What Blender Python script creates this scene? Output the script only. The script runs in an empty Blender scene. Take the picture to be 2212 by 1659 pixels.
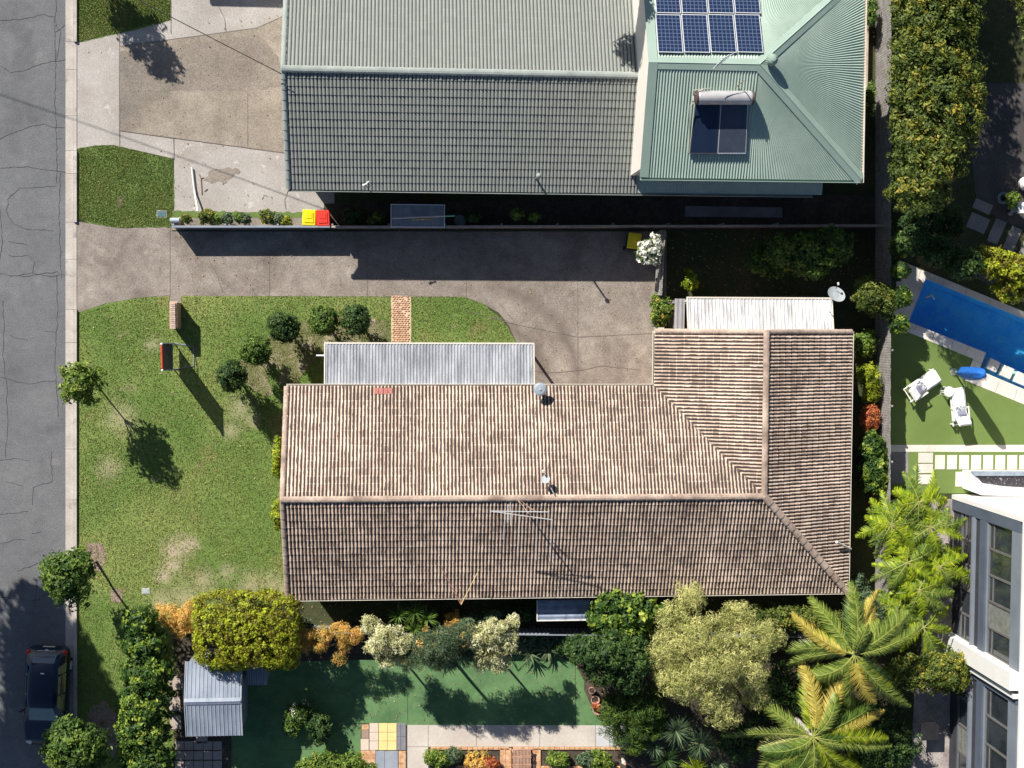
import bpy, bmesh, math, random
import numpy as np
from mathutils import Vector, Matrix
from mathutils.geometry import tessellate_polygon

SC = bpy.context.scene
COL = SC.collection
R = math.radians
rnd = random.Random(7)

# ------------------------------------------------------------------ camera
# camera hangs about 56 m above the ground, looking almost straight down
H = 56.0
NADX, NADY = 900.0, 695.0
CX, CY = 1106.0, 829.5
F = H / 0.0208
nc = Vector((NADX - CX, CY - NADY, -F)).normalized()
Xc = Vector((1, 0, nc.x / -nc.z)); Xc.normalize()
Zc = -nc
Yc = Zc.cross(Xc); Yc.normalize(); Xc = Yc.cross(Zc)
ROT = Matrix((Xc, Yc, Zc))                      # camera -> world
cam_d = bpy.data.cameras.new("camera"); cam = bpy.data.objects.new("camera", cam_d); COL.objects.link(cam)
cam_d.sensor_fit = 'HORIZONTAL'; cam_d.sensor_width = 36.0
cam_d.lens = 36.0 * F / 2212.0
cam_d.clip_end = 2000
cam.matrix_world = Matrix.Translation((0, 0, H)) @ ROT.to_4x4()
SC.camera = cam

# ------------------------------------------------------------------ light
ELEV = 35.5
SUNV = Vector((-0.577 * math.cos(R(ELEV)), 0.817 * math.cos(R(ELEV)), math.sin(R(ELEV)))).normalized()
w = bpy.data.worlds.new("World"); SC.world = w; w.use_nodes = True
nt = w.node_tree; bg = nt.nodes['Background']
sky = nt.nodes.new('ShaderNodeTexSky'); sky.sky_type = 'NISHITA'; sky.sun_disc = False
sky.sun_elevation = R(ELEV); sky.sun_rotation = math.atan2(SUNV.x, SUNV.y); sky.ozone_density = 4.0
nt.links.new(sky.outputs[0], bg.inputs[0]); bg.inputs[1].default_value = 0.05
sd = bpy.data.lights.new("sun", 'SUN'); so = bpy.data.objects.new("sun", sd); COL.objects.link(so)
sd.energy = 5.0; sd.angle = R(0.5); sd.color = (1.0, 0.95, 0.87)
so.rotation_euler = SUNV.to_track_quat('Z', 'Y').to_euler(); so.location = (0, 0, 30)
SC.view_settings.view_transform = 'Standard'; SC.view_settings.look = 'None'
SC.view_settings.exposure = 0.5; SC.view_settings.gamma = 1.0
SC.cycles.max_bounces = 6; SC.cycles.transparent_max_bounces = 8; SC.cycles.caustics_reflective = False

def U(x, y, z=0.0):
    """point at height z seen at photo position (x, y) of a 2212 x 1659 picture"""
    d = ROT @ Vector((x - CX, CY - y, -F))
    t = (z - H) / d.z
    return Vector((d.x * t, d.y * t, z))

# ------------------------------------------------------------------ materials
MATS = {}
def nodes_of(name):
    m = bpy.data.materials.new(name); m.use_nodes = True
    t = m.node_tree; b = t.nodes['Principled BSDF']
    return m, t, b
def ramp(t, stops, interp='LINEAR'):
    r = t.nodes.new('ShaderNodeValToRGB'); r.color_ramp.interpolation = interp
    e = r.color_ramp.elements
    while len(e) < len(stops): e.new(0.5)
    for i, (p, c) in enumerate(stops): e[i].position = p; e[i].color = (*c, 1)
    return r
def noise(t, vec, scale, detail=3, rough=0.55, dist=0.0):
    n = t.nodes.new('ShaderNodeTexNoise'); n.inputs['Scale'].default_value = scale
    n.inputs['Detail'].default_value = detail; n.inputs['Roughness'].default_value = rough; n.inputs['Distortion'].default_value = dist
    t.links.new(vec, n.inputs['Vector']); return n
def mth(t, op, a, b=None, clamp=False):
    n = t.nodes.new('ShaderNodeMath'); n.operation = op; n.use_clamp = clamp
    for i, v in enumerate((a, b)):
        if v is None: continue
        if isinstance(v, (int, float)): n.inputs[i].default_value = v
        else: t.links.new(v, n.inputs[i])
    return n.outputs[0]
def mixc(t, fac, a, b, mode='MIX'):
    n = t.nodes.new('ShaderNodeMix'); n.data_type = 'RGBA'; n.blend_type = mode
    for k, v in ((0, fac), (6, a), (7, b)):
        if isinstance(v, (int, float)): n.inputs[k].default_value = v
        elif isinstance(v, tuple): n.inputs[k].default_value = (*v, 1)
        else: t.links.new(v, n.inputs[k])
    return n.outputs[2]
def world_pos(t):
    return t.nodes.new('ShaderNodeNewGeometry').outputs['Position']
def obj_pos(t):
    return t.nodes.new('ShaderNodeTexCoord').outputs['Object']

def M(name, stops, scale=1.0, rough=0.8, grain=0.25, gscale=40.0, bump=0.3, metal=0.0, mid=0.0, mscale=8.0, obj=False, detail=5, spec=0.3, patches=None, dist=0.0):
    """general weathered surface: large blotches, medium blotches, fine grain"""
    if name in MATS: return MATS[name]
    m, t, b = nodes_of(name)
    p = obj_pos(t) if obj else world_pos(t)
    if len(stops) == 1: c0 = stops[0][1]; stops = [(0.3, tuple(c * 0.88 for c in c0)), (0.7, tuple(min(1, c * 1.12) for c in c0))]
    n1 = noise(t, p, scale, detail, 0.6, dist)
    c = ramp(t, stops); t.links.new(n1.outputs[0], c.inputs[0]); col = c.outputs[0]
    for (sc, lo, hi, pc, am) in (patches or []):
        n = noise(t, p, sc, 4, 0.6, 0.3)
        f = mth(t, 'MULTIPLY', mth(t, 'DIVIDE', mth(t, 'SUBTRACT', n.outputs[0], lo), hi - lo, True), am)
        col = mixc(t, f, col, pc)
    n2 = noise(t, p, gscale, 2, 0.7)
    v = mth(t, 'ADD', mth(t, 'MULTIPLY', mth(t, 'SUBTRACT', n2.outputs[0], 0.5), grain * 4), 1.0)
    if mid:
        n3 = noise(t, p, mscale, 3, 0.6)
        v = mth(t, 'ADD', v, mth(t, 'MULTIPLY', mth(t, 'SUBTRACT', n3.outputs[0], 0.5), mid * 3))
    cc = t.nodes.new('ShaderNodeCombineXYZ')
    for i in range(3): t.links.new(v, cc.inputs[i])
    col = mixc(t, 1.0, col, cc.outputs[0], 'MULTIPLY')
    t.links.new(col, b.inputs['Base Color'])
    b.inputs['Roughness'].default_value = rough; b.inputs['Metallic'].default_value = metal
    b.inputs['Specular IOR Level'].default_value = spec
    if bump:
        bp = t.nodes.new('ShaderNodeBump'); bp.inputs['Strength'].default_value = bump; bp.inputs['Distance'].default_value = 0.02
        t.links.new(n2.outputs[0], bp.inputs['Height']); t.links.new(bp.outputs[0], b.inputs['Normal'])
    MATS[name] = m; return m

def leafM(name, stops, trans=0.25, rough=0.55):
    if name in MATS: return MATS[name]
    m, t, b = nodes_of(name)
    g = t.nodes.new('ShaderNodeNewGeometry')
    a = t.nodes.new('ShaderNodeAttribute'); a.attribute_name = 'clump'
    f = mth(t, 'ADD', mth(t, 'MULTIPLY', a.outputs['Fac'], 0.62), mth(t, 'MULTIPLY', g.outputs['Random Per Island'], 0.38))
    c = ramp(t, stops); t.links.new(f, c.inputs[0])
    t.links.new(c.outputs[0], b.inputs['Base Color']); b.inputs['Roughness'].default_value = rough; b.inputs['Specular IOR Level'].default_value = 0.35
    tr = t.nodes.new('ShaderNodeBsdfTranslucent'); t.links.new(c.outputs[0], tr.inputs[0])
    mx = t.nodes.new('ShaderNodeMixShader'); mx.inputs[0].default_value = trans
    out = t.nodes['Material Output']
    t.links.new(b.outputs[0], mx.inputs[1]); t.links.new(tr.outputs[0], mx.inputs[2]); t.links.new(mx.outputs[0], out.inputs[0])
    MATS[name] = m; return m

def S(c): return tuple(c)
# ------------------------------------------------------------------ mesh tools
class MB:
    def __init__(s): s.v = []; s.f = []
    def add(s, vs, fs):
        o = len(s.v); s.v += [Vector(p) for p in vs]; s.f += [tuple(i + o for i in f) for f in fs]; return s
    def prism(s, poly, z0, z1):
        """poly: list of (x, y) world points"""
        n = len(poly)
        area = sum(poly[i][0] * poly[(i + 1) % n][1] - poly[(i + 1) % n][0] * poly[i][1] for i in range(n))
        if area < 0: poly = poly[::-1]
        vs = [(p[0], p[1], z0) for p in poly] + [(p[0], p[1], z1) for p in poly]
        fs = [tuple(range(n - 1, -1, -1)), tuple(range(n, 2 * n))] + [(i, (i + 1) % n, n + (i + 1) % n, n + i) for i in range(n)]
        return s.add(vs, fs)
    def box(s, c, d, rz=0.0, bev=0.0, M4=None):
        """box centred at c, full size d, turned rz; bev cuts the top and vertical edges"""
        hx, hy, hz = d[0] / 2, d[1] / 2, d[2] / 2
        if bev > 0:
            b = min(bev, hx * .45, hy * .45, hz * .9)
            def ring(ix, iy, z, cut):
                return [(ix, -iy + cut, z), (ix, iy - cut, z), (ix - cut, iy, z), (-ix + cut, iy, z), (-ix, iy - cut, z), (-ix, -iy + cut, z), (-ix + cut, -iy, z), (ix - cut, -iy, z)]
            vs = ring(hx, hy, -hz, b) + ring(hx, hy, hz - b, b) + ring(hx - b, hy - b, hz, b * .6)
            fs = [tuple(range(7, -1, -1))] + [(k * 8 + i, k * 8 + (i + 1) % 8, k * 8 + 8 + (i + 1) % 8, k * 8 + 8 + i) for k in (0, 1) for i in range(8)] + [tuple(range(16, 24))]
        else:
            vs = [(x, y, z) for z in (-hz, hz) for x, y in ((-hx, -hy), (hx, -hy), (hx, hy), (-hx, hy))]
            fs = [(3, 2, 1, 0), (4, 5, 6, 7), (0, 1, 5, 4), (1, 2, 6, 5), (2, 3, 7, 6), (3, 0, 4, 7)]
        m = Matrix.Translation(c) @ Matrix.Rotation(rz, 4, 'Z')
        if M4 is not None: m = M4 @ m
        return s.add([m @ Vector(v) for v in vs], fs)
    def hexa(s, a, b, c, d, th):
        """slab: top quad a b c d (counter-clockwise from above), thickness th downward"""
        a, b, c, d = map(Vector, (a, b, c, d)); t = Vector((0, 0, -th))
        return s.add([a + t, b + t, c + t, d + t, a, b, c, d], [(3, 2, 1, 0), (4, 5, 6, 7), (0, 1, 5, 4), (1, 2, 6, 5), (2, 3, 7, 6), (3, 0, 4, 7)])
    def tube(s, pts, r, n=8, cap=True):
        pts = [Vector(p) for p in pts]
        rs = r if isinstance(r, (list, tuple)) else [r] * len(pts)
        vs = []; fs = []
        up = Vector((0, 0, 1))
        for i, p in enumerate(pts):
            t = (pts[min(i + 1, len(pts) - 1)] - pts[max(i - 1, 0)])
            if t.length < 1e-9: t = Vector((0, 0, 1))
            t.normalize()
            a = t.cross(up if abs(t.z) < .95 else Vector((1, 0, 0))).normalized(); b = t.cross(a)
            for k in range(n):
                an = 2 * math.pi * k / n
                vs.append(p + (a * math.cos(an) + b * math.sin(an)) * rs[i])
        for i in range(len(pts) - 1):
            for k in range(n):
                fs.append((i * n + k, i * n + (k + 1) % n, (i + 1) * n + (k + 1) % n, (i + 1) * n + k))
        if cap: fs += [tuple(range(n)), tuple(range(len(pts) * n - 1, (len(pts) - 1) * n - 1, -1))]
        return s.add(vs, fs)
    def lathe(s, c, prof, n=20, M4=None):
        """prof: list of (radius, z) bottom to top around vertical axis at c"""
        vs = []; fs = []
        for r, z in prof:
            for k in range(n):
                an = 2 * math.pi * k / n; v = Vector((r * math.cos(an), r * math.sin(an), z))
                if M4 is not None: v = M4 @ v
                vs.append(Vector(c) + v)
        for i in range(len(prof) - 1):
            for k in range(n): fs.append((i * n + k, i * n + (k + 1) % n, (i + 1) * n + (k + 1) % n, (i + 1) * n + k))
        fs += [tuple(range(n - 1, -1, -1)), tuple(range((len(prof) - 1) * n, len(prof) * n))]
        return s.add(vs, fs)
    def build(s, name, mat, parent=None, smooth=False, **props):
        return link(name, s.v, s.f, mat, parent, smooth, **props)

def wloc(o):
    v = Vector((0, 0, 0))
    while o is not None: v = v + o.location; o = o.parent
    return v
def tag(o, label=None, cat=None, group=None, kind=None):
    for k, v in (('label', label), ('category', cat), ('group', group), ('kind', kind)):
        if v: o[k] = v
    return o
def link(name, vs, fs, mat, parent=None, smooth=False, attr=None, loc=None):
    off = wloc(parent) if parent is not None else (Vector(loc) if loc is not None else Vector((0, 0, 0)))
    me = bpy.data.meshes.new(name)
    if isinstance(vs, np.ndarray):
        a = vs - np.array(off)
        nv, nf, k = len(a), len(fs), fs.shape[1]
        me.vertices.add(nv); me.vertices.foreach_set('co', a.astype(np.float32).ravel())
        me.loops.add(nf * k); me.loops.foreach_set('vertex_index', fs.astype(np.int32).ravel())
        me.polygons.add(nf); me.polygons.foreach_set('loop_start', np.arange(0, nf * k, k, dtype=np.int32))
        me.polygons.foreach_set('loop_total', np.full(nf, k, dtype=np.int32))
        me.update(calc_edges=True)
    else:
        me.from_pydata([v - off for v in vs], [], fs)
    if attr is not None:
        at = me.attributes.new('clump', 'FLOAT', 'POINT'); at.data.foreach_set('value', attr.astype(np.float32))
    me.polygons.foreach_set('use_smooth', [bool(smooth)] * len(me.polygons))
    me.materials.append(mat); me.update()
    o = bpy.data.objects.new(name, me); COL.objects.link(o)
    if parent is not None: o.parent = parent
    elif loc is not None: o.location = off
    return o
def thing(name, label, cat, loc=(0, 0, 0), group=None, rz=0.0):
    o = bpy.data.objects.new(name, None); COL.objects.link(o); o.empty_display_size = 0.3
    o.location = loc; o.rotation_euler = (0, 0, rz)
    return tag(o, label, cat, group)
def copy_tree(o, loc, rz=0.0, label=None, parent=None):
    c = o.copy(); COL.objects.link(c)
    if parent is None:
        c.location = loc; c.rotation_euler = (0, 0, rz)
        if label: c['label'] = label
    else: c.parent = parent
    for ch in list(o.children): copy_tree(ch, None, 0, None, c)
    return c

LAY = [0.0]
def sheet(name, pix, mat, z, holes=(), kind='structure', world=False, jag=0.0, seed=1):
    """flat ground sheet traced in photo positions"""
    rg = random.Random(seed)
    def conv(pl):
        ps = [Vector((p[0], p[1], z)) if world else U(p[0], p[1], z) for p in pl]
        if jag:
            out = []
            for i, a in enumerate(ps):
                b = ps[(i + 1) % len(ps)]; n = max(1, int((b - a).length / 0.12)); nrm = Vector((-(b - a).y, (b - a).x, 0)).normalized() if (b - a).length > 0 else Vector()
                for k in range(n): out.append(a.lerp(b, k / n) + nrm * rg.uniform(-jag, jag) * (1 if k else 0))
            ps = out
        return ps
    polys = [conv(pix)] + [conv(h) for h in holes]
    tris = tessellate_polygon(polys)
    vs = [p for pl in polys for p in pl]
    fs = []
    for t in tris:
        a, b, c = (vs[i] for i in t)
        fs.append(tuple(t) if (b - a).cross(c - a).z > 0 else tuple(t[::-1]))
    o = link(name, vs, fs, mat)
    tag(o, kind=kind); return o
def lines(name, polylines, width, mat, z, jit=0.0, seed=3):
    """thin marks lying on the ground (cracks, joints): flat strips"""
    rg = random.Random(seed); m = MB()
    for pl in polylines:
        ps = [U(x, y, z) for x, y in pl]; fine = []
        for a, b in zip(ps[:-1], ps[1:]):
            n = max(1, int((b - a).length / 0.18))
            for k in range(n): fine.append(a.lerp(b, k / n) + Vector((rg.uniform(-jit, jit), rg.uniform(-jit, jit), 0)))
        fine.append(ps[-1]); vs = []; fs = []
        for i, p in enumerate(fine):
            t = fine[min(i + 1, len(fine) - 1)] - fine[max(i - 1, 0)]; nrm = Vector((-t.y, t.x, 0)).normalized()
            wd = width * (rg.uniform(.5, 1.3) if jit else 1) / 2
            vs += [p - nrm * wd, p + nrm * wd]
            if i: fs.append((2 * i - 2, 2 * i, 2 * i + 1, 2 * i - 1))
        m.add(vs, fs)
    o = m.build(name, mat); tag(o, kind='structure'); return o

# ------------------------------------------------------------------ foliage tools
def nrnd(seed): return np.random.default_rng(seed)
def leaf_mesh(pos, nrm, size, seed, aspect=0.5, along=None, fold=0.15):
    """one rhombus leaf at every position; nrm = facing, size = array of lengths"""
    g = nrnd(seed); N = len(pos)
    n = nrm / np.linalg.norm(nrm, axis=1, keepdims=True)
    a = along if along is not None else g.normal(size=(N, 3))
    a = a - n * np.sum(a * n, axis=1, keepdims=True); a /= np.linalg.norm(a, axis=1, keepdims=True) + 1e-9
    b = np.cross(n, a); L = size[:, None]
    v = np.empty((N, 4, 3))
    v[:, 0] = pos - a * L * .5; v[:, 1] = pos + b * L * aspect * .5 + n * L * fold * .3
    v[:, 2] = pos + a * L * .5; v[:, 3] = pos - b * L * aspect * .5 + n * L * fold * .3
    f = np.arange(N * 4).reshape(N, 4)
    return v.reshape(-1, 3), f
def crown(blobs, n, leaf, seed, clumps=60, cr=0.28, aspect=0.5, up=0.35, fill=0.3, rand=0.7, top_only=False, along_out=0.0, spread=0.25, boxy=0):
    """leaf positions in clumps over ellipsoids. blobs: (x,y,z,rx,ry,rz) world"""
    g = nrnd(seed); B = np.array(blobs, float)
    area = (B[:, 3] * B[:, 4] + B[:, 4] * B[:, 5] + B[:, 3] * B[:, 5]); pr = area / area.sum()
    nc_ = clumps; bi = g.choice(len(B), nc_, p=pr)
    d = g.normal(size=(nc_, 3)); d[:, 2] = np.where(d[:, 2] < -.35 * np.abs(d[:, 0] + .1), -d[:, 2], d[:, 2])
    if top_only: d[:, 2] = np.abs(d[:, 2])
    d /= np.linalg.norm(d, axis=1, keepdims=True)
    if boxy: d /= (np.abs(d) ** boxy).sum(1, keepdims=True) ** (1 / boxy)
    rad = 1 + g.normal(size=(nc_, 1)) * spread * .4
    cc = B[bi, :3] + d * B[bi, 3:] * rad
    cv = g.random(nc_)
    nl = int(n * (1 - fill)); ci = g.integers(0, nc_, nl)
    off = g.normal(size=(nl, 3)); off /= np.linalg.norm(off, axis=1, keepdims=True); off *= (g.random((nl, 1)) ** .5) * cr
    pos = cc[ci] + off
    out = d[ci] * 1.0 + off / cr * .8
    val = cv[ci]
    nf = n - nl; bj = g.choice(len(B), nf, p=pr); dd = g.normal(size=(nf, 3)); dd /= np.linalg.norm(dd, axis=1, keepdims=True)
    p2 = B[bj, :3] + dd * B[bj, 3:] * (g.random((nf, 1)) ** .5 * .95)
    pos = np.vstack([pos, p2]); out = np.vstack([out, dd]); val = np.concatenate([val, g.random(nf) * .6])
    nr = out + g.normal(size=out.shape) * rand; nr[:, 2] += up
    keep = pos[:, 2] > 0.03
    pos, nr, out, val = pos[keep], nr[keep], out[keep], val[keep]
    sz = leaf * (0.45 + 1.15 * g.random(len(pos)) ** 1.4)
    al = out * along_out + g.normal(size=out.shape) if along_out else None
    v, f = leaf_mesh(pos, nr, sz, seed + 1, aspect, al)
    return v, f, np.repeat(val, 4)

def branches(base, blobs, r, seed, n=7, lean=None):
    """tapered trunk with limbs reaching into the blobs"""
    g = random.Random(seed); m = MB(); base = Vector(base)
    cx = sum(b[0] for b in blobs) / len(blobs); cy = sum(b[1] for b in blobs) / len(blobs); cz = sum(b[2] for b in blobs) / len(blobs)
    lo = min(b[2] - b[5] for b in blobs)
    fork = Vector((base.x + (cx - base.x) * .45, base.y + (cy - base.y) * .45, max(lo, base.z + .15) + .1 * (cz - lo)))
    mid = base.lerp(fork, .5) + Vector((g.uniform(-.05, .05), g.uniform(-.05, .05), 0))
    m.tube([base, mid, fork], [r * 1.25, r, r * .8], 8)
    for i in range(n):
        b = blobs[i % len(blobs)]
        e = Vector((b[0] + g.uniform(-.6, .6) * b[3], b[1] + g.uniform(-.6, .6) * b[4], b[2] + g.uniform(-.1, .6) * b[5]))
        q = fork.lerp(e, .5) + Vector((g.uniform(-.12, .12), g.uniform(-.12, .12), .1))
        m.tube([fork, q, e], [r * .55, r * .35, r * .12], 6)
        for k in range(2):
            e2 = q.lerp(e, .4) + Vector((g.uniform(-.5, .5) * b[3], g.uniform(-.5, .5) * b[4], g.uniform(0, .5) * b[5]))
            m.tube([q.lerp(e, .3), e2], [r * .25, r * .08], 5)
    return m
# ------------------------------------------------------------------ palette
asphalt = M('asphalt', [(0.25, (0.143, 0.146, 0.153)), (0.75, (0.197, 0.200, 0.207))], 0.35, 0.92, 0.42, 26, 0.5, mid=0.12, mscale=3, patches=[(0.5, .52, .7, (0.12, 0.12, 0.125), .7), (0.9, .6, .72, (0.25, 0.24, 0.24), .5)])
crackM = M('crack', [(0.2, (0.055, 0.057, 0.065)), (0.8, (0.10, 0.10, 0.11))], 3, 0.95, 0.1, 40, 0)
crack2M = M('joint', [(0.2, (0.16, 0.13, 0.11)), (0.8, (0.26, 0.22, 0.19))], 3, 0.95, 0.1, 40, 0)
kerbM = M('kerb_concrete', [(0.3, (0.42, 0.37, 0.33)), (0.7, (0.60, 0.55, 0.50))], 0.9, 0.9, 0.22, 30, 0.3, patches=[(1.2, .58, .68, (0.27, 0.24, 0.23), .8)])
conc_light = M('pale_concrete', [(0.3, (0.365, 0.332, 0.302)), (0.7, (0.493, 0.459, 0.425))], 0.6, 0.9, 0.3, 24, 0.35, mid=.12, patches=[(0.45, .55, .75, (0.34, 0.29, 0.25), .8), (2.0, .62, .7, (0.66, .63, .6), .6)])
conc_brown = M('weathered_concrete', [(0.25, (0.193, 0.160, 0.135)), (0.5, (0.279, 0.238, 0.205)), (0.75, (0.385, 0.340, 0.295))], 0.42, 0.92, 0.42, 22, 0.5, mid=.22, mscale=2.2, dist=.6, patches=[(0.5, .53, .68, (0.19, 0.155, 0.13), .7), (1.5, .60, .74, (0.52, .47, .42), .4)])
conc_agg = M('aggregate_concrete', [(0.25, (0.230, 0.191, 0.153)), (0.5, (0.323, 0.276, 0.225)), (0.75, (0.442, 0.387, 0.315))], 0.3, 0.92, 0.42, 24, 0.5, mid=.18, mscale=2.0, dist=.3, patches=[(0.35, .5, .64, (0.22, 0.19, 0.16), .85)])
lawnM = M('lawn_soil_and_grass', [(0.28, (0.095, 0.182, 0.035)), (0.5, (0.169, 0.243, 0.061)), (0.72, (0.284, 0.317, 0.097))], 0.24, 0.95, 0.22, 22, 0.7, mid=.30, mscale=5, dist=.3, patches=[(0.55, .58, .72, (0.27, 0.235, 0.10), .8), (0.9, .66, .76, (0.38, .30, .20), .9)])
lawn2M = M('lush_lawn', [(0.28, (0.10, 0.165, 0.04)), (0.72, (0.19, 0.26, 0.075))], 0.5, 0.95, 0.22, 22, 0.7, mid=.25, mscale=5)
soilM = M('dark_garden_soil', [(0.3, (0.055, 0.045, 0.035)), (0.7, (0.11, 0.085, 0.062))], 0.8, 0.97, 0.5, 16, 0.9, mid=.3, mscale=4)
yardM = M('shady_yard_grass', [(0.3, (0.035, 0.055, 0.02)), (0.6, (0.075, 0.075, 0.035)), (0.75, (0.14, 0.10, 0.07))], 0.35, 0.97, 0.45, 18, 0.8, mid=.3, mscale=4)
bedM = M('sandy_bed', [(0.3, (0.26, 0.20, 0.14)), (0.7, (0.52, 0.44, 0.34))], 1.5, 0.97, 0.4, 18, 0.7, mid=.25)
turfM = M('synthetic_turf', [(0.3, (0.135, 0.20, 0.050)), (0.7, (0.18, 0.255, 0.072))], 0.5, 0.9, 0.22, 45, 0.5)
turf2M = M('faded_synthetic_turf', [(0.3, (0.093, 0.191, 0.072)), (0.7, (0.162, 0.289, 0.119))], 0.5, 0.9, 0.2, 40, 0.4, patches=[(.8, .45, .65, (.06, .13, .06), .6), (2.5, .55, .7, (.20, .26, .14), .5)])
stoneM = M('pale_travertine', [(0.3, (0.66, 0.59, 0.52)), (0.7, (0.82, 0.76, 0.69))], 0.9, 0.6, 0.10, 30, 0.15, mid=.1)
pavM = M('grey_paving', [(0.3, (0.20, 0.19, 0.19)), (0.7, (0.33, 0.31, 0.30))], 0.9, 0.9, 0.25, 25, 0.3)
brickM = M('orange_brick', [(0.3, (0.42, 0.20, 0.10)), (0.5, (0.62, 0.36, 0.20)), (0.7, (0.74, 0.52, 0.34))], 6, 0.9, 0.25, 30, 0.5)
darkM = M('dark_void', [(0.3, (0.012, 0.012, 0.014)), (0.7, (0.025, 0.025, 0.03))], 2, 0.9, 0.1)

def arc_marks(m, c, rads, wd, am):
    t = m.node_tree; b = t.nodes['Principled BSDF']; old = b.inputs['Base Color'].links[0].from_socket; p = world_pos(t)
    d = t.nodes.new('ShaderNodeVectorMath'); d.operation = 'DISTANCE'; t.links.new(p, d.inputs[0]); d.inputs[1].default_value = c
    sp = t.nodes.new('ShaderNodeSeparateXYZ'); t.links.new(p, sp.inputs[0]); acc = None
    for r_ in rads:
        f = mth(t, 'SUBTRACT', 1.0, mth(t, 'DIVIDE', mth(t, 'ABSOLUTE', mth(t, 'SUBTRACT', d.outputs['Value'], r_)), wd), True); acc = f if acc is None else mth(t, 'MAXIMUM', acc, f)
    g_ = mth(t, 'MULTIPLY', mth(t, 'MULTIPLY', mth(t, 'SUBTRACT', sp.outputs[0], c[0] - .8), .6, True), mth(t, 'MULTIPLY', mth(t, 'SUBTRACT', sp.outputs[1], c[1] - 1.0), .6, True))
    n_ = noise(t, p, 1.3, 4, .65); acc = mth(t, 'MULTIPLY', mth(t, 'MULTIPLY', acc, g_), mth(t, 'MULTIPLY', n_.outputs[0], am))
    t.links.new(mixc(t, acc, old, (.16, .13, .11)), b.inputs['Base Color'])
cc_ = U(1035, 830); arc_marks(conc_brown, (cc_.x, cc_.y, 0), (2.9, 4.45), .5, 1.3)
# ------------------------------------------------------------------ the ground
BIG = [(-70, -60), (80, -60), (80, 60), (-70, 60)]
poolhole = [(2000, 602), (2330, 737), (2330, 890), (2130, 806), (2117, 795), (2130, 762), (1963, 695)]
g0 = sheet('ground', [], soilM, 0.0) if False else None
wp = [(U(x, y).x, U(x, y).y) for x, y in poolhole]
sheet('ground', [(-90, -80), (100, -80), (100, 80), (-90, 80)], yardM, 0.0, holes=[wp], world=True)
sheet('road', [(-600, -900), (141, -900), (142, 600), (142, 1250), (139, 2300), (-600, 2300)], asphalt, 0.004)
# kerb and gutter: a shallow channel with a raised back edge
m = MB()
def strip(m, xa, xb, ya, yb, z0, z1):
    a, b, c, d = U(xa, yb, z1), U(xb, yb, z1), U(xb, ya, z1), U(xa, ya, z1); m.hexa(a, b, c, d, z1 - z0)
ys = [-300, 90, 150, 250, 325, 375, 480, 560, 668, 740, 860, 970, 1080, 1200, 1320, 1440, 1560, 1900]
for i in range(len(ys) - 1):
    strip(m, 141.5, 158, ys[i] + .35, ys[i + 1] - .35, 0.0, 0.012)
    if not (90 <= ys[i] < 325 or 480 <= ys[i] < 668): strip(m, 158.3, 165.5, ys[i] + .35, ys[i + 1] - .35, 0.0, 0.12)
    else: strip(m, 158.3, 165.5, ys[i] + .35, ys[i + 1] - .35, 0.0, 0.03)
tag(m.build('kerb', kerbM), kind='structure')
Z = 0.004
sheet('verge_lawn', [(167, -60), (212, -60), (367, -60), (369, 38), (358, 47), (300, 63), (170, 92)], lawn2M, 2 * Z, jag=.02)
tag(bpy.data.objects['verge_lawn'], kind='structure')
sheet('nature_strip', [(168, 321), (205, 315), (245, 314), (330, 334), (373, 343), (376, 400), (376, 487), (370, 491), (260, 492), (200, 484), (168, 472)], lawn2M, 3 * Z, jag=.03)
sheet('front_lawn', [(168, 676), (230, 655), (300, 643), (366, 638), (366, 643), (392, 643), (392, 638), (620, 639), (846, 641), (888, 641), (1002, 641), (1042, 655), (1085, 690), (1117, 742), (1125, 850), (640, 850), (632, 1300), (420, 1330), (390, 1420), (385, 1700), (165, 1700), (166, 1300)], lawnM, 2 * Z, jag=.03)
sheet('driveway_apron', [(160, 91), (300, 62), (369, 44), (369, -60), (640, -60), (640, 30), (560, 60), (258, 100), (258, 283), (375, 300), (722, 330), (722, 472), (376, 455), (376, 343), (245, 313), (205, 314), (160, 323)], conc_light, Z)
sheet('driveway', [(257, 99), (555, 60), (640, 22), (640, 335), (375, 298), (257, 282)], conc_agg, 4 * Z)
sheet('shared_driveway', [(160, 477), (200, 484), (260, 493), (372, 490), (372, 500), (1440, 500), (1440, 850), (1120, 850), (1117, 742), (1100, 704), (1078, 676), (1042, 655), (1002, 641), (392, 639), (391, 655), (367, 655), (367, 638), (300, 643), (230, 655), (160, 678)], conc_brown, 3 * Z)
sheet('side_path', [(372, 455), (640, 460), (700, 450), (700, 497), (372, 497)], conc_agg, 5 * Z)
sheet('side_bed', [(376, 456), (655, 459), (650, 470), (376, 470)], lawn2M, 6 * Z, jag=.05)
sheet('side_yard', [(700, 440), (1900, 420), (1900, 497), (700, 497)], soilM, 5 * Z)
sheet('slab_path', [(1480, 445), (1690, 448), (1690, 470), (1480, 468)], pavM, 6 * Z)
sheet('driveway_stain', [(258, 112), (360, 100), (560, 75), (600, 120), (612, 160), (606, 188), (540, 194), (440, 193), (340, 197), (258, 195)], M('stained_aggregate', [(0.25, (0.20, 0.17, 0.145)), (0.6, (0.29, 0.25, 0.21)), (0.8, (0.36, 0.31, 0.26))], .5, .93, .42, 24, .5, mid=.15), 5 * Z, jag=.05)
sheet('driveway_stain', [(450, 372), (470, 365), (508, 362), (520, 372), (500, 385), (490, 395), (455, 396), (440, 390)], MATS['stained_aggregate'], 2 * Z, jag=.08)
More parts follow.
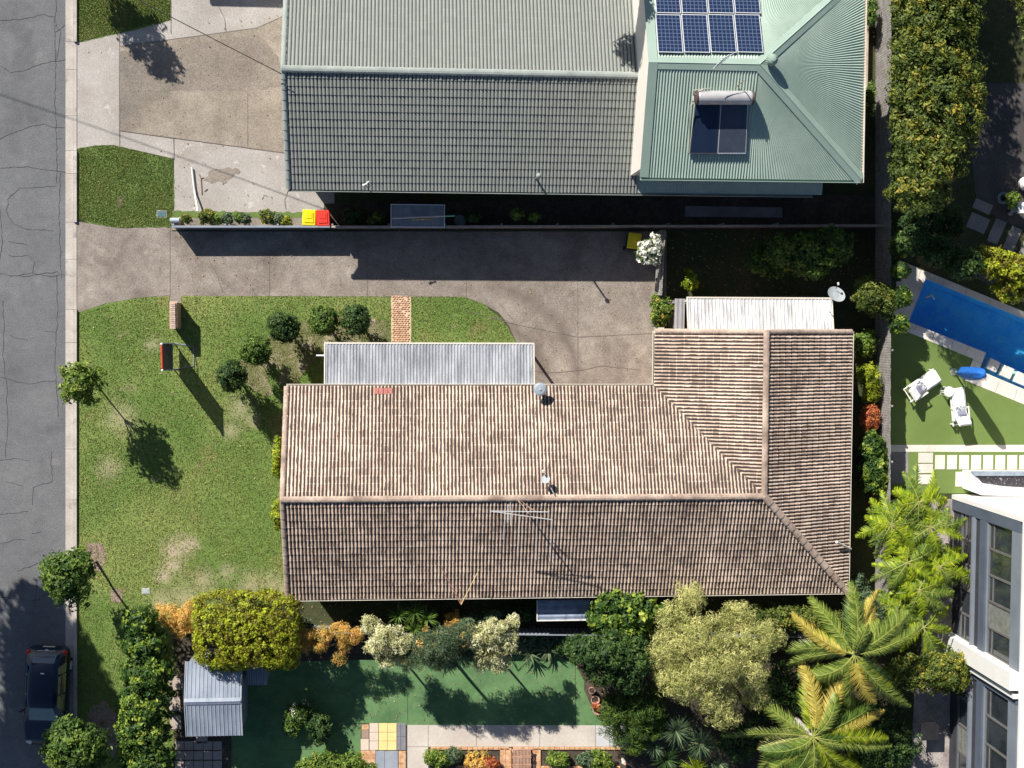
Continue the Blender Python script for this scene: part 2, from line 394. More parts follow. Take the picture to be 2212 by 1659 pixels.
# brick path to the porch
bricksheet = M('brick_path_mortar', [(0.3, (0.55, 0.40, 0.27)), (0.7, (0.72, 0.55, 0.40))], 2, 0.9, 0.2)
sheet('brick_path', [(845, 641), (888, 641), (888, 760), (845, 760)], bricksheet, 3 * Z)
m = MB(); rg = random.Random(4)
p0 = U(846.5, 760); p1 = U(887, 641)
bx, by = 0.115, 0.078
yy = p0.y; row = 0
while yy < p1.y:
    xx = p0.x + (0 if row % 2 else 0.05)
    while xx < p1.x - .1:
        if rg.random() > .04: m.box((xx + bx / 2, yy + by / 2, 3 * Z + .012 + rg.uniform(0, .01)), (bx * rg.uniform(.8, .93), by * rg.uniform(.75, .9), .03), rg.uniform(-.08, .08), .012)
        xx += bx + .012
    yy += by + .012; row += 1
brick2 = M('worn_path_brick', [(0.3, (0.30, 0.14, 0.09)), (0.48, (0.60, 0.36, 0.22)), (0.7, (0.80, 0.60, 0.42))], 9, 0.9, 0.3)
tag(m.build('path_bricks', brick2), kind='structure')
# garden beds round the clipped shrubs
sheet('shrub_bed', [(500, 798), (530, 770), (553, 748), (585, 722), (614, 702), (660, 692), (698, 684), (767, 682), (838, 694), (842, 745), (700, 748), (690, 770), (660, 800), (640, 832), (600, 832), (612, 800), (590, 790), (575, 800), (590, 850), (575, 858), (545, 842), (520, 820)], M('dry_bed_soil', [(0.3, (0.11, 0.13, 0.045)), (0.5, (0.20, 0.19, 0.09)), (0.72, (0.46, 0.40, 0.30))], 1.2, .95, .4, 18, .7, mid=.3), 4 * Z, jag=.06)
sheet('bare_soil', [(185, 1175), (215, 1172), (228, 1185), (226, 1215), (215, 1235), (196, 1225), (186, 1200)], M('pinkish_mulch', [(0.3, (0.24, 0.17, 0.13)), (0.7, (0.40, 0.30, 0.25))], 3, .95, .45, 16, .8, mid=.3), 4 * Z, jag=.05)
sheet('bare_soil', [(195, 1530), (225, 1512), (250, 1540), (262, 1590), (245, 1640), (205, 1650), (180, 1600)], MATS['pinkish_mulch'], 4 * Z, jag=.05)
sheet('bare_soil', [(186, 785), (198, 788), (199, 800), (188, 802)], MATS['pinkish_mulch'], 4 * Z, jag=.02)
sheet('footing_slab', [(238, 1273), (264, 1273), (264, 1302), (240, 1300)], MATS['pinkish_mulch'], 5 * Z)
WORN = [(375, 1190, 30), (398, 1180, 26), (418, 1176, 16), (372, 1222, 24), (356, 1246, 22), (490, 1234, 22), (540, 1262, 34), (590, 1262, 34), (520, 882, 34), (498, 930, 26), (440, 1256, 34), (400, 1294, 44), (350, 1300, 30), (545, 905, 22), (610, 1270, 26), (330, 745, 22), (262, 900, 40), (235, 1010, 30)]
def wear_lawn(m):
    t = m.node_tree; b = t.nodes['Principled BSDF']; old = b.inputs['Base Color'].links[0].from_socket; p = world_pos(t)
    ds = t.nodes.new('ShaderNodeVectorMath'); ds.operation = 'ADD'; nz = noise(t, p, 1.6, 4, .7); sc = t.nodes.new('ShaderNodeVectorMath'); sc.operation = 'SCALE'; sc.inputs[3].default_value = .9
    sb = t.nodes.new('ShaderNodeVectorMath'); sb.operation = 'SUBTRACT'; sb.inputs[1].default_value = (.5, .5, .5); t.links.new(nz.outputs['Color'], sb.inputs[0]); t.links.new(sb.outputs[0], sc.inputs[0]); t.links.new(p, ds.inputs[0]); t.links.new(sc.outputs[0], ds.inputs[1])
    acc = None
    for k, (x, y, r_) in enumerate(WORN):
        c = U(x, y); d = t.nodes.new('ShaderNodeVectorMath'); d.operation = 'DISTANCE'; t.links.new(ds.outputs[0], d.inputs[0]); d.inputs[1].default_value = (c.x, c.y, 0)
        f = mth(t, 'MULTIPLY', mth(t, 'SUBTRACT', 1.0, mth(t, 'DIVIDE', d.outputs['Value'], r_ * .0208 * 1.25), True), 1.15 if k < 5 else .6)
        acc = f if acc is None else mth(t, 'MAXIMUM', acc, f)
    n2 = noise(t, p, 9, 3, .7); acc = mth(t, 'MULTIPLY', acc, mth(t, 'ADD', n2.outputs[0], .45), True)
    t.links.new(mixc(t, acc, old, (.46, .38, .27)), b.inputs['Base Color'])
wear_lawn(lawnM)
sheet('worn_patch', [(256, 422), (262, 423), (264, 440), (260, 450), (255, 447), (253, 430)], MATS['pinkish_mulch'], 4 * Z, jag=.01)
# rear garden of the southern neighbour
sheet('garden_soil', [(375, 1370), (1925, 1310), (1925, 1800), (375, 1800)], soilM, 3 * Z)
sheet('turf', [(600, 1430), (1190, 1415), (1240, 1430), (1262, 1470), (1262, 1490), (1275, 1520), (1300, 1555), (1330, 1568), (880, 1566), (780, 1562), (778, 1640), (600, 1750), (500, 1750), (500, 1430)], turf2M, 4 * Z)
lines('turf_seams', [[(878, 1430), (881, 1563)], [(1243, 1440), (1243, 1566)], [(610, 1567), (780, 1563)], [(705, 1563), (706, 1612)], [(606, 1620), (680, 1618)]], .025, M('seam', [(0.4, (.05, .1, .05))], 1), 5 * Z)
sheet('garden_path', [(880, 1566), (1380, 1567), (1352, 1613), (925, 1613), (925, 1750), (880, 1750)], M('garden_path_concrete', [(0.3, (0.50, 0.44, 0.38)), (0.7, (0.66, 0.60, 0.53))], .7, .9, .16, 30, .3), 5 * Z)
lines('path_joints', [[(925, 1567), (925, 1612)], [(1029, 1567), (1029, 1613)], [(1166, 1567), (1166, 1613)], [(1286, 1567), (1286, 1613)], [(1317, 1567), (1317, 1613)], [(1350, 1567), (1350, 1605)], [(880, 1613), (925, 1613)]], .02, crack2M, 6 * Z)
sheet('paved_corner', [(1288, 1568), (1380, 1568), (1352, 1612), (1288, 1612)], M('blue_grey_slab', [(0.3, (0.52, 0.52, 0.54)), (0.7, (0.62, 0.62, 0.64))], .7, .9, .12), 6 * Z)
# coloured pavers, each its own block
pv = {'y': M('yellow_paver', [(0.3, (0.80, 0.62, 0.25)), (0.7, (0.90, 0.72, 0.33))], 2, .9, .12), 'p': M('buff_paver', [(0.3, (0.66, 0.54, 0.43)), (0.7, (0.74, 0.62, 0.52))], 2, .9, .12),
      'g': M('charcoal_paver', [(0.3, (0.20, 0.20, 0.22)), (0.7, (0.28, 0.28, 0.31))], 2, .9, .12), 'o': brickM, 'b': M('brown_paver', [(0.3, (0.32, 0.22, 0.16)), (0.7, (0.42, 0.30, 0.24))], 2, .9, .12), 'w': M('slate_paver', [(0.3, (0.28, 0.31, 0.36)), (0.7, (0.36, 0.39, 0.44))], 2, .9, .12)}
def paverblock(rows):
    for k, (c, x0, y0, x1, y1) in enumerate(rows):
        a, b = U(x0, y1, .03), U(x1, y0, .03)
        MBx = MB(); MBx.box(((a.x + b.x) / 2, (a.y + b.y) / 2, .021), (b.x - a.x - .012, b.y - a.y - .012, .026), 0, .006)
        tag(MBx.build('paving', pv[c]), kind='structure')
pr = []
for i, x in enumerate((819, 849)):
    for y in (1562, 1582, 1602): pr.append(('y', x, y if y != 1562 else 1562, x + 18 + 11, y + 20 if y < 1600 else 1621))
for y in (1563, 1592): pr.append(('g', 848, y, 880, y + 29)) if False else None
pr = [('y', 818, 1563, 848, 1582), ('y', 848, 1563, 857, 1582)]
pr = []
for (x0, x1) in ((818, 837), (837, 857)):
    for (y0, y1) in ((1562, 1582), (1582, 1601), (1601, 1621)): pr.append(('y', x0, y0, x1, y1))
for (y0, y1) in ((1562, 1591), (1591, 1621)):
    pr.append(('g', 857.5, y0, 866, y1)); pr.append(('g', 866, y0, 877, y1))
for (y0, y1) in ((1562, 1582), (1582, 1601), (1601, 1621)): pr.append(('p', 798, y0, 817.5, y1))
pr += [('o', 781, 1565, 797, 1577), ('b', 781, 1577, 797, 1596), ('p', 779, 1596, 797, 1621), ('o', 779, 1621, 811, 1650), ('w', 811, 1622, 831, 1670), ('w', 831, 1622, 860, 1670), ('o', 861, 1622, 877, 1670), ('p', 790, 1650, 810, 1670)]
paverblock(pr)
# brick edging round the southern beds
m = MB()
def brickrow(x0, y0, x1, y1, step=.235, wd=.11, z=.05):
    a, b = U(x0, y0), U(x1, y1); d = b - a; n = max(1, int(d.length / step)); ang = math.atan2(d.y, d.x)
    for i in range(n): m.box(a.lerp(b, (i + .5) / n) + Vector((0, 0, z)), (d.length / n - .012, wd, .07), ang + rg.uniform(-.02, .02), .01)
brickrow(930, 1616, 1100, 1616); brickrow(1108, 1616, 1352, 1616); brickrow(985, 1655, 1085, 1656); brickrow(1165, 1657, 1340, 1657)
for yy_ in range(1618, 1660, 5): brickrow(1080, yy_, 1105, yy_); 
for yy_ in range(1618, 1660, 5): brickrow(1150, yy_, 1168, yy_)
tag(m.build('garden_edging', brickM), kind='structure')
# small shaded slabs behind the shed
m = MB()
for i in range(5):
    for j in range(3):
        a = U(388 + i * 20.5, 1610 + j * 21, 0); m.box((a.x, a.y, .03), (.39, .39, .04), 0, .01)
for (x, y) in [(378, 1476), (378, 1520), (380, 1560), (436, 1590)]:
    a = U(x, y, 0); m.box((a.x, a.y, .03), (.5, .62, .04), rg.uniform(-.1, .1), .01)
tag(m.build('paving', M('pinkish_slab', [(0.3, (0.40, 0.32, 0.27)), (0.7, (0.52, 0.43, 0.37))], 1, .9, .15)), kind='structure')
# eastern neighbour
sheet('pool_lawn', [(1921, 700), (1942, 708), (2101, 774), (2092, 800), (2083, 820), (2400, 952), (2400, 1066), (1921, 1066)], turfM, 5 * Z)
sheet('pool_deck', [(1943, 562), (2330, 722), (2330, 922), (2084, 821), (2094, 797), (2102, 775), (1924, 702)], stoneM, 6 * Z, holes=[poolhole])
lines('deck_joints', [[(1975, 713), (1983, 696)], [(2014, 731), (2022, 712)], [(2055, 750), (2063, 728)], [(2085, 766), (2096, 742)], [(2100, 776), (2128, 788)], [(2150, 847), (2158, 824)], [(2190, 865), (2198, 841)], [(1950, 640), (1985, 655)], [(1990, 582), (1984, 600)], [(2040, 602), (2034, 618)], [(2090, 622), (2084, 640)], [(2140, 644), (2134, 662)]], .014, crack2M, 7 * Z)
sheet('edge_paving', [(1925, 961), (2400, 961), (2400, 976), (1925, 976)], stoneM, 6 * Z)
sheet('edge_paving', [(1921, 976), (1962, 976), (1962, 1040), (1930, 1046), (1921, 1040)], pavM, 6 * Z)
sheet('house_paving', [(1990, 1078), (2095, 1078), (2095, 1800), (1960, 1800), (1975, 1500), (1990, 1400)], M('mottled_stone_paving', [(0.3, (0.22, 0.19, 0.18)), (0.7, (0.50, 0.45, 0.42))], 1.2, .9, .3, 20, .4, mid=.2), 4 * Z)
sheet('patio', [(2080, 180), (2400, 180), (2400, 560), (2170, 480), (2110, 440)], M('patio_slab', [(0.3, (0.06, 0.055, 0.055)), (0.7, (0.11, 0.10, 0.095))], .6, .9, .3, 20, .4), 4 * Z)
def rot_rect(cx, cy, wx, wy, ang): 
    c, s = math.cos(ang), math.sin(ang)
    return [(cx + c * a * wx / 2 - s * b * wy / 2, cy + s * a * wx / 2 + c * b * wy / 2) for a, b in ((-1, -1), (1, -1), (1, 1), (-1, 1))]
A = math.atan(.43)
for k, (x, y, a, b) in enumerate([(2112, 482, 42, 34), (2105, 485, 0, 0), (2152, 500, 24, 52), (2186, 516, 24, 52), (2220, 532, 24, 52), (2122, 446, 40, 22)]):
    if a: 
        m = MB(); q = [U(*p) for p in rot_rect(x, y, a, b, A)]; m.prism([(p.x, p.y) for p in q], 0.0, .045 + .002 * k); tag(m.build('paving', pavM), kind='structure')
# pavers set in the turf beside the pool lawn: each one a thing
def paver(x0, y0, x1, y1, label, grp):
    a, b = U(x0, y1), U(x1, y0); c = Vector(((a.x + b.x) / 2, (a.y + b.y) / 2, 0))
    m = MB(); m.box((c.x, c.y, .028), (b.x - a.x, b.y - a.y, .036), 0, .01)
    o = link('stepping_stone', m.v, m.f, stoneM, loc=c); tag(o, label, 'stepping stone', grp)
G1 = 'stepping stones set in the synthetic lawn'
paver(1983, 978, 2015, 1000, 'wide pale stepping stone at the left end of the row, nearer the pool', G1)
paver(1983, 1002, 2015, 1022, 'wide pale stepping stone just below the first at the left end', G1)
paver(1983, 1025, 2014, 1046, 'wide pale stepping stone half hidden by yellow green fern fronds', G1)
ords = ['first', 'second', 'third', 'fourth', 'fifth', 'sixth', 'seventh', 'eighth']
for i in range(8): paver(2019 + i * 26, 983, 2041 + i * 26, 1014, ords[i] + ' upright pale stepping stone from the left in the long row', G1)
paver(2063, 1019, 2085, 1051, 'single pale stepping stone standing apart below the long row', G1)

# pool: real basin, shelf, water and stepping blocks
def basin(poly, z0, z1, name):
    m = MB(); n = len(poly); ps = [U(*p) for p in poly]
    vs = [(p.x, p.y, z0) for p in ps] + [(p.x, p.y, z1) for p in ps]
    fs = [(i, (i + 1) % n, n + (i + 1) % n, n + i) for i in range(n)] + [tuple(range(n))]
    return m.add(vs, fs)
poolIn = M('pool_interior', [(0.35, (0.05, 0.40, 0.90)), (0.65, (0.10, 0.56, 0.95))], 1.1, .5, .15, 12, 0, patches=[(1.6, .5, .6, (.16, .60, .88), .6)])  # aqua patches paint sunlit spots into the basin colour
pool = thing('swimming_pool', 'blue rectangular swimming pool with pale stone coping beside green lawn', 'pool', U(2120, 720))
basin(poolhole, -1.35, .02, 'x').build('basin', poolIn, pool)
shelfM = M('pool_shelf', [(0.35, (0.34, 0.62, 0.80)), (0.65, (0.55, 0.78, 0.88))], 5, .5, .3, 14, 0)
ms = MB(); q = [U(*p) for p in [(2131, 768), (2326, 852), (2326, 886), (2130, 803), (2120, 795)]]; ms.prism([(p.x, p.y) for p in q], -1.34, -.42); ms.build('shelf', shelfM, pool)
wm, wt, wb = nodes_of('pool_water'); wt.nodes.remove(wb)
tr_ = wt.nodes.new('ShaderNodeBsdfTransparent'); tr_.inputs[0].default_value = (.74, .94, 1.0, 1)
gl = wt.nodes.new('ShaderNodeBsdfGlossy'); gl.inputs['Roughness'].default_value = .08
bpn = wt.nodes.new('ShaderNodeBump'); bpn.inputs['Strength'].default_value = .35; bpn.inputs['Distance'].default_value = .05
nn = noise(wt, world_pos(wt), 5, 2); wt.links.new(nn.outputs[0], bpn.inputs['Height']); wt.links.new(bpn.outputs[0], gl.inputs['Normal'])
mxs = wt.nodes.new('ShaderNodeMixShader'); mxs.inputs[0].default_value = .05
wt.links.new(tr_.outputs[0], mxs.inputs[1]); wt.links.new(gl.outputs[0], mxs.inputs[2]); wt.links.new(mxs.outputs[0], wt.nodes['Material Output'].inputs[0])
q = [U(p[0], p[1], -.09) for p in poolhole]
tri = tessellate_polygon([q]); ws = MB(); ws.add(q, [t if (q[t[1]] - q[t[0]]).cross(q[t[2]] - q[t[0]]).z > 0 else t[::-1] for t in tri])
tag(ws.build('pool_water', wm), kind='structure')
for k, (x, y) in enumerate([(2146, 789), (2176, 804), (2206, 818)]):
    c = U(x, y, .04); m = MB(); m.box((c.x, c.y, -.20), (.52, .52, .50), -A, .015)
    o = link('pool_block', m.v, m.f, stoneM, loc=(c.x, c.y, .02))
    tag(o, ['pale square stepping block in the pool nearest the blue umbrella', 'middle pale square stepping block in the pool shelf', 'pale square stepping block in the pool at the right edge'][k], 'stepping block', 'stepping blocks in the pool')
m = MB(); a = U(2000, 642, .05); m.tube([a, a + Vector((.25, .1, .06)), a + Vector((.4, -.1, .02))], .04); o = m.build('pool_hose_inlet', stoneM); tag(o, 'small white hose fitting on the pool coping corner', 'fitting')

# road cracks and concrete joints
lines('road_cracks', [[(0, 44), (40, 42), (70, 36), (95, 32), (118, 36), (122, 20), (118, -10)], [(118, 36), (122, 60), (130, 70), (122, 128)], [(118, 68), (160 - 20, 54)], [(0, 142), (25, 156), (50, 152), (90, 138), (142, 128)], [(118, 38), (120, 140), (118, 220), (122, 300), (122, 395)], [(0, 300), (30, 285), (70, 272), (95, 268), (112, 274), (140, 276)], [(150 - 16, 300), (120, 300)], [(122, 402), (40, 408), (18, 430), (14, 460), (30, 485), (60, 495), (115, 498)],
    [(0, 362), (60, 360), (100, 366), (142, 372)], [(130, 372), (128, 470), (130, 560), (132, 600)], [(20, 440 + 158), (70, 590), (105, 596), (128, 594)], [(6, 660 - 12), (8, 700), (6, 760), (14, 830), (16, 900), (12, 990)], [(0, 592), (60, 596), (90, 590), (122, 588), (140, 594)], [(18, 650 - 97), (60, 552), (74, 566), (70, 590)], [(122, 594), (124, 690), (118, 790), (122, 822), (126, 900)], [(0, 815), (30, 823), (60, 829), (90, 824), (122, 822), (142, 832)],
    [(20, 725), (60, 735)], [(95, 717), (120, 718)], [(0, 994), (40, 990), (64, 996)], [(110, 975), (112, 1040), (72, 1052), (70, 1090)], [(0, 1112), (60, 1105)], [(70, 1152), (90, 1148)], [(0, 1175), (30, 1165), (55, 1166)], [(35, 1234), (100, 1212), (140, 1200)], [(0, 1290), (40, 1294), (70, 1300), (90, 1290), (110, 1282), (132, 1284)], [(80, 1160 + 90), (74, 1300)], [(10, 1040), (50, 1050)], [(0, 450), (5, 520), (0, 560)], [(16, 520), (60, 530)]], .020, crackM, .012, jit=.035)
lines('joint_lines', [[(258, 60), (258, 315)], [(375, 298), (376, 345)], [(369, -60), (369, 72)], [(535, 200), (535, 318)], [(258, 282), (375, 298), (640, 333)], [(640, 22), (555, 60), (258, 100)],
    [(367, 492), (367, 640)], [(582, 540), (582, 640)], [(793, 500), (793, 640)], [(1007, 500), (1007, 642)], [(1248, 500), (1248, 835)], [(1008, 672), (1110, 700), (1248, 728), (1415, 720)], [(470, 50 - 40), (485, 40), (488, 68)], [(160, 478), (160, 675)]], .022, crack2M, .024, jit=.004)
lines('concrete_cracks', [[(1060, 685), (1090, 690), (1120, 705)], [(1090, 800), (1130, 798), (1180, 806), (1260, 800), (1300, 790), (1345, 795), (1385, 800)], [(1080, 655), (1115, 700), (1130, 760)], [(630, 395), (615, 430), (618, 452)], [(565, 430), (572, 420), (578, 424)], [(450, 560), (470, 600), (480, 630)]], .025, crack2M, .024, jit=.03)
# ------------------------------------------------------------------ roofs
def smooth_arr(x): return np.clip(x, 0, 1)
def roof_sheet(name, O, e, s, L0, L1, V, mat, parent, pitch, amp, prof, course=None, step=.03, sub=6, seed=1, thick=.0):
    """real profiled roofing over a plane. O eave origin, e along the eave, s up the slope; L0/L1 = (u0,u1) at bottom/top"""
    O = np.array(O); e = np.array(e); s = np.array(s); n = np.cross(e, s); n /= np.linalg.norm(n)
    if n[2] < 0: n = -n
    g = nrnd(seed)
    u0, u1 = min(L0[0], L1[0]), max(L0[1], L1[1])
    cols = np.arange(math.floor(u0 / pitch) * pitch, u1 + pitch, pitch / sub)
    K = max(1, round(V / course)) if course else 1
    V_, F_, TU, TV = [], [], [], []; base = 0; nt = int(len(cols) / sub / 2) + 4
    for k in range(K):
        va, vb = V * k / K, V * (k + 1) / K
        tile = ((cols - cols[0]) / (2 * pitch)).astype(int)
        jit = g.normal(size=nt)[tile] * (.004 if course else 0)
        rowsspec = [(va, 0.0), (va, step), (vb, 0.0)] if course else [(va, 0.0), (vb, 0.0)]
        for ri, (v, off) in enumerate(rowsspec):
            f = v / V; lo = L0[0] + (L1[0] - L0[0]) * f; hi = L0[1] + (L1[1] - L0[1]) * f
            u = np.clip(cols, lo, hi)
            h = amp * prof((u / pitch) % 1.0) + off + (jit if off > 0 else 0)
            vv = np.full_like(u, v)
            if course and off > 0: vv = vv - .012 * prof((u / pitch) % 1.0) + jit
            P = O + u[:, None] * e + vv[:, None] * s + h[:, None] * n
            V_.append(P); TU.append(u / pitch); TV.append(np.full_like(u, k + (.98 if ri == len(rowsspec) - 1 else .02)))
        nr = len(rowsspec); m_ = len(cols)
        f0 = (L0[0] + (L1[0] - L0[0]) * va / V, L0[1] + (L1[1] - L0[1]) * va / V); f1 = (L0[0] + (L1[0] - L0[0]) * vb / V, L0[1] + (L1[1] - L0[1]) * vb / V)
        lo, hi = min(f0[0], f1[0]), max(f0[1], f1[1])
        idx = np.arange(m_ - 1); ok = (cols[idx + 1] > lo) & (cols[idx] < hi); idx = idx[ok]
        for r in range(nr - 1):
            a = base + r * m_ + idx
            F_.append(np.stack([a, a + 1, a + 1 + m_, a + m_], 1))
        base += nr * m_
    V_ = np.vstack(V_); F_ = np.vstack(F_)
    o = link(name, V_, F_, mat, parent)
    me = o.data
    if np.dot(np.array(me.polygons[len(me.polygons) // 2].normal), n) < 0: me.flip_normals()
    for an, arr in (('tu', np.concatenate(TU)), ('tv', np.concatenate(TV))):
        at = me.attributes.new(an, 'FLOAT', 'POINT'); at.data.foreach_set('value', arr.astype(np.float32))
    return o
def p_tile(t): return 1 - np.abs(2 * t - 1) ** 2.6
def p_sine(t): return .5 - .5 * np.cos(2 * np.pi * t)
def p_rib(t): return np.clip((0.32 - np.abs(t - .5)) / .12, 0, 1)
def p_pan(t): return np.clip((0.13 - np.abs(t - .5)) / .05, 0, 1)

def tileM(name, dark, light, moss, contrast=1.0, rough=.85, band=.0):
    m, t, b = nodes_of(name)
    def at(n): a = t.nodes.new('ShaderNodeAttribute'); a.attribute_name = n; return a.outputs['Fac']
    tu, tv = at('tu'), at('tv')
    cx = t.nodes.new('ShaderNodeCombineXYZ')
    t.links.new(mth(t, 'FLOOR', mth(t, 'DIVIDE', tu, 2.0)), cx.inputs[0]); t.links.new(mth(t, 'FLOOR', tv), cx.inputs[1])
    wn = t.nodes.new('ShaderNodeTexWhiteNoise'); wn.noise_dimensions = '3D'; t.links.new(cx.outputs[0], wn.inputs[0])
    p = world_pos(t)
    n1 = noise(t, p, .35, 4, .6); n2 = noise(t, p, 2.4, 4, .65); n3 = noise(t, p, 24, 2, .6)
    cy = t.nodes.new('ShaderNodeCombineXYZ'); t.links.new(mth(t, 'FLOOR', tu), cy.inputs[0]); t.links.new(mth(t, 'MULTIPLY', mth(t, 'FLOOR', tv), .35), cy.inputs[1])
    n4 = noise(t, cy.outputs[0], .55, 3, .7)
    ph = mth(t, 'FRACT', tu)
    stripe = mth(t, 'LESS_THAN', mth(t, 'ADD', ph, mth(t, 'MULTIPLY', mth(t, 'SUBTRACT', n2.outputs[0], .5), 1.1)), .50)
    f = mth(t, 'ADD', mth(t, 'MULTIPLY', stripe, .60 * contrast), mth(t, 'MULTIPLY', wn.outputs[0], .13))
    f = mth(t, 'ADD', f, mth(t, 'MULTIPLY', mth(t, 'SUBTRACT', n1.outputs[0], .44), .75 * contrast))
    f = mth(t, 'ADD', f, mth(t, 'MULTIPLY', mth(t, 'SUBTRACT', n4.outputs[0], .45), .55 * contrast), True)
    f = mth(t, 'ADD', f, mth(t, 'MULTIPLY', mth(t, 'SUBTRACT', n3.outputs[0], .5), .35), True)
    cz = t.nodes.new('ShaderNodeCombineXYZ'); t.links.new(mth(t, 'FLOOR', mth(t, 'DIVIDE', tu, 3.0)), cz.inputs[0]); t.links.new(mth(t, 'FLOOR', tv), cz.inputs[1]); cz.inputs[2].default_value = 7.3
    wn2 = t.nodes.new('ShaderNodeTexWhiteNoise'); wn2.noise_dimensions = '3D'; t.links.new(cz.outputs[0], wn2.inputs[0])
    edge = mth(t, 'MULTIPLY', mth(t, 'LESS_THAN', mth(t, 'FRACT', tv), .13), mth(t, 'GREATER_THAN', mth(t, 'ADD', wn2.outputs[0], mth(t, 'MULTIPLY', n2.outputs[0], .5)), .72))
    f = mth(t, 'ADD', f, mth(t, 'MULTIPLY', edge, .32 * contrast), True)
    c = ramp(t, [(0.1, dark), (0.5, moss), (0.9, light)]); t.links.new(f, c.inputs[0])
    tro = mth(t, 'MULTIPLY', mth(t, 'SUBTRACT', mth(t, 'ABSOLUTE', mth(t, 'SUBTRACT', mth(t, 'MULTIPLY', ph, 2.0), 1.0)), .56), 4.0, True)  # dirt and painted shade darken the troughs between the rolls
    t.links.new(mixc(t, mth(t, 'MULTIPLY', tro, .85), c.outputs[0], tuple(v * .3 for v in dark)), b.inputs['Base Color']); b.inputs['Roughness'].default_value = rough; b.inputs['Specular IOR Level'].default_value = .25
    bp = t.nodes.new('ShaderNodeBump'); bp.inputs['Strength'].default_value = .35; bp.inputs['Distance'].default_value = .01
    t.links.new(n3.outputs[0], bp.inputs['Height']); t.links.new(bp.outputs[0], b.inputs['Normal'])
    MATS[name] = m; return m
def metalM(name, dark, light, rough=.45, metal=.0, streak=.4, spec=.5):
    m, t, b = nodes_of(name)
    p = world_pos(t)
    mp = t.nodes.new('ShaderNodeMapping'); mp.inputs['Scale'].default_value = (1, .12, 1); t.links.new(p, mp.inputs[0])
    n1 = noise(t, mp.outputs[0], 3.5, 4, .65); n2 = noise(t, p, .5, 3, .6); n3 = noise(t, p, 25, 2, .6)
    f = mth(t, 'ADD', mth(t, 'MULTIPLY', n1.outputs[0], streak), mth(t, 'MULTIPLY', n2.outputs[0], 1 - streak))
    f = mth(t, 'ADD', f, mth(t, 'MULTIPLY', mth(t, 'SUBTRACT', n3.outputs[0], .5), .3))
    c = ramp(t, [(0.35, dark), (0.62, light)]); t.links.new(f, c.inputs[0]); t.links.new(c.outputs[0], b.inputs['Base Color'])
    b.inputs['Roughness'].default_value = rough; b.inputs['Metallic'].default_value = metal; b.inputs['Specular IOR Level'].default_value = spec
    MATS[name] = m; return m

brownTile = tileM('brown_roof_tile', (0.12, 0.090, 0.075), (0.86, 0.67, 0.535), (0.30, 0.224, 0.18), 1.0)
greenTile = tileM('grey_green_roof_tile', (0.26, 0.275, 0.255), (0.46, 0.47, 0.42), (0.36, 0.38, 0.345), .3)
ridgeBrown = M('ridge_cap_brown', [(0.3, (0.26, 0.19, 0.15)), (0.5, (0.46, 0.35, 0.28)), (0.7, (0.62, 0.49, 0.39))], 1.2, .85, .25, 20, .4, mid=.2)
ridgeGreen = M('ridge_cap_green', [(0.3, (0.28, 0.32, 0.30)), (0.7, (0.40, 0.43, 0.40))], 1.2, .8, .12, 20, .3)
roofGreen = metalM('pale_green_metal', (0.34, 0.44, 0.375), (0.43, 0.53, 0.455), .5, 0, .3)
galv = metalM('weathered_zinc', (0.22, 0.235, 0.26), (0.52, 0.53, 0.56), .45, .1, .7)
whiteRoof = metalM('white_roof_sheet', (0.40, 0.40, 0.41), (0.74, 0.745, 0.75), .5, 0, .8)
shedRoof = metalM('blue_grey_roof_sheet', (0.20, 0.24, 0.31), (0.36, 0.40, 0.47), .5, .1, .5)
creamP = M('cream_paint', [(0.3, (0.68, 0.62, 0.52)), (0.7, (0.80, 0.75, 0.66))], 1.5, .5, .06, 20, .05)
whiteP = M('white_paint', [(0.3, (0.78, 0.76, 0.73)), (0.7, (0.86, 0.85, 0.83))], 1.0, .5, .04, 20, .05)
wallBrick = M('house_brick', [(0.3, (0.26, 0.16, 0.11)), (0.7, (0.42, 0.28, 0.20))], 5, .9, .3, 30, .5)
glassM = M('window_glass', [(0.3, (0.02, 0.025, 0.03)), (0.7, (0.05, 0.06, 0.07))], 1, .08, .02, 10, 0, spec=.8)
frameM = M('window_frame_metal', [(0.3, (0.45, 0.45, 0.46)), (0.7, (0.55, 0.55, 0.56))], 1, .45, .03, 10, 0)

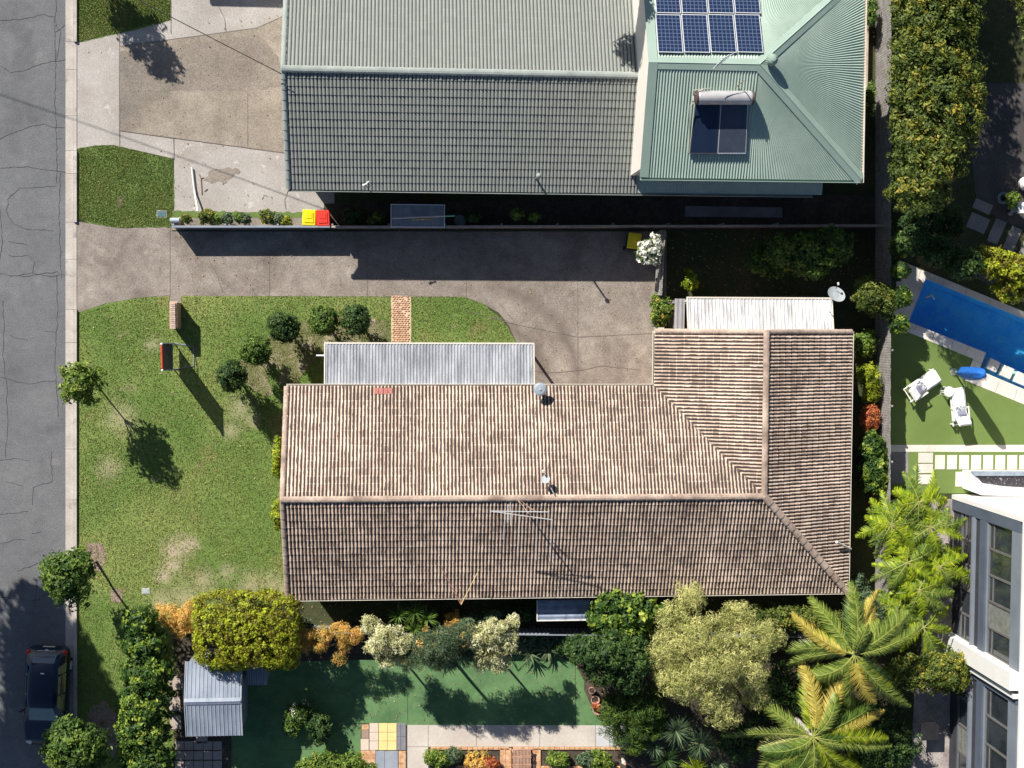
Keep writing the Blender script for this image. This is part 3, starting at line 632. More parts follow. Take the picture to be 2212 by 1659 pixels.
def caps(name, a, b, mat, parent, r=.13, seg=.42, lift=.02):
    """overlapping half-round ridge capping from a to b"""
    a, b = Vector(a), Vector(b); d = b - a; n = max(1, int(d.length / seg)); t = d.normalized()
    side = t.cross(Vector((0, 0, 1))).normalized(); up = side.cross(t); m = MB()
    for i in range(n):
        p, q = a.lerp(b, i / n), a.lerp(b, (i + 1.06) / n); vs = []
        for pt, k in ((p, 1.12), (q, .98)):
            for j in range(7):
                an = math.pi * (j / 6 * 1.1 - .05)
                vs.append(pt + side * math.cos(an) * r * k + up * (math.sin(an) * r * .62 * k - r * .15 + lift + (.012 if k > 1 else 0)))
        fs = [(j, j + 1, 8 + j, 7 + j) for j in range(6)] + [tuple(range(6, -1, -1)), tuple(range(7, 14))]
        m.add(vs, fs)
    return m.build(name, mat, parent)
def gutter(name, a, b, out, mat, parent, wd=.11, h=.11):
    a, b, out = Vector(a), Vector(b), Vector(out); z = Vector((0, 0, 1)); m = MB()
    def slab(p, q, w0, w1, z0, z1):
        vs = [p + out * w0 + z * z0, p + out * w1 + z * z0, q + out * w1 + z * z0, q + out * w0 + z * z0, p + out * w0 + z * z1, p + out * w1 + z * z1, q + out * w1 + z * z1, q + out * w0 + z * z1]
        m.add(vs, [(0, 1, 2, 3), (7, 6, 5, 4), (0, 4, 5, 1), (1, 5, 6, 2), (2, 6, 7, 3), (3, 7, 4, 0)])
    slab(a, b, wd - .02, wd, -h, 0.012); slab(a, b, 0, wd - .02, -h, -h + .02); slab(a, b, -.02, 0, -h, -.01)
    return m.build(name, mat, parent)
def window(parent, c, w_, h_, axis, nrm):
    """window set proud of a wall; axis 'x' or 'y' = the wall's run; nrm = +-1 outward"""
    c = Vector(c); m = MB()
    def bx(du, dz, su, sz, th, off):
        if axis == 'x': return (Vector((c.x + du, c.y + nrm * off, c.z + dz)), (su, th, sz))
        return (Vector((c.x + nrm * off, c.y + du, c.z + dz)), (th, su, sz))
    for du, dz, su, sz in ((0, h_ / 2, w_, .06), (0, -h_ / 2, w_ + .1, .06), (-w_ / 2, 0, .06, h_ - .07), (w_ / 2, 0, .06, h_ - .07), (0, 0, .05, h_ - .07)):
        a, s = bx(du, dz, su, sz, .06, .03); m.box(a, s)
    o = m.build('window', frameM, parent); mp = MB(); a, s = bx(0, 0, w_ - .07, h_ - .07, .012, .012); mp.box(a, s); mp.build('pane', glassM, o); return o

def on_plane(x, y, P0, n, off=0.0):
    d = ROT @ Vector((x - CX, CY - y, -F)); c = Vector((0, 0, H)); P = Vector(P0) + Vector(n) * off
    return c + d * ((P - c).dot(Vector(n)) / d.dot(Vector(n)))

# ================================================================== brown house
ZE = 2.7
xL = (U(620, 833, ZE).x + U(620, 1285, ZE).x) / 2
yN = U(1000, 835, ZE).y; yS = U(1200, 1286, ZE).y
xW = U(1415, 780, ZE).x; xE = U(1834, 1000, ZE).x
half = (yN - yS) / 2; yR = (yN + yS) / 2; ZR = ZE + half * math.tan(R(23.5))
hx_ = (xE - xW) / 2; xR = (xE + xW) / 2; yT = U(1620, 716, ZE + .9).y
print('brown', xL, xE, yN, yS, xW, yT, 'ridge z', ZR)
house = thing('house', 'long brick house with weathered brown tiled gable and hip roof', 'house', ((xL + xE) / 2, yR, 0))
m = MB(); i_ = .5
m.prism([(xL + .25, yN - i_), (xW + i_, yN - i_), (xW + i_, yT - .25), (xE - i_, yT - .25), (xE - i_, yS + i_), (xL + .25, yS + i_)], 0, ZE - .12)
m.build('wall', wallBrick, house)
m = MB(); m.prism([(xL + .04, yN - .02), (xW + .02, yN - .02), (xW + .02, yT - .06), (xE - .02, yT - .06), (xE - .02, yS + .02), (xL + .04, yS + .02)], ZE - .115, ZE - .06)
m.build('soffit', creamP, house)
# gable end walls
m = MB(); m.add([(xL + .25, yN - .4, ZE - .06), (xL + .25, yS + .4, ZE - .06), (xL + .25, yR, ZR - .2), (xL + .40, yN - .4, ZE - .06), (xL + .40, yS + .4, ZE - .06), (xL + .40, yR, ZR - .2)], [(0, 1, 2), (5, 4, 3), (0, 3, 4, 1), (1, 4, 5, 2), (2, 5, 3, 0)])
m.build('gable_wall', wallBrick, house); m = MB()
m.add([(xW + .4, yT - .25, ZE - .06), (xE - .4, yT - .25, ZE - .06), (xR, yT - .25, ZR - .2), (xW + .4, yT - .4, ZE - .06), (xE - .4, yT - .4, ZE - .06), (xR, yT - .4, ZR - .2)], [(2, 1, 0), (3, 4, 5), (0, 1, 4, 3), (1, 2, 5, 4), (2, 0, 3, 5)])
m.build('gable_wall', wallBrick, house)
sl = (ZR - ZE); Lm = math.hypot(half, sl); Lw = math.hypot(hx_, sl)
sN = Vector((0, -half, sl)).normalized(); sS = Vector((0, half, sl)).normalized()
sW = Vector((hx_, 0, sl)).normalized(); sE_ = Vector((-hx_, 0, sl)).normalized()
W_ = xW - xL
rf = dict(pitch=.152, amp=.036, prof=p_tile, course=.325, step=.044)
roof_sheet('roof', (xL, yN, ZE), (1, 0, 0), sN, (0, W_), (0, W_ + hx_), Lm, brownTile, house, seed=1, **rf)
roof_sheet('roof', (xL, yS, ZE), (1, 0, 0), sS, (0, xE - xL), (0, W_ + hx_), Lm, brownTile, house, seed=2, **rf)
roof_sheet('roof', (xW, yT, ZE), (0, -1, 0), sW, (0, yT - yN), (0, yT - yR), Lw, brownTile, house, seed=3, **rf)
roof_sheet('roof', (xE, yT, ZE), (0, -1, 0), sE_, (0, yT - yS), (0, yT - yR), Lw, brownTile, house, seed=4, **rf)
caps('ridge_capping', (xL - .04, yR, ZR + .02), (xR, yR, ZR + .02), ridgeBrown, house)
caps('ridge_capping', (xR, yT + .05, ZR + .02), (xR, yR, ZR + .02), ridgeBrown, house)
caps('hip_capping', (xE + .0, yS, ZE + .06), (xR, yR, ZR + .04), ridgeBrown, house, r=.15)
for a, b in (((xL, yN, ZE + .03), (xL, yR, ZR + .03)), ((xL, yS, ZE + .03), (xL, yR, ZR + .03))): caps('verge_capping', a, b, ridgeBrown, house, r=.10)
for a, b in (((xW, yT, ZE + .03), (xR, yT, ZR + .03)), ((xE, yT, ZE + .03), (xR, yT, ZR + .03))): caps('verge_capping', a, b, ridgeBrown, house, r=.10)
# the valley between the two wings
m = MB(); m.tube([(xW, yN, ZE + .015), (xR, yR, ZR)], .035, 6); m.build('valley', M('valley_lead', [(.4, (.10, .085, .08))], 2, .7), house)
gutter('gutter', (xL, yN, ZE + .02), (xW + .0, yN, ZE + .02), (0, 1, 0), creamP, house)
gutter('gutter', (xW, yN + .12, ZE + .02), (xW, yT, ZE + .02), (-1, 0, 0), creamP, house)
gutter('gutter', (xE, yS, ZE + .02), (xE, yT, ZE + .02), (1, 0, 0), creamP, house)
gutter('gutter', (xL, yS, ZE + .02), (xE, yS, ZE + .02), (0, -1, 0), creamP, house)
m = MB()
for i in range(4):
    q = [on_plane(x, y, (xL, yN, ZE), sN.cross(Vector((1, 0, 0))).normalized(), .078) for x, y in ((808 + i * 10.2, 851), (817 + i * 10.2, 851), (817 + i * 10.2, 838), (808 + i * 10.2, 838))]
    m.hexa(*q, .02)
redm = m.build('replacement_tile', M('red_tile', [(0.3, (0.38, 0.14, 0.12)), (0.7, (0.48, 0.19, 0.16))], 3, .8, .2), house); tag(redm, 'row of replacement tiles in dull red at the eave')
for x, zz in ((-3, 0), (0, 0)): pass
for i, fx in enumerate((.2, .42, .62, .84)): window(house, (xL + (xE - xL) * fx, yS + i_, 1.45), 1.6, 1.1, 'x', -1)
for fy in (.3, .7): window(house, (xL + .25, yS + (yN - yS) * fy, 1.45), 1.5, 1.1, 'y', -1)
window(house, (xL + 4, yN - i_, 1.4), 1.7, 1.2, 'x', 1)
m = MB(); m.box((xL + 9.2, yN - i_ + .03, 1.03), (.95, .06, 2.06)); dd_ = m.build('door', M('door_timber', [(.4, (.22, .11, .06))], 2, .5), house)
mh = MB(); mh.box((xL + 9.55, yN - i_ + .09, 1.0), (.04, .06, .12)); mh.build('handle', frameM, dd_)
m = MB(); m.box((xW + i_ - .03, (yN + yT) / 2 + .1, 1.1), (.06, 2.5, 2.1)); m.build('garage_door', creamP, house)

# front porch roof and rear awning (own posts)
def awning(name, pix, zfront, zback, mat, label, pitch, seed, facing=1, amp=.034, prof=p_rib, tiltcol=None):
    """pix = (x0, yfront, x1, yback)"""
    x0, yf, x1, yb = pix
    a, b = U(x0, yf, zfront), U(x1, yf, zfront); c = U(x0, yb, zback)
    yy0, yy1 = (a.y + b.y) / 2, c.y; xa = (a.x + U(x0, yb, zback).x) / 2; xb = (b.x + U(x1, yb, zback).x) / 2
    t = thing(name, label, 'awning', ((xa + xb) / 2, (yy0 + yy1) / 2, 0))
    s = Vector((0, yy1 - yy0, zback - zfront)); V = s.length; s.normalize()
    roof_sheet('roof_sheet', (xa, yy0, zfront), (1, 0, 0), s, (0, xb - xa), (0, xb - xa), V, mat, t, pitch, amp, prof, sub=8, seed=seed)
    mm = MB(); z_ = zfront - .1; sg = 1 if yy0 > yy1 else -1
    mm.box(((xa + xb) / 2, yy0 + .03 * sg, zfront - .02), (xb - xa + .1, .07, .12)); 
    for x_ in (xa - .03, xb + .03): mm.hexa((x_ - .025, min(yy0, yy1), (zfront if yy0 < yy1 else zback) + .04), (x_ + .025, min(yy0, yy1), (zfront if yy0 < yy1 else zback) + .04), (x_ + .025, max(yy0, yy1), (zback if yy0 < yy1 else zfront) + .04), (x_ - .025, max(yy0, yy1), (zback if yy0 < yy1 else zfront) + .04), .12)
    mm.build('gutter', creamP, t)
    n = max(3, int((xb - xa) / 2.6))
    for i in range(n + 1):
        q = MB(); q.box((xa + .1 + (xb - xa - .2) * i / n, yy0 - .1 * sg, (zfront - .13) / 2), (.09, .09, zfront - .13)); q.build('post', whiteP, t)
    return t
awning('porch_roof', (703, 743, 1152, 833), 2.35, 2.62, galv, 'long grey corrugated metal porch roof in front of the brown house', .135, 11)
awning('patio_roof', (1487, 645, 1797, 714), 2.3, 2.6, whiteRoof, 'bright white ribbed metal patio roof behind the brown house', .16, 12, prof=p_pan, amp=.045)
# little lean-to beside the patio roof and the water lines
t = thing('lean_to', 'small shaded grey lean-to roof at left end of the white patio roof', 'lean-to', U(1472, 680))
a = U(1458, 645, 2.0); b = U(1482, 712, 2.0)
roof_sheet('roof_sheet', (a.x, b.y, 1.9), (1, 0, 0), Vector((0, 1, .05)).normalized(), (0, b.x - a.x - .06), (0, b.x - a.x - .06), a.y - b.y, M('pale_fibro', [(0.3, (.30, .29, .30)), (0.7, (.42, .41, .42))], 1, .8), t, .2, .02, p_rib, sub=6)
m = MB(); m.box(((a.x + b.x) / 2, (a.y + b.y) / 2, .92), (b.x - a.x - .2, a.y - b.y - .1, 1.84)); m.build('wall', pavM, t)

# ================================================================== green house
Z2 = 3.1
gL = (U(620, 412, Z2).x + U(613, 155, 5.2).x) / 2; gyS = U(1000, 412, Z2).y
def solve_ridge(x, y, z0, y0, ang):
    z = z0 + 2
    for _ in range(30):
        yy = U(x, y, z).y; z = z0 + (yy - y0) * math.tan(R(ang))
    return yy, z
gyR, gzR = solve_ridge(1000, 156, Z2, gyS, 22.0)
gyN = 2 * gyR - gyS
UE = 5.8
uxW = (U(1385, 385, UE).x + U(1404, 137, 7.8).x) / 2; uyS = U(1600, 386, UE).y; uxE = U(1860, 385, UE).x
uyR, uzR = solve_ridge(1500, 137, UE, uyS, 22.0); uyN = 2 * uyR - uyS; ud = uyR - uyS
print('green', gL, gyS, gyR, gzR, 'upper', uxW, uxE, uyS, uyR, uzR, U(1385, 385, UE).x, U(1404, 137, uzR).x, U(620, 412, Z2).x, U(610, 155, gzR).x)
gh = thing('house', 'two level house with grey tiled front roof and pale green metal upper roof', 'house', ((gL + uxE) / 2, gyR, 0))
sG = Vector((0, gyR - gyS, gzR - Z2)).normalized(); LG = math.hypot(gyR - gyS, gzR - Z2); gw = uxW + .3 - gL
rg_ = dict(pitch=.152, amp=.033, prof=p_tile, course=.335, step=.028)
roof_sheet('tiled_roof', (gL, gyS, Z2), (1, 0, 0), sG, (0, gw), (0, gw), LG, greenTile, gh, seed=5, **rg_)
sGn = Vector((0, -(gyR - gyS), gzR - Z2)).normalized()
roof_sheet('tiled_roof', (gL, gyN, Z2), (1, 0, 0), sGn, (0, gw), (0, gw), LG, greenTile, gh, seed=6, **rg_)
caps('ridge_capping', (gL - .05, gyR, gzR + .03), (uxW - .02, gyR, gzR + .03), ridgeGreen, gh, r=.14)
for yy in (gyS, gyN): caps('verge_capping', (gL, yy, Z2 + .03), (gL, gyR, gzR + .03), ridgeGreen, gh, r=.10, seg=.40)
gutter('gutter', (gL, gyS, Z2 + .02), (uxW + 8.0, gyS, Z2 + .02), (0, -1, 0), ridgeGreen, gh)
rendM = M('grey_render', [(0.3, (0.42, 0.40, 0.37)), (0.7, (0.54, 0.52, 0.48))], .8, .85, .08, 20, .1)
m = MB(); m.prism([(gL + .3, gyS + 1.0), (uxE - .6, gyS + 1.0), (uxE - .6, gyN - .5), (gL + .3, gyN - .5)], 0, Z2 - .1); m.build('wall', rendM, gh)
m = MB(); m.add([(gL + .3, gyN - .3, Z2 - .09), (gL + .3, gyS + .3, Z2 - .09), (gL + .3, gyR, gzR - .2), (gL + .45, gyN - .3, Z2 - .09), (gL + .45, gyS + .3, Z2 - .09), (gL + .45, gyR, gzR - .2)], [(0, 1, 2), (5, 4, 3), (0, 3, 4, 1), (1, 4, 5, 2), (2, 5, 3, 0)]); m.build('gable_wall', rendM, gh)
# upper storey with its white gable wall facing the street side
m = MB(); wy = uyS + .35
m.prism([(uxW + .16, wy), (uxE - .6, wy), (uxE - .6, uyN - .35), (uxW + .16, uyN - .35)], Z2 - .05, UE - .1); m.build('upper_wall', rendM, gh)
m = MB(); pts = [(wy, 2.9), (uyN - .35, 2.9), (uyN - .35, UE + .05), (uyR, uzR - .08), (wy, UE + .05)]
m.add([(uxW, y, z) for y, z in pts] + [(uxW + .16, y, z) for y, z in pts], [(4, 3, 2, 1, 0), (5, 6, 7, 8, 9)] + [(i, (i + 1) % 5, 5 + (i + 1) % 5, 5 + i) for i in range(5)])
wgw = m.build('white_gable_wall', M('white_render', [(0.3, (0.80, 0.74, 0.66)), (0.7, (0.86, 0.81, 0.74))], .5, .7, .03, 20, .05), gh)
# skillion under the upper eave
a = U(1780, 412, Z2)
s3 = Vector((0, 1, .25)).normalized()
roof_sheet('skillion_roof', (uxW - .1, gyS, Z2 + .0), (1, 0, 0), s3, (.3, a.x - uxW), (.3, a.x - uxW), 1.6, roofGreen, gh, .09, .018, p_sine, sub=4)
# upper metal roof
sU = Vector((0, ud, uzR - UE)).normalized(); LU = math.hypot(ud, uzR - UE)
xr_ = uxE - ud; pu = U(1640, 137, uzR).x; 
print('hip ridge end', xr_, 'photo', pu)
xr_ = pu
mr = dict(pitch=.118, amp=.046, prof=p_sine, sub=6)
roof_sheet('metal_roof', (uxW, uyS, UE), (1, 0, 0), sU, (0, uxE - uxW), (0, xr_ - uxW), LU, roofGreen, gh, **mr)
roof_sheet('metal_roof', (uxW, uyN, UE), (1, 0, 0), Vector((0, -ud, uzR - UE)).normalized(), (0, uxE - uxW), (0, xr_ - uxW), LU, roofGreen, gh, **mr)
roof_sheet('metal_roof', (uxE, uyS, UE), (0, 1, 0), Vector((-(uxE - xr_), 0, uzR - UE)).normalized(), (0, 2 * ud), (ud, ud), math.hypot(uxE - xr_, uzR - UE), roofGreen, gh, **mr)
def flash(name, a, b, wd, mat, parent, lift=.045):
    a, b = Vector(a), Vector(b); t = (b - a).normalized(); sd_ = t.cross(Vector((0, 0, 1))).normalized(); up = Vector((0, 0, lift)); m = MB()
    dn = Vector((0, 0, -wd * .33))
    vs = [a - sd_ * wd + up + dn, a - sd_ * .03 + up, a + up + Vector((0, 0, .03)), a + sd_ * .03 + up, a + sd_ * wd + up + dn]; vs += [v + (b - a) for v in vs]
    m.add(vs, [(i, i + 1, i + 6, i + 5) for i in range(4)]); return m.build(name, mat, parent)
flashM = M('pale_green_flashing', [(0.3, (0.30, 0.395, 0.335)), (0.7, (0.35, 0.45, 0.385))], .8, .4, .05, 20, 0)
flash('ridge_flashing', (uxW - .02, uyR, uzR), (xr_, uyR, uzR), .24, flashM, gh)
flash('hip_flashing', (uxE, uyS, UE + .02), (xr_, uyR, uzR + .02), .24, flashM, gh)
flash('hip_flashing', (uxE, uyN, UE + .02), (xr_, uyR, uzR + .02), .24, flashM, gh)
m = MB()
for yy in (uyS, uyN):
    q0, q1 = Vector((uxW - .04, yy, UE + .06)), Vector((uxW - .04, uyR, uzR + .07)); dx = Vector((.36, 0, 0))
    vs = [q0, q0 + dx, q1 + dx, q1]
    if yy == uyN: vs = vs[::-1]
    m.add(vs + [v - Vector((0, 0, .02)) for v in vs], [(0, 1, 2, 3), (7, 6, 5, 4), (0, 4, 5, 1), (1, 5, 6, 2), (2, 6, 7, 3), (3, 7, 4, 0)])
    
m.build('barge_flashing', flashM, gh)
gutter('gutter', (uxW, uyS, UE + .02), (uxE, uyS, UE + .02), (0, -1, 0), flashM, gh)
gutter('gutter', (uxE, uyS - .1, UE + .02), (uxE, uyN, UE + .02), (1, 0, 0), creamP, gh)
for fx in (.15, .5, .8): window(gh, (uxW + (uxE - uxW) * fx, uyS + .35, 4.7), 1.4, .8, 'x', -1)
for fx in (.15, .35, .55, .75): window(gh, (gL + (uxE - gL) * fx, gyS + 1.0, 1.5), 1.6, 1.1, 'x', -1)
window(gh, (gL + .3, gyR - 2.4, 1.5), 1.8, 1.2, 'y', -1)
m = MB(); m.box((gL + .27, gyR + 1.6, 1.1), (.06, 4.6, 2.2)); m.build('garage_door', creamP, gh)

# solar panels on the north slope
P0 = (uxW, uyR, uzR); nN = Vector((0, uzR - UE, ud)).normalized(); nS = Vector((0, -(uzR - UE), ud)).normalized()
cellM, ct, cb = nodes_of('solar_cells')
tc = ct.nodes.new('ShaderNodeTexCoord'); sx = ct.nodes.new('ShaderNodeSeparateXYZ'); ct.links.new(tc.outputs['Generated'], sx.inputs[0])
def grid(nod, k, wd):
    f = mth(ct, 'FRACT', mth(ct, 'MULTIPLY', nod, k)); return mth(ct, 'GREATER_THAN', mth(ct, 'ABSOLUTE', mth(ct, 'SUBTRACT', f, .5)), .5 - wd)
gm = mth(ct, 'MAXIMUM', grid(sx.outputs[0], 6.0, .06), grid(sx.outputs[1], 10.0, .06))
fm = mth(ct, 'MULTIPLY', mth(ct, 'MAXIMUM', grid(sx.outputs[0], 18.0, .08), 0.0), .25)
nz = noise(ct, world_pos(ct), 6, 3)
bc = mixc(ct, nz.outputs[0], (.006, .014, .048), (.015, .028, .08))
bc = mixc(ct, fm, bc, (.07, .11, .19)); bc = mixc(ct, gm, bc, (.12, .16, .24))
ct.links.new(bc, cb.inputs['Base Color']); cb.inputs['Roughness'].default_value = .25; cb.inputs['Specular IOR Level'].default_value = .5
alu = M('aluminium', [(0.3, (0.70, 0.71, 0.73)), (0.7, (0.80, 0.81, 0.83))], 2, .35, .03, 20, 0, metal=.3)
col0 = [1415.5, 1419.5]; colx_t = [1415.5, 1471.5, 1529, 1586, 1643]; colx_b = [1419.5, 1476, 1533.5, 1591, 1648.5]
rowlab = ['row nearest the ridge', 'row further from the ridge, cut by the top of the picture']
collab = ['leftmost', 'second from left', 'third from left', 'rightmost']
sarr = thing('solar_array', 'array of dark blue solar panels on the sunny side of the green metal roof', 'solar array', on_plane(1530, 70, P0, nN))
for r_ in range(2):
    for c_ in range(4):
        def px(i, f): return colx_t[i] + (colx_b[i] - colx_t[i]) * f
        if r_ == 0: yt, yb, ft, fb = 30.5, 112.5, 0, 1
        else: yt, yb, ft, fb = -54, 27.5, -1.05, -.04
        q = [on_plane(px(c_, fb) + 1, yb, P0, nN, .14), on_plane(px(c_ + 1, fb) - 1, yb, P0, nN, .14), on_plane(px(c_ + 1, ft) - 1, yt, P0, nN, .14), on_plane(px(c_, ft) + 1, yt, P0, nN, .14)]
        # square the panel up on the slope
        xa, xb = (q[0].x + q[3].x) / 2, (q[1].x + q[2].x) / 2; q = [Vector((xa, q[0].y, q[0].z)), Vector((xb, q[0].y, q[0].z)), Vector((xb, q[3].y, q[3].z)), Vector((xa, q[3].y, q[3].z))]
        cen = sum(q, Vector()) / 4
        m = MB(); m.hexa(q[0], q[1], q[2], q[3], .035); t = m.build('solar_panel', alu, sarr)
        def ins(p, f=.955): v = cen + (p - cen) * f; return v + nN * .004
        yspan = (q[3] - q[0]).length; xspan = (q[1] - q[0]).length
        qq = []
        for p in q:
            v = p - cen; v.x *= (1 - .06 / xspan); v.y *= (1 - .06 / yspan); v.z *= (1 - .06 / yspan); qq.append(cen + v + nN * .004)
        m = MB(); m.add(qq, [(0, 1, 2, 3)]); m.build('cells', cellM, t)

# solar hot water unit on the south slope
tk = thing('solar_water_heater', 'roof mounted solar hot water heater with horizontal silver tank above two dark collectors', 'water heater', on_plane(1565, 260, P0, nS))
a = on_plane(1503, 211, P0, nS, .33); b = on_plane(1627, 211, P0, nS, .33); ax = (b - a).normalized()
m = MB(); m.tube([a + ax * .05, a + ax * .12, b - ax * .12, b - ax * .05], [.24, .27, .27, .24], 28); m.build('tank', M('silver_tank', [(0.3, (0.42, 0.41, 0.42)), (0.7, (0.54, 0.53, 0.53))], 3, .4, .08, 30, .2, metal=.2), tk, smooth=False)
for p, s_ in ((a, -1), (b, 1)):
    m = MB(); m.tube([p + ax * s_ * -.07, p + ax * s_ * .0, p + ax * s_ * .03], [.275, .275, .22], 28); m.build('end_cap', M('dark_end_cap', [(.4, (.10, .07, .07))], 2, .6), tk)
m = MB()
m.tube([a + Vector((-.03, .1, .1)), a + Vector((-.15, .25, .15)), a + Vector((.5, .34, .12))], .022, 6); m.tube([a + Vector((-.02, -.15, .0)), a + Vector((-.2, -.3, -.1)), on_plane(1488, 330, P0, nS, .1)], .02, 6)
m.tube([a + Vector((.05, .2, .2)), a + Vector((.25, .3, .22)), a + Vector((.6, .36, .1))], .02, 6); m.tube([a + Vector((-.12, .05, .1)), a + Vector((-.12, -.15, .12))], .03, 6)
m.build('pipework', M('brass_pipe', [(.4, (.65, .60, .50))], 2, .4, metal=.3), tk)
for k, pts in enumerate([((1502, 224), (1490, 332), (1549, 332), (1555, 224)), ((1557, 224), (1550, 332), (1611, 332), (1616, 224))]):
    q = [on_plane(*pts[1], P0, nS, .17), on_plane(*pts[2], P0, nS, .17), on_plane(*pts[3], P0, nS, .17), on_plane(*pts[0], P0, nS, .17)]
    m = MB(); m.hexa(*q, .08); c = m.build('collector', alu if k else M('dark_frame', [(.4, (.10, .10, .11))], 2, .5), tk)
    cen = sum(q, Vector()) / 4; qq = [cen + (p - cen) * .955 + nS * .004 for p in q]
    m = MB(); m.add(qq, [(0, 1, 2, 3)]); m.build('glass', M(f'collector_glass_{k}', [(.4, ((.018, .032, .07), (.065, .08, .115))[k])], 2, .35, .15, 20, 0), c)
# turbine vent on the hip
def turbine(loc, r, label, mat, h=.22):
    t = thing('roof_vent', label, 'roof vent', loc); loc = Vector(loc)
    m = MB(); m.lathe(loc, [(r * .62, -.15), (r * .6, .12)], 20); m.build('collar', mat, t)
    m = MB(); N = 22; prof = [(.72, .12), (.98, .2), (1.0, .28), (.85, .38), (.45, .44), (.12, .45)]; vs = []; fs = []
    for i, (rr, z) in enumerate(prof):
        for k in range(N * 2):
            an = math.pi * k / N + i * .12; q = r * rr * (1.0 if k % 2 else .88); vs.append(loc + Vector((q * math.cos(an), q * math.sin(an), z * h / .22)))
    for i in range(len(prof) - 1):
        for k in range(N * 2): fs.append((i * 2 * N + k, i * 2 * N + (k + 1) % (2 * N), (i + 1) * 2 * N + (k + 1) % (2 * N), (i + 1) * 2 * N + k))
    fs.append(tuple(range((len(prof) - 1) * 2 * N, len(prof) * 2 * N))); m.add(vs, fs); m.build('turbine_head', mat, t); return t
nE = Vector((uzR - UE, 0, uxE - xr_)).normalized()
turbine(on_plane(1662, 133, P0 if False else (xr_, uyR, uzR), nE, .02), .24, 'pale green ribbed turbine vent beside the ridge end of the metal roof', flashM, .30)

# small flues on the grey tiles
nG = Vector((0, -(gzR - Z2), gyR - gyS)).normalized(); PG = (gL, gyR, gzR)
t = thing('roof_flue', 'slim leaning vent pipe with small cap on right part of grey tiled roof', 'flue', on_plane(1158, 386, PG, nG))
c = on_plane(1158, 386, PG, nG)
m = MB(); m.tube([c - Vector((0, 0, .1)), c + Vector((.0, 0, 1.1))], .045, 10); m.build('pipe', ridgeGreen, t)
m = MB(); m.lathe(c, [(.10, 1.1), (.10, 1.14), (.04, 1.2)], 14); m.build('cap', ridgeGreen, t)
t = thing('wall_bracket', 'white cable bracket with twisted wires near the eave of grey tiled roof', 'bracket', on_plane(790, 400, PG, nG))
c = on_plane(790, 400, PG, nG)
m = MB(); m.tube([c, c + Vector((0, 0, .3)), c + Vector((.15, .12, .36))], .03, 6); m.tube([c + Vector((0, 0, .3)), c + Vector((-.12, -.05, .3))], .04, 6); m.build('arm', whiteP, t)
m = MB(); m.tube([c + Vector((.1, .1, .34)), c + Vector((.2, -.05, .2)), c + Vector((.1, -.2, .12)), c + Vector((.25, -.3, .05))], .012, 5); m.build('wires', darkM, t)
def yagi(name, base, h, boom_a, boom_b, els, label, r=.012, mat=None, guys=()):
    t = thing(name, label, 'antenna', base); mat = mat or alu; base = Vector(base); top = base + Vector((0, 0, h))
    m = MB(); m.tube([base - Vector((0, 0, .05)), top], .022, 8); m.build('mast', M('rusty_mast', [(.4, (.42, .30, .24))], 4, .7), t)
    A_, B_ = Vector(boom_a), Vector(boom_b); m = MB(); m.tube([A_, B_], r * 1.4, 6); m.build('boom', mat, t)
    for f, vec in els:
        p = A_.lerp(B_, f); v = Vector(vec); m = MB(); m.tube([p - v * .5, p + v * .5], r, 5); m.build('element', mat, t)
    return t
c = on_plane(1575, 158, P0, nS)
yagi('antenna', on_plane(1593, 185, P0, nS), 1.0, on_plane(1545, 146, P0, nS, 1.0), on_plane(1575, 118, P0, nS, 1.0), [(.1 + .16 * i, (.30 + .03 * i, .18, 0)) for i in range(6)], 'small silver aerial on thin mast above the ridge of green metal roof')

# ---- things on the brown roof
nS2 = Vector((0, -sl, half)).normalized(); nN2 = Vector((0, sl, half)).normalized(); PB = (xL, yR, ZR)
# pale disc cap
c = on_plane(1163, 839, PB, nN2)
t = thing('roof_vent', 'round pale grey disc capped vent at the lower edge of brown roof', 'roof vent', c)
discM = M('pale_blue_grey_metal', [(0.3, (0.30, 0.35, 0.39)), (0.7, (0.38, 0.43, 0.48))], 2, .5, .05)
m = MB(); m.lathe(c, [(.09, -.1), (.09, .70)], 16); m.build('pipe', discM, t)
m = MB(); m.lathe(c, [(.25, .68), (.28, .71), (.28, .74), (.2, .78), (.03, .80)], 32); m.build('cap', discM, t)
m = MB(); m.lathe(c, [(.03, .80), (.03, .84)], 8); m.build('knob', alu, t)
def dish(name, base, arm_top, centre, r, nrm, label, ry=1.0):
    t = thing(name, label, 'satellite dish', base); base = Vector(base)
    m = MB(); m.tube([base - Vector((0, 0, .04)), base + Vector((0, 0, .25)), Vector(arm_top)], .022, 7); m.build('mount', alu, t)
    q = Vector(nrm).to_track_quat('Z', 'Y').to_matrix().to_4x4(); m = MB()
    prof = [(0.02, 0), (r * .4, r * .03), (r * .75, r * .12), (r, r * .22), (r, r * .25), (r * .75, r * .15), (r * .4, r * .06), (.02, .03)]
    m.lathe(centre, prof, 36, q); m.build('dish', M('dish_grey', [(0.3, (0.32, 0.35, 0.37)), (0.7, (0.40, 0.43, 0.45))], 2, .5, .03), t, smooth=False)
    n = Vector(nrm).normalized(); f = Vector(centre) + n * r * 1.0 + Vector((-.05, .22, 0)); m = MB(); m.tube([Vector(centre) + Vector((0, r * .75, 0)), f], .015, 6); m.build('feed_arm', darkM, t)
    m = MB(); m.tube([f, f + Vector((-.03, .10, .02))], .045, 10); m.build('feed_horn', whiteP, t); return t
pc = U(1805, 638, 3.0)
dish('satellite_dish', U(1790, 668, 2.55), pc + Vector((-.1, -.1, -.08)), pc, .40, (0.15, .55, .8), 'large grey oval satellite dish at the right corner of the white patio roof')
c = on_plane(1196, 1066, PB, nN2)
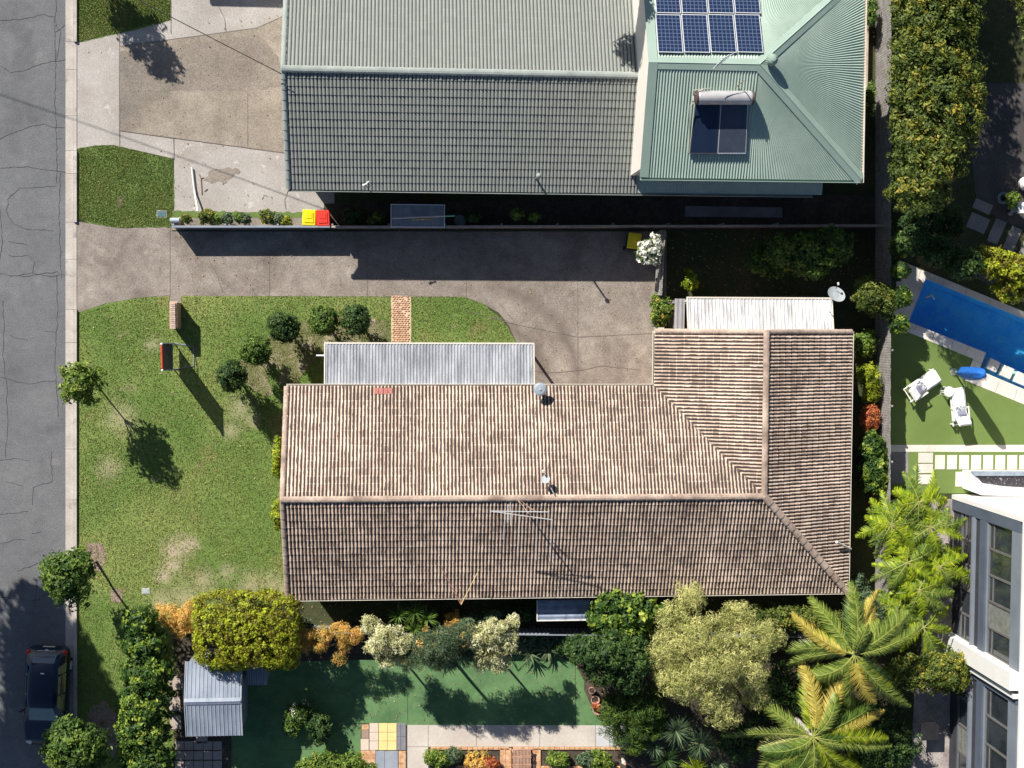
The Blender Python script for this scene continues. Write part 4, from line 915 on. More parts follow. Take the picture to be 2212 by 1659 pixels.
dish('satellite_dish', c, on_plane(1182, 1040, PB, nN2, .55), on_plane(1179, 1036, PB, nN2, .6), .19, (-.3, .5, .8), 'small white satellite dish on the sunny side of the brown ridge')
# big roof aerial
bp_ = on_plane(1118, 1078, PB, nS2); zt = ZR + 1.25
t = yagi('antenna', bp_, zt - bp_.z, U(1058, 1104, zt), U(1194, 1123, zt), [(.28, (-.02, -.75, .1)), (.33, (.0, -.95, .1))], 'wide silver television aerial over the shaded side of the brown roof')
m = MB(); m.tube([U(1058, 1104, zt), U(1186, 1106, zt + .1)], .016, 6); m.build('boom', alu, t)
for (a, b) in (((1092, 1108), (1086, 1165)), ((1124, 1112), (1117, 1198)), ((1160, 1116), (1158, 1210)) , ((1193, 1123), (1188, 1214)), ((1186, 1106), (1185, 1122))):
    m = MB(); m.tube([U(*a, zt), U(*b, zt - .25)], .011, 5); m.build('element', alu, t)
m = MB(); m.tube([bp_ + Vector((0, 0, .1)), U(1142, 1110, zt)], .025, 6); 
for k in range(5): m.tube([U(1126 + k * 5, 1082 + k * 4, ZR + .8), U(1146 + k * 3, 1100 + k, ZR + .9)], .008, 4)
m.build('stay', MATS['rusty_mast'], t)
# two thin wands meeting below the eave
t = thing('wand_pair', 'two thin red and yellow rods meeting in a V over the lower brown eave', 'rods', U(996, 1306, 2.6))
e_ = U(996, 1306, 3.4)
for (x, y), cm in (((953, 1225), M('red_rod', [(.4, (.55, .22, .20))], 3, .6)), ((1035, 1230), M('yellow_rod', [(.4, (.72, .55, .25))], 3, .6))):
    m = MB(); m.tube([e_, on_plane(x, y, PB, nS2, .45)], [.022, .012], 6); m.build('rod', cm, t)
m = MB(); m.tube([e_, U(996, 1306, 2.7) + Vector((0, .25, 0))], .022, 6); m.build('mount', MATS['rusty_mast'], t)
t = thing('roof_pipe', 'short pale pipe lying across the gutter at the right side of brown roof', 'pipe', U(1822, 1178, 2.8))
nE2 = Vector((sl, 0, hx_)).normalized()
a = on_plane(1808, 1171, (xR, yR, ZR), nE2, .30); b = on_plane(1838, 1186, (xR, yR, ZR), nE2, .12)
m = MB(); m.tube([a, b], .045, 10); m.tube([a.lerp(b, .5) - Vector((0, 0, .3)), a.lerp(b, .5)], .02, 6); m.build('tube', creamP, t)
m = MB(); m.tube([a - (b - a).normalized() * .03, a + (b - a).normalized() * .05], .06, 10); m.build('collar', creamP, t)
# ------------------------------------------------------------------ foliage colours
LM = {
 'dark': leafM('leaf_dark_green', [(0.05, (0.016, 0.042, 0.012)), (0.5, (0.042, 0.095, 0.022)), (0.95, (0.12, 0.19, 0.04))]),
 'mid': leafM('leaf_mid_green', [(0.05, (0.026, 0.065, 0.012)), (0.5, (0.085, 0.16, 0.024)), (0.95, (0.23, 0.32, 0.05))]),
 'fresh': leafM('leaf_fresh_green', [(0.05, (0.05, 0.10, 0.012)), (0.5, (0.15, 0.24, 0.03)), (0.95, (0.36, 0.42, 0.08))]),
 'lime': leafM('leaf_lime', [(0.05, (0.07, 0.12, 0.008)), (0.5, (0.25, 0.33, 0.015)), (0.95, (0.55, 0.58, 0.04))]),
 'hedge': leafM('leaf_golden_hedge', [(0.05, (0.08, 0.09, 0.010)), (0.3, (0.22, 0.185, 0.018)), (0.6, (0.29, 0.34, 0.02)), (0.95, (0.56, 0.62, 0.03))]),
 'olivehedge': leafM('leaf_olive_hedge', [(0.05, (0.035, 0.062, 0.010)), (0.45, (0.105, 0.15, 0.026)), (0.8, (0.24, 0.27, 0.04)), (0.97, (0.62, 0.44, 0.06))]),
 'spot': leafM('leaf_two_tone', [(0.05, (0.015, 0.045, 0.010)), (0.55, (0.06, 0.13, 0.018)), (0.75, (0.24, 0.34, 0.04)), (0.95, (0.46, 0.52, 0.08))]),
 'orange': leafM('leaf_orange', [(0.05, (0.22, 0.20, 0.05)), (0.35, (0.55, 0.44, 0.12)), (0.65, (0.85, 0.45, 0.09)), (0.95, (0.92, 0.72, 0.30))]),
 'pale': leafM('leaf_pale_olive', [(0.05, (0.15, 0.19, 0.045)), (0.5, (0.50, 0.50, 0.165)), (0.95, (0.84, 0.80, 0.36))]),
 'cream': leafM('leaf_cream', [(0.05, (0.26, 0.27, 0.10)), (0.5, (0.62, 0.61, 0.30)), (0.95, (0.88, 0.86, 0.62))]),
 'white': leafM('petal_white', [(0.05, (0.45, 0.46, 0.36)), (0.5, (0.8, 0.8, 0.72)), (0.95, (0.9, 0.9, 0.85))]),
 'red': leafM('leaf_red', [(0.05, (0.20, 0.07, 0.03)), (0.5, (0.55, 0.14, 0.05)), (0.95, (0.75, 0.35, 0.12))]),
 'grey': leafM('leaf_grey_green', [(0.05, (0.03, 0.06, 0.03)), (0.5, (0.09, 0.15, 0.07)), (0.95, (0.24, 0.28, 0.14))]),
 'fern': leafM('frond_lime', [(0.05, (0.12, 0.20, 0.012)), (0.5, (0.28, 0.40, 0.02)), (0.95, (0.60, 0.66, 0.03))], .3, .45),
 'palm': leafM('frond_green', [(0.05, (0.07, 0.12, 0.02)), (0.5, (0.20, 0.28, 0.045)), (0.95, (0.46, 0.50, 0.12))], .25, .38),
 'yellowfrond': leafM('frond_yellow', [(0.05, (0.30, 0.22, 0.04)), (0.5, (0.52, 0.42, 0.07)), (0.95, (0.75, 0.60, 0.16))], .25, .5),
 'grass': leafM('grass_blade', [(0.05, (0.11, 0.175, 0.035)), (0.5, (0.225, 0.285, 0.075)), (0.95, (0.45, 0.46, 0.18))], .2, .6),
}
barkM = M('bark', [(0.3, (0.10, 0.08, 0.06)), (0.7, (0.22, 0.18, 0.14))], 3, .95, .3, 30, .8)
greyBark = M('pale_palm_trunk', [(0.3, (0.42, 0.38, 0.36)), (0.7, (0.62, 0.58, 0.56))], 3, .9, .15, 20, .5)
PXM = 0.0208
def blobw(bl):
    out = []
    for (x, y, z, rx, ry, rz) in bl:
        p = U(x, y, z); k = PXM * (H - z) / H; out.append((p.x, p.y, z, rx * k, ry * k, rz))
    return out
SEED = [100]
def plant(name, label, cat, bl, base, leafkey, n, leaf, clumps=60, tr=.05, group=None, extra=(), limbs=7, crownname='crown', dz=0.0, **kw):
    SEED[0] += 7; s = SEED[0]; bl = [(q[0], q[1], q[2] + dz, *q[3:]) for q in bl]
    B = blobw(bl); b = U(base[0], base[1], 0)
    t = thing(name, label, cat, b, group)
    v, f, a = crown(B, n, leaf, s, clumps, **kw)
    link(crownname, v, f, LM[leafkey], t, attr=a)
    for (nm, key, n2, leaf2, cl2, kw2) in extra:
        v, f, a = crown(B, n2, leaf2, s + 3, cl2, **kw2); link(nm, v, f, LM[key], t, attr=a)
    if limbs: branches(b, B, tr, s, limbs).build('trunk', barkM, t, smooth=True)
    return t

# ---- street side
plant('street_tree', 'thin light green young street tree leaning over the kerb beside the front lawn', 'tree',
      [(178, 826, 2.7, 32, 32, 1.2), (162, 803, 3.2, 22, 18, .6), (198, 806, 2.5, 20, 18, .6), (158, 847, 2.7, 22, 18, .6), (190, 857, 2.0, 20, 16, .4)], (193, 809), 'fresh', 3000, .17, 100, .035, cr=.20, fill=.25, aspect=.42, limbs=10)
plant('street_tree', 'rounder dark green street tree overhanging the road above the parked car', 'tree',
      [(150, 1246, 3.0, 44, 48, 1.0), (128, 1228, 2.9, 32, 30, .7), (170, 1218, 3.1, 28, 30, .7), (168, 1278, 2.8, 26, 28, .6), (135, 1262, 2.9, 28, 26, .6)], (208, 1212), 'mid', 8500, .15, 150, .05, cr=.26, aspect=.5)
plant('street_tree', 'dark leafy street tree at the bottom left covering the front of the parked car', 'tree',
      [(165, 1612, 3.2, 52, 50, 1.1), (135, 1612, 3.0, 34, 46, .8), (190, 1590, 3.2, 32, 30, .8), (150, 1580, 3.3, 30, 28, .6), (200, 1630, 3.0, 30, 30, .7)], (222, 1560), 'mid', 9500, .16, 150, .06, cr=.28, aspect=.5)
# trees whose shade falls into the picture but that stand outside it
plant('street_tree', 'street tree north of the lawn whose crown shades the upper driveway', 'tree',
      [(140, -140, 2.9, 40, 36, 1.1), (158, -128, 3.5, 26, 24, .7), (124, -156, 2.5, 26, 24, .7)], (172, -92), 'mid', 4200, .17, 80, .04, cr=.26)
plant('tall_tree', 'tall tree behind the tiled green roof, north of the picture', 'tree',
      [(1252, -200, 8.6, 46, 30, 1.2), (1280, -190, 8.3, 34, 20, 1.1)], (1330, -300), 'dark', 7000, .2, 120, .12, cr=.35)
def over(tx, ty, z, r, rz):
    """crown clump at height z that shades the ground around (tx, ty)"""
    bx, by = tx - 38.9 * z, ty - 55.1 * z; k = H / (H - z); return (NADX + (bx - NADX) * k, NADY + (by - NADY) * k, z, r * k, r * k * .9, rz)
plant('tall_tree', 'tall spreading gum tree across the road shading the parked car', 'tree',
      [over(30, 1345, 10.5, 62, 1.5), over(95, 1400, 9.5, 52, 1.3), over(20, 1440, 9.8, 52, 1.3), over(105, 1480, 10.5, 56, 1.5), over(185, 1560, 9.2, 46, 1.1), over(50, 1290, 8.6, 30, .8), over(170, 1500, 10.8, 34, 1.0)], (-330, 860), 'dark', 40000, .24, 380, .11, cr=.45, fill=.12)
plant('tall_tree', 'second tall gum tree across the road, south of the first', 'tree',
      [over(110, 1600, 9.5, 60, 1.4), over(30, 1545, 9.0, 42, 1.2), over(60, 1680, 9.5, 70, 1.4), over(180, 1650, 9.0, 60, 1.3), over(-60, 1640, 9.8, 80, 1.5)], (-360, 1240), 'dark', 32000, .24, 320, .11, cr=.45, fill=.12)

# ---- clipped shrubs on the front lawn
sl_ = ['lowest and leftmost of the five clipped round shrubs on the front lawn', 'second clipped round shrub up the curve from the left', 'middle clipped round shrub of the five on the front lawn', 'fourth clipped round shrub, left of the pair beside the porch roof', 'rightmost clipped round shrub, nearest the brick path']
for k, (x, y) in enumerate([(500, 813), (553, 756), (614, 707), (698, 692), (767, 690)]):
    plant('round_shrub', sl_[k], 'shrub', [(x, y, 1.85, 29, 29, .64), (x + 3, y + 3, 1.15, 27, 27, .9), (x + rnd.uniform(-14, 14), y + rnd.uniform(-14, 14), 2.0, 20, 18, .45), (x + rnd.uniform(-14, 14), y + rnd.uniform(-14, 14), 1.7, 19, 21, .5)], (x + 8, y + 4), 'mid' if k % 2 else 'dark', 6500, .105, 130, .05, 'clipped round shrubs on the front lawn', cr=.15, fill=.25, spread=.12)
plant('climber', 'bright lime green creeper on the front wall above the ridge line', 'creeper', [(603, 985, 1.2, 8, 38, 1.1), (601, 1010, .8, 9, 18, .7)], (608, 985), 'lime', 2400, .12, 60, .03, cr=.14)
plant('climber', 'bright lime green creeper on the front wall below the ridge line', 'creeper', [(602, 1107, 1.2, 8, 30, 1.1)], (607, 1107), 'lime', 1900, .12, 50, .03, cr=.14)

# ---- southern front corner
plant('box_hedge', 'large square trimmed golden green hedge at the lower left corner of the brown house', 'hedge',
      [(537, 1352, 2.0, 105, 73, 1.25), (610, 1405, 1.7, 34, 30, .9), (500, 1418, 1.7, 40, 22, .8)], (535, 1365), 'hedge', 52000, .105, 1000, .08, dz=.35, cr=.16, fill=.32, spread=.07, boxy=7, limbs=9)
plant('orange_shrub', 'feathery orange and yellow shrub at the left end of the golden hedge', 'shrub',
      [(405, 1335, 1.4, 26, 22, .5), (375, 1330, 1.3, 24, 20, .4), (420, 1310, 1.3, 16, 16, .4), (395, 1360, 1.2, 18, 14, .4), (350, 1318, 1.0, 12, 12, .3)], (400, 1350), 'orange', 7000, .15, 110, .04, cr=.2, aspect=.16, along_out=1.5)
plant('boundary_hedge', 'tall leafy two tone green hedge running down between lawn and shed', 'hedge',
      [(305, 1340, 2.0, 34, 28, .9), (315, 1390, 2.0, 42, 36, .9), (318, 1450, 2.1, 50, 44, 1.0), (315, 1515, 2.1, 52, 48, 1.0), (310, 1580, 2.0, 52, 48, 1.0), (320, 1645, 2.0, 50, 48, 1.0), (320, 1710, 2.0, 50, 48, 1.0)], (335, 1500), 'spot', 30000, .155, 620, .07, dz=0.3, cr=.2, fill=.2, limbs=12)

# ---- garden behind the brown house, left to right
plant('orange_shrub', 'row of feathery orange tipped shrubs right of the golden hedge', 'shrub',
      [(665, 1372, 1.1, 18, 16, .4), (700, 1368, 1.2, 18, 15, .4), (735, 1362, 1.3, 20, 15, .4), (770, 1372, 1.2, 14, 15, .4), (660, 1395, .9, 14, 14, .35), (690, 1392, .9, 16, 13, .35), (742, 1392, 1.0, 14, 18, .35), (734, 1420, .7, 12, 12, .3)], (715, 1385), 'orange', 8000, .13, 150, .04, dz=1.2, cr=.17, aspect=.16, along_out=1.5)
plant('cream_shrub', 'cream and pale yellow variegated shrub left of the spiky dark rosettes', 'shrub',
      [(800, 1345, 1.8, 16, 18, .5), (830, 1375, 1.9, 28, 30, .7), (862, 1385, 1.8, 24, 26, .6), (812, 1400, 1.5, 20, 16, .5), (842, 1425, 1.3, 26, 16, .4), (880, 1430, 1.1, 10, 16, .3)], (845, 1395), 'cream', 9000, .14, 170, .05, dz=1.6, cr=.18, aspect=.24, along_out=1.0)
plant('cream_shrub', 'larger cream variegated shrub near the middle of the rear garden', 'shrub',
      [(1065, 1360, 2.1, 30, 24, .6), (1030, 1375, 1.9, 26, 22, .5), (1095, 1385, 1.9, 22, 22, .5), (1050, 1405, 1.7, 28, 22, .5), (1078, 1430, 1.3, 20, 22, .4), (1040, 1430, 1.2, 20, 16, .4), (1110, 1340, 1.8, 10, 14, .3)], (1060, 1400), 'cream', 12000, .14, 210, .05, dz=1.7, cr=.18, aspect=.24, along_out=1.0)
plant('grevillea', 'soft grey green bush with orange tips between the two cream shrubs', 'bush',
      [(930, 1395, 1.9, 32, 32, .7), (965, 1385, 2.1, 32, 34, .8), (1000, 1370, 1.9, 26, 26, .6), (900, 1420, 1.5, 26, 24, .6), (960, 1425, 1.5, 36, 22, .5), (1008, 1410, 1.4, 20, 22, .4)], (960, 1400), 'grey', 17000, .12, 320, .07, dz=1.7, cr=.2, aspect=.2, along_out=.8,
      extra=[('flower_heads', 'orange', 900, .12, 26, dict(cr=.16, aspect=.2, fill=0))])
plant('golden_bush', 'small round golden bush above the grey green garden bush', 'bush', [(980, 1340, 1.4, 19, 19, .4)], (982, 1344), 'orange', 1500, .13, 40, .03, cr=.14, aspect=.12, along_out=2)
plant('dark_shrub', 'small grey green shrub behind the cream shrub by the rear wall', 'shrub', [(1020, 1345, 1.5, 24, 16, .4), (1060, 1330, 1.4, 18, 12, .4)], (1040, 1345), 'grey', 2600, .12, 60, .03, cr=.17)
plant('dark_shrub', 'small dark shrub between golden hedge and orange shrubs', 'shrub', [(655, 1352, 1.0, 16, 14, .4)], (657, 1353), 'grey', 1500, .12, 40, .03, cr=.15)
plant('dark_shrub', 'low dark ground shrub beneath the wand pair by the rear wall', 'shrub', [(1120, 1325, .6, 40, 14, .3)], (1120, 1326), 'dark', 2500, .12, 60, .03, cr=.15)
plant('fig_tree', 'glossy bright green tree touching the eave, left of the pale feathery tree', 'tree',
      [(1330, 1300, 2.5, 50, 26, .6), (1370, 1320, 2.6, 44, 34, .7), (1310, 1335, 2.4, 40, 34, .7), (1355, 1355, 2.3, 46, 30, .7), (1420, 1320, 2.3, 22, 22, .5)], (1345, 1335), 'spot', 15000, .18, 280, .07, cr=.22, aspect=.6)
plant('round_tree', 'dark dense rounded tree beside the green turf right of the strap leaf plants', 'tree',
      [(1270, 1410, 2.5, 40, 34, .9), (1320, 1400, 2.7, 44, 36, .9), (1365, 1415, 2.6, 40, 38, .9), (1300, 1440, 2.3, 40, 34, .8), (1355, 1455, 2.2, 40, 32, .8), (1240, 1395, 2.1, 30, 20, .5)], (1320, 1425), 'dark', 22000, .13, 380, .08, dz=0.7, cr=.22)
plant('feathery_tree', 'broad pale olive feathery tree in the middle of the rear garden', 'tree',
      [(1490, 1290, 3.1, 28, 30, 0.7), (1455, 1330, 3.25, 35, 26, 0.7), (1520, 1370, 4.0, 53, 39, 0.9), (1590, 1330, 3.2, 39, 30, 0.7), (1450, 1400, 3.55, 46, 39, 0.9), (1540, 1430, 4.2, 55, 44, 1.0), (1620, 1385, 3.4, 48, 40, 0.9), (1660, 1370, 3.35, 32, 32, 0.7), (1470, 1470, 3.7, 46, 39, 0.9), (1540, 1500, 3.3, 49, 39, 0.9), (1610, 1450, 3.55, 48, 35, 0.8), (1560, 1545, 3.3, 33, 23, 0.6), (1440, 1440, 2.9, 32, 32, 0.7), (1630, 1500, 2.95, 30, 23, 0.6)], (1540, 1420), 'pale', 62000, .13, 1000, .13, dz=0.4, cr=.24, aspect=.17, fill=.3, limbs=16, along_out=.8)
plant('dark_bush', 'dark olive bush under the eave left of the tall palm', 'bush',
      [(1700, 1330, 1.9, 44, 26, .7), (1755, 1335, 1.9, 40, 28, .7), (1650, 1325, 1.8, 36, 22, .6), (1800, 1345, 1.8, 34, 26, .6)], (1720, 1335), 'olivehedge', 10000, .11, 200, .06, cr=.2)
plant('dark_bush', 'grey green bush behind the palm crown near the east fence', 'bush',
      [(1865, 1300, 1.9, 26, 30, .6), (1885, 1340, 2.0, 30, 30, .7), (1850, 1260, 1.6, 18, 22, .5)], (1870, 1320), 'grey', 6500, .12, 130, .05, cr=.2)
plant('dark_bush', 'dark undergrowth bush between the feathery tree and the lower palm', 'bush',
      [(1690, 1480, 1.6, 50, 50, .7), (1660, 1560, 1.5, 46, 44, .6), (1740, 1500, 1.6, 40, 40, .6), (1600, 1600, 1.3, 50, 40, .5)], (1680, 1520), 'dark', 12000, .13, 230, .06, cr=.22)
plant('dark_bush', 'dark undergrowth bush right of the lower palm crown', 'bush',
      [(1890, 1540, 1.2, 50, 50, .5), (1930, 1610, 1.1, 50, 50, .5), (1870, 1640, 1.1, 40, 30, .5)], (1890, 1590), 'dark', 9000, .13, 180, .06, cr=.22)
plant('fresh_bush', 'bright green bush filling the gap between the two palms', 'bush',
      [(1800, 1500, 1.5, 44, 36, .6), (1840, 1540, 1.4, 40, 30, .5), (1770, 1460, 1.5, 34, 26, .5)], (1805, 1505), 'fresh', 8000, .15, 150, .05, cr=.2, aspect=.3, along_out=.8)
plant('fresh_bush', 'yellow green bush at the bottom edge under the lower palm', 'bush',
      [(1690, 1640, 1.2, 44, 30, .5), (1740, 1655, 1.3, 44, 26, .5), (1820, 1650, 1.2, 44, 26, .5)], (1740, 1650), 'lime', 7000, .16, 140, .05, cr=.2, aspect=.25, along_out=.8)
plant('mixed_bush', 'rounded dark bush flecked with orange beside the white wing wall', 'bush',
      [(1960, 1450, 2.0, 44, 34, .7), (2010, 1450, 2.2, 40, 38, .8), (2050, 1450, 2.2, 38, 42, .8), (2065, 1430, 2.1, 26, 24, .5), (1930, 1470, 1.7, 30, 30, .5)], (2010, 1455), 'olivehedge', 20000, .12, 380, .07, cr=.19)
plant('oleander', 'narrow leaved green bush between the dark rounded tree and the spiky yuccas', 'bush',
      [(1340, 1530, 1.7, 44, 36, .6), (1390, 1520, 1.9, 42, 40, .7), (1330, 1560, 1.3, 36, 30, .4), (1390, 1570, 1.5, 44, 30, .5), (1360, 1600, 1.2, 36, 24, .4)], (1365, 1550), 'mid', 13000, .2, 260, .06, cr=.2, aspect=.14, along_out=1.2)
plant('flower_bush', 'white and green flowering bush on the turf below the shed', 'bush', [(642, 1545, .7, 22, 24, .4), (655, 1530, .7, 16, 14, .3), (632, 1565, .5, 20, 20, .3)], (645, 1550), 'mid', 3200, .13, 80, .03, cr=.17, extra=[('flowers', 'white', 260, .09, 14, dict(cr=.14, fill=0))])
plant('dark_bush', 'small dark bush on the turf beside the white flowering bush', 'bush', [(690, 1572, .8, 22, 30, .4)], (690, 1575), 'dark', 2600, .12, 60, .03, cr=.17)
plant('flower_bush', 'yellow green flowering bush at the bottom edge left of the paving', 'bush', [(700, 1650, .8, 40, 24, .5), (750, 1648, .8, 40, 22, .5), (665, 1665, .7, 30, 20, .4), (780, 1665, .7, 30, 20, .4)], (720, 1660), 'fresh', 8000, .12, 160, .04, cr=.18)
bedplants = [((945, 1638), 'fresh', 26, 'light green leafy plant at the left end of the brick edged bed'), ((975, 1630), 'grey', 18, 'small green plant second in the brick edged bed'), ((1030, 1642), 'orange', 26, 'orange and yellow shrub in the brick edged bed left of the bench'),
             ((1060, 1648), 'red', 14, 'small red leaved plant touching the orange bed shrub'), ((1205, 1640), 'fresh', 22, 'thin yellow green plant in the bed right of the bench'), ((1290, 1645), 'fresh', 30, 'bright green plant in the bed right of the bench'), ((1265, 1640), 'grey', 18, 'grey green plant in the middle of the right bed')]
for (p, k, r_, lb) in bedplants:
    plant('bed_plant', lb, 'plant', [(p[0], p[1], .35, r_, r_ * .75, .3), (p[0] + r_ * .4, p[1] + 5, .3, r_ * .6, r_ * .5, .25)], p, k, 2300, .12, 50, .02, cr=.15, limbs=4)

# ---- fence side plants on the east boundary
plant('round_bush', 'rounded olive green bush at the fence right of the grey satellite dish', 'bush', [(1880, 640, 1.9, 36, 34, .7), (1905, 655, 1.8, 26, 30, .6), (1870, 620, 1.7, 26, 20, .5)], (1870, 645), 'olivehedge', 8500, .12, 170, .05, cr=.19)
plant('leafy_bush', 'bright green leafy bush at the top of the narrow east garden', 'bush', [(1862, 745, .7, 24, 22, .4), (1870, 730, .7, 20, 16, .4)], (1860, 745), 'fresh', 3800, .13, 80, .03, cr=.16)
plant('leafy_bush', 'drooping yellow green bush against the east fence above the red bush', 'bush', [(1876, 815, 1.1, 22, 26, .5), (1880, 845, .9, 18, 20, .4)], (1872, 830), 'lime', 4000, .16, 80, .03, cr=.2, aspect=.25, along_out=1)
plant('red_bush', 'small red and orange bush against the east fence', 'bush', [(1877, 905, 1.0, 19, 26, .4)], (1875, 905), 'red', 3000, .13, 60, .03, cr=.15, aspect=.3)
plant('leafy_bush', 'long bright green bush against the east fence below the red bush', 'bush', [(1882, 965, 1.3, 26, 32, .5), (1888, 1010, 1.3, 28, 36, .5), (1890, 1045, 1.2, 24, 18, .4)], (1880, 1000), 'spot', 9500, .15, 190, .04, cr=.18)
plant('shade_tree', 'dark leafy tree in the shaded back yard above the white patio roof', 'tree', [(1700, 540, 2.2, 50, 36, .8), (1760, 545, 2.3, 56, 40, .8), (1800, 530, 2.1, 40, 34, .7), (1745, 575, 2.0, 40, 26, .6), (1660, 565, 1.7, 40, 32, .5)], (1740, 550), 'mid', 15000, .15, 260, .07, cr=.24,
      extra=[('young_tips', 'lime', 500, .13, 16, dict(cr=.14, fill=0))])
tips = [((1952, 528), 30, 'leafy plant at the top corner of the pool fence'), ((1942, 585), 16, 'yellow green plant on the fence beside the pool, upper one'), ((1942, 642), 22, 'yellow green plant on the fence beside the pool, middle one'), ((1940, 700), 18, 'yellow green plant on the fence beside the pool, lowest one')]
for (p, r_, lb) in tips: plant('fence_plant', lb, 'plant', [(p[0], p[1], 1.9, r_, r_ * .9, .4)], (p[0] - 25, p[1]), 'spot', 2600, .14, 50, .03, cr=.16)
plant('white_flower_bush', 'bush covered in white blooms beside the leaning timber fence', 'bush', [(1405, 540, 1.9, 24, 26, .4), (1415, 520, 1.9, 16, 14, .3), (1392, 552, 1.8, 16, 14, .3)], (1395, 545), 'white', 650, .17, 60, .04, cr=.12, fill=.1, aspect=.8, extra=[('leaves', 'mid', 500, .13, 40, dict(cr=.18))])
plant('mixed_bush', 'orange green bush between driveway corner and the lean-to', 'bush', [(1430, 668, 1.1, 20, 24, .5), (1425, 690, .8, 18, 16, .4), (1424, 650, 1.1, 16, 14, .4)], (1430, 675), 'fresh', 4600, .12, 90, .03, cr=.16, extra=[('blossom', 'orange', 260, .1, 18, dict(cr=.12, fill=0))])
plant('pot_plant', 'single bright upright plant just above the left end of the patio roof', 'plant', [(1492, 610, .8, 12, 14, .5), (1490, 590, .9, 7, 8, .3)], (1492, 615), 'lime', 900, .16, 24, .02, cr=.14, limbs=4)

# ---- north east hedge
nh = []
for i, y in enumerate(range(-60, 450, 52)):
    w_ = [88, 92, 90, 86, 92, 96, 92, 86, 72, 52][min(i, 9)]
    nh += [(1960, y, 4.0, 36, 34, 1.0), (1925 + w_, y + 10, 4.2, w_ * .62, 38, 1.0), (1935 + w_ * 1.45, y + 4, 3.7, w_ * .5, 34, .8)]
plant('tall_hedge', 'very large dense olive green hedge with orange flecks along the top right boundary', 'hedge', nh, (2000, 240), 'olivehedge', 72000, .135, 1300, .12, dz=1.5, boxy=3.2, cr=.25, fill=.25, limbs=22)
nh2 = [(1960 + dx, y, 5.0, 60, 60, 1.1) for y in range(-520, -110, 90) for dx in (0, 90)]  # unseen stretch added so that its shade covers the top right corner
plant('tall_hedge', 'unseen northern stretch of the large olive hedge, added to shade the top right yard', 'hedge', nh2, (2000, -300), 'olivehedge', 26000, .2, 420, .12, cr=.35, fill=.3, limbs=6)
plant('under_hedge', 'dark shrubs growing along the diagonal pool fence', 'shrub', [(1975, 520, 1.6, 36, 30, .7), (2030, 545, 1.8, 36, 30, .8), (2080, 570, 2.0, 36, 30, .8), (1990, 470, 1.6, 40, 36, .6), (2050, 480, 1.2, 34, 30, .5)], (2010, 520), 'dark', 15000, .13, 260, .06, dz=1, cr=.22)
plant('golden_bush', 'large bush with golden orange foliage at the right edge above the pool', 'bush', [(2150, 570, 2.4, 38, 32, .7), (2195, 585, 2.5, 40, 36, .8), (2185, 620, 2.1, 36, 28, .6), (2240, 600, 2.5, 40, 40, .8), (2120, 552, 2.2, 16, 18, .4), (2240, 640, 2.2, 36, 32, .7)], (2150, 580), 'hedge', 17000, .13, 330, .06, dz=0.4, cr=.19)
plant('bed_plant', 'small sunlit plant by the white table at the right edge', 'plant', [(2186, 430, .8, 13, 16, .3)], (2186, 432), 'fresh', 900, .13, 24, .02, cr=.13)
plant('edge_tree', 'leafy tree crown at the top right corner', 'tree', [(2230, 30, 4, 30, 50, 1), (2225, -40, 4, 40, 50, 1)], (2240, 0), 'olivehedge', 6000, .14, 120, .1, cr=.25)
# narrow creepers on the retaining wall at the top
for k, (y, r_) in enumerate([(30, 30), (150, -1), (215, 34)]):
    if r_ > 0: plant('wall_creeper', ['green creeper on the east retaining wall near the top edge', '', 'green creeper on the east retaining wall beside the lower slatted panel'][k], 'creeper', [(1877 if k else 1881, y, .9, 8, r_, .5)], (1876, y), 'mid', 1500, .11, 50, .02, cr=.12)

# ---- planting strip above the shared driveway
strip_ = [((447, 470), 'olivehedge', 17, 'round olive shrub at the left end of the planting strip'), ((472, 475), 'fresh', 9, 'tiny lime plant in the planting strip'), ((490, 474), 'grey', 13, 'grey green shrub in the planting strip'), ((518, 473), 'mid', 10, 'narrow green shrub in the planting strip'), ((530, 476), 'grey', 10, 'low grey shrub right of the narrow one in the planting strip'), ((580, 470), 'olivehedge', 17, 'larger dark olive shrub in the planting strip'), ((602, 475), 'grey', 10, 'small grey brown shrub left of the yellow bin'),
          ((617, 480), 'hedge', 11, 'bright yellow flowering plant left of the yellow bin'), ((403, 475), 'olivehedge', 9, 'small dark shrub next to the grey letterbox'), ((765, 470), 'dark', 22, 'dark spiky plant in shade left of the garden store'), ((818, 472), 'olivehedge', 15, 'brownish shrub just left of the garden store'), ((803, 480), 'olivehedge', 8, 'tiny round bush beside the garden store'), ((1118, 466), 'fresh', 12, 'left of two sunlit flowering plants in the dark side yard'), ((1156, 472), 'fresh', 9, 'right of two sunlit flowering plants in the dark side yard'), ((1020, 470), 'dark', 14, 'dark plant in the shaded side yard right of the round lid')]
for (p, k, r_, lb) in strip_:
    plant('strip_shrub', lb, 'shrub', [(p[0], p[1] - 2, .55 if p[0] < 1000 else 1.0, r_, r_ * .8, .35)], p, k, int(60 * r_ + 400), .10, 30, .02, cr=.1, limbs=4)

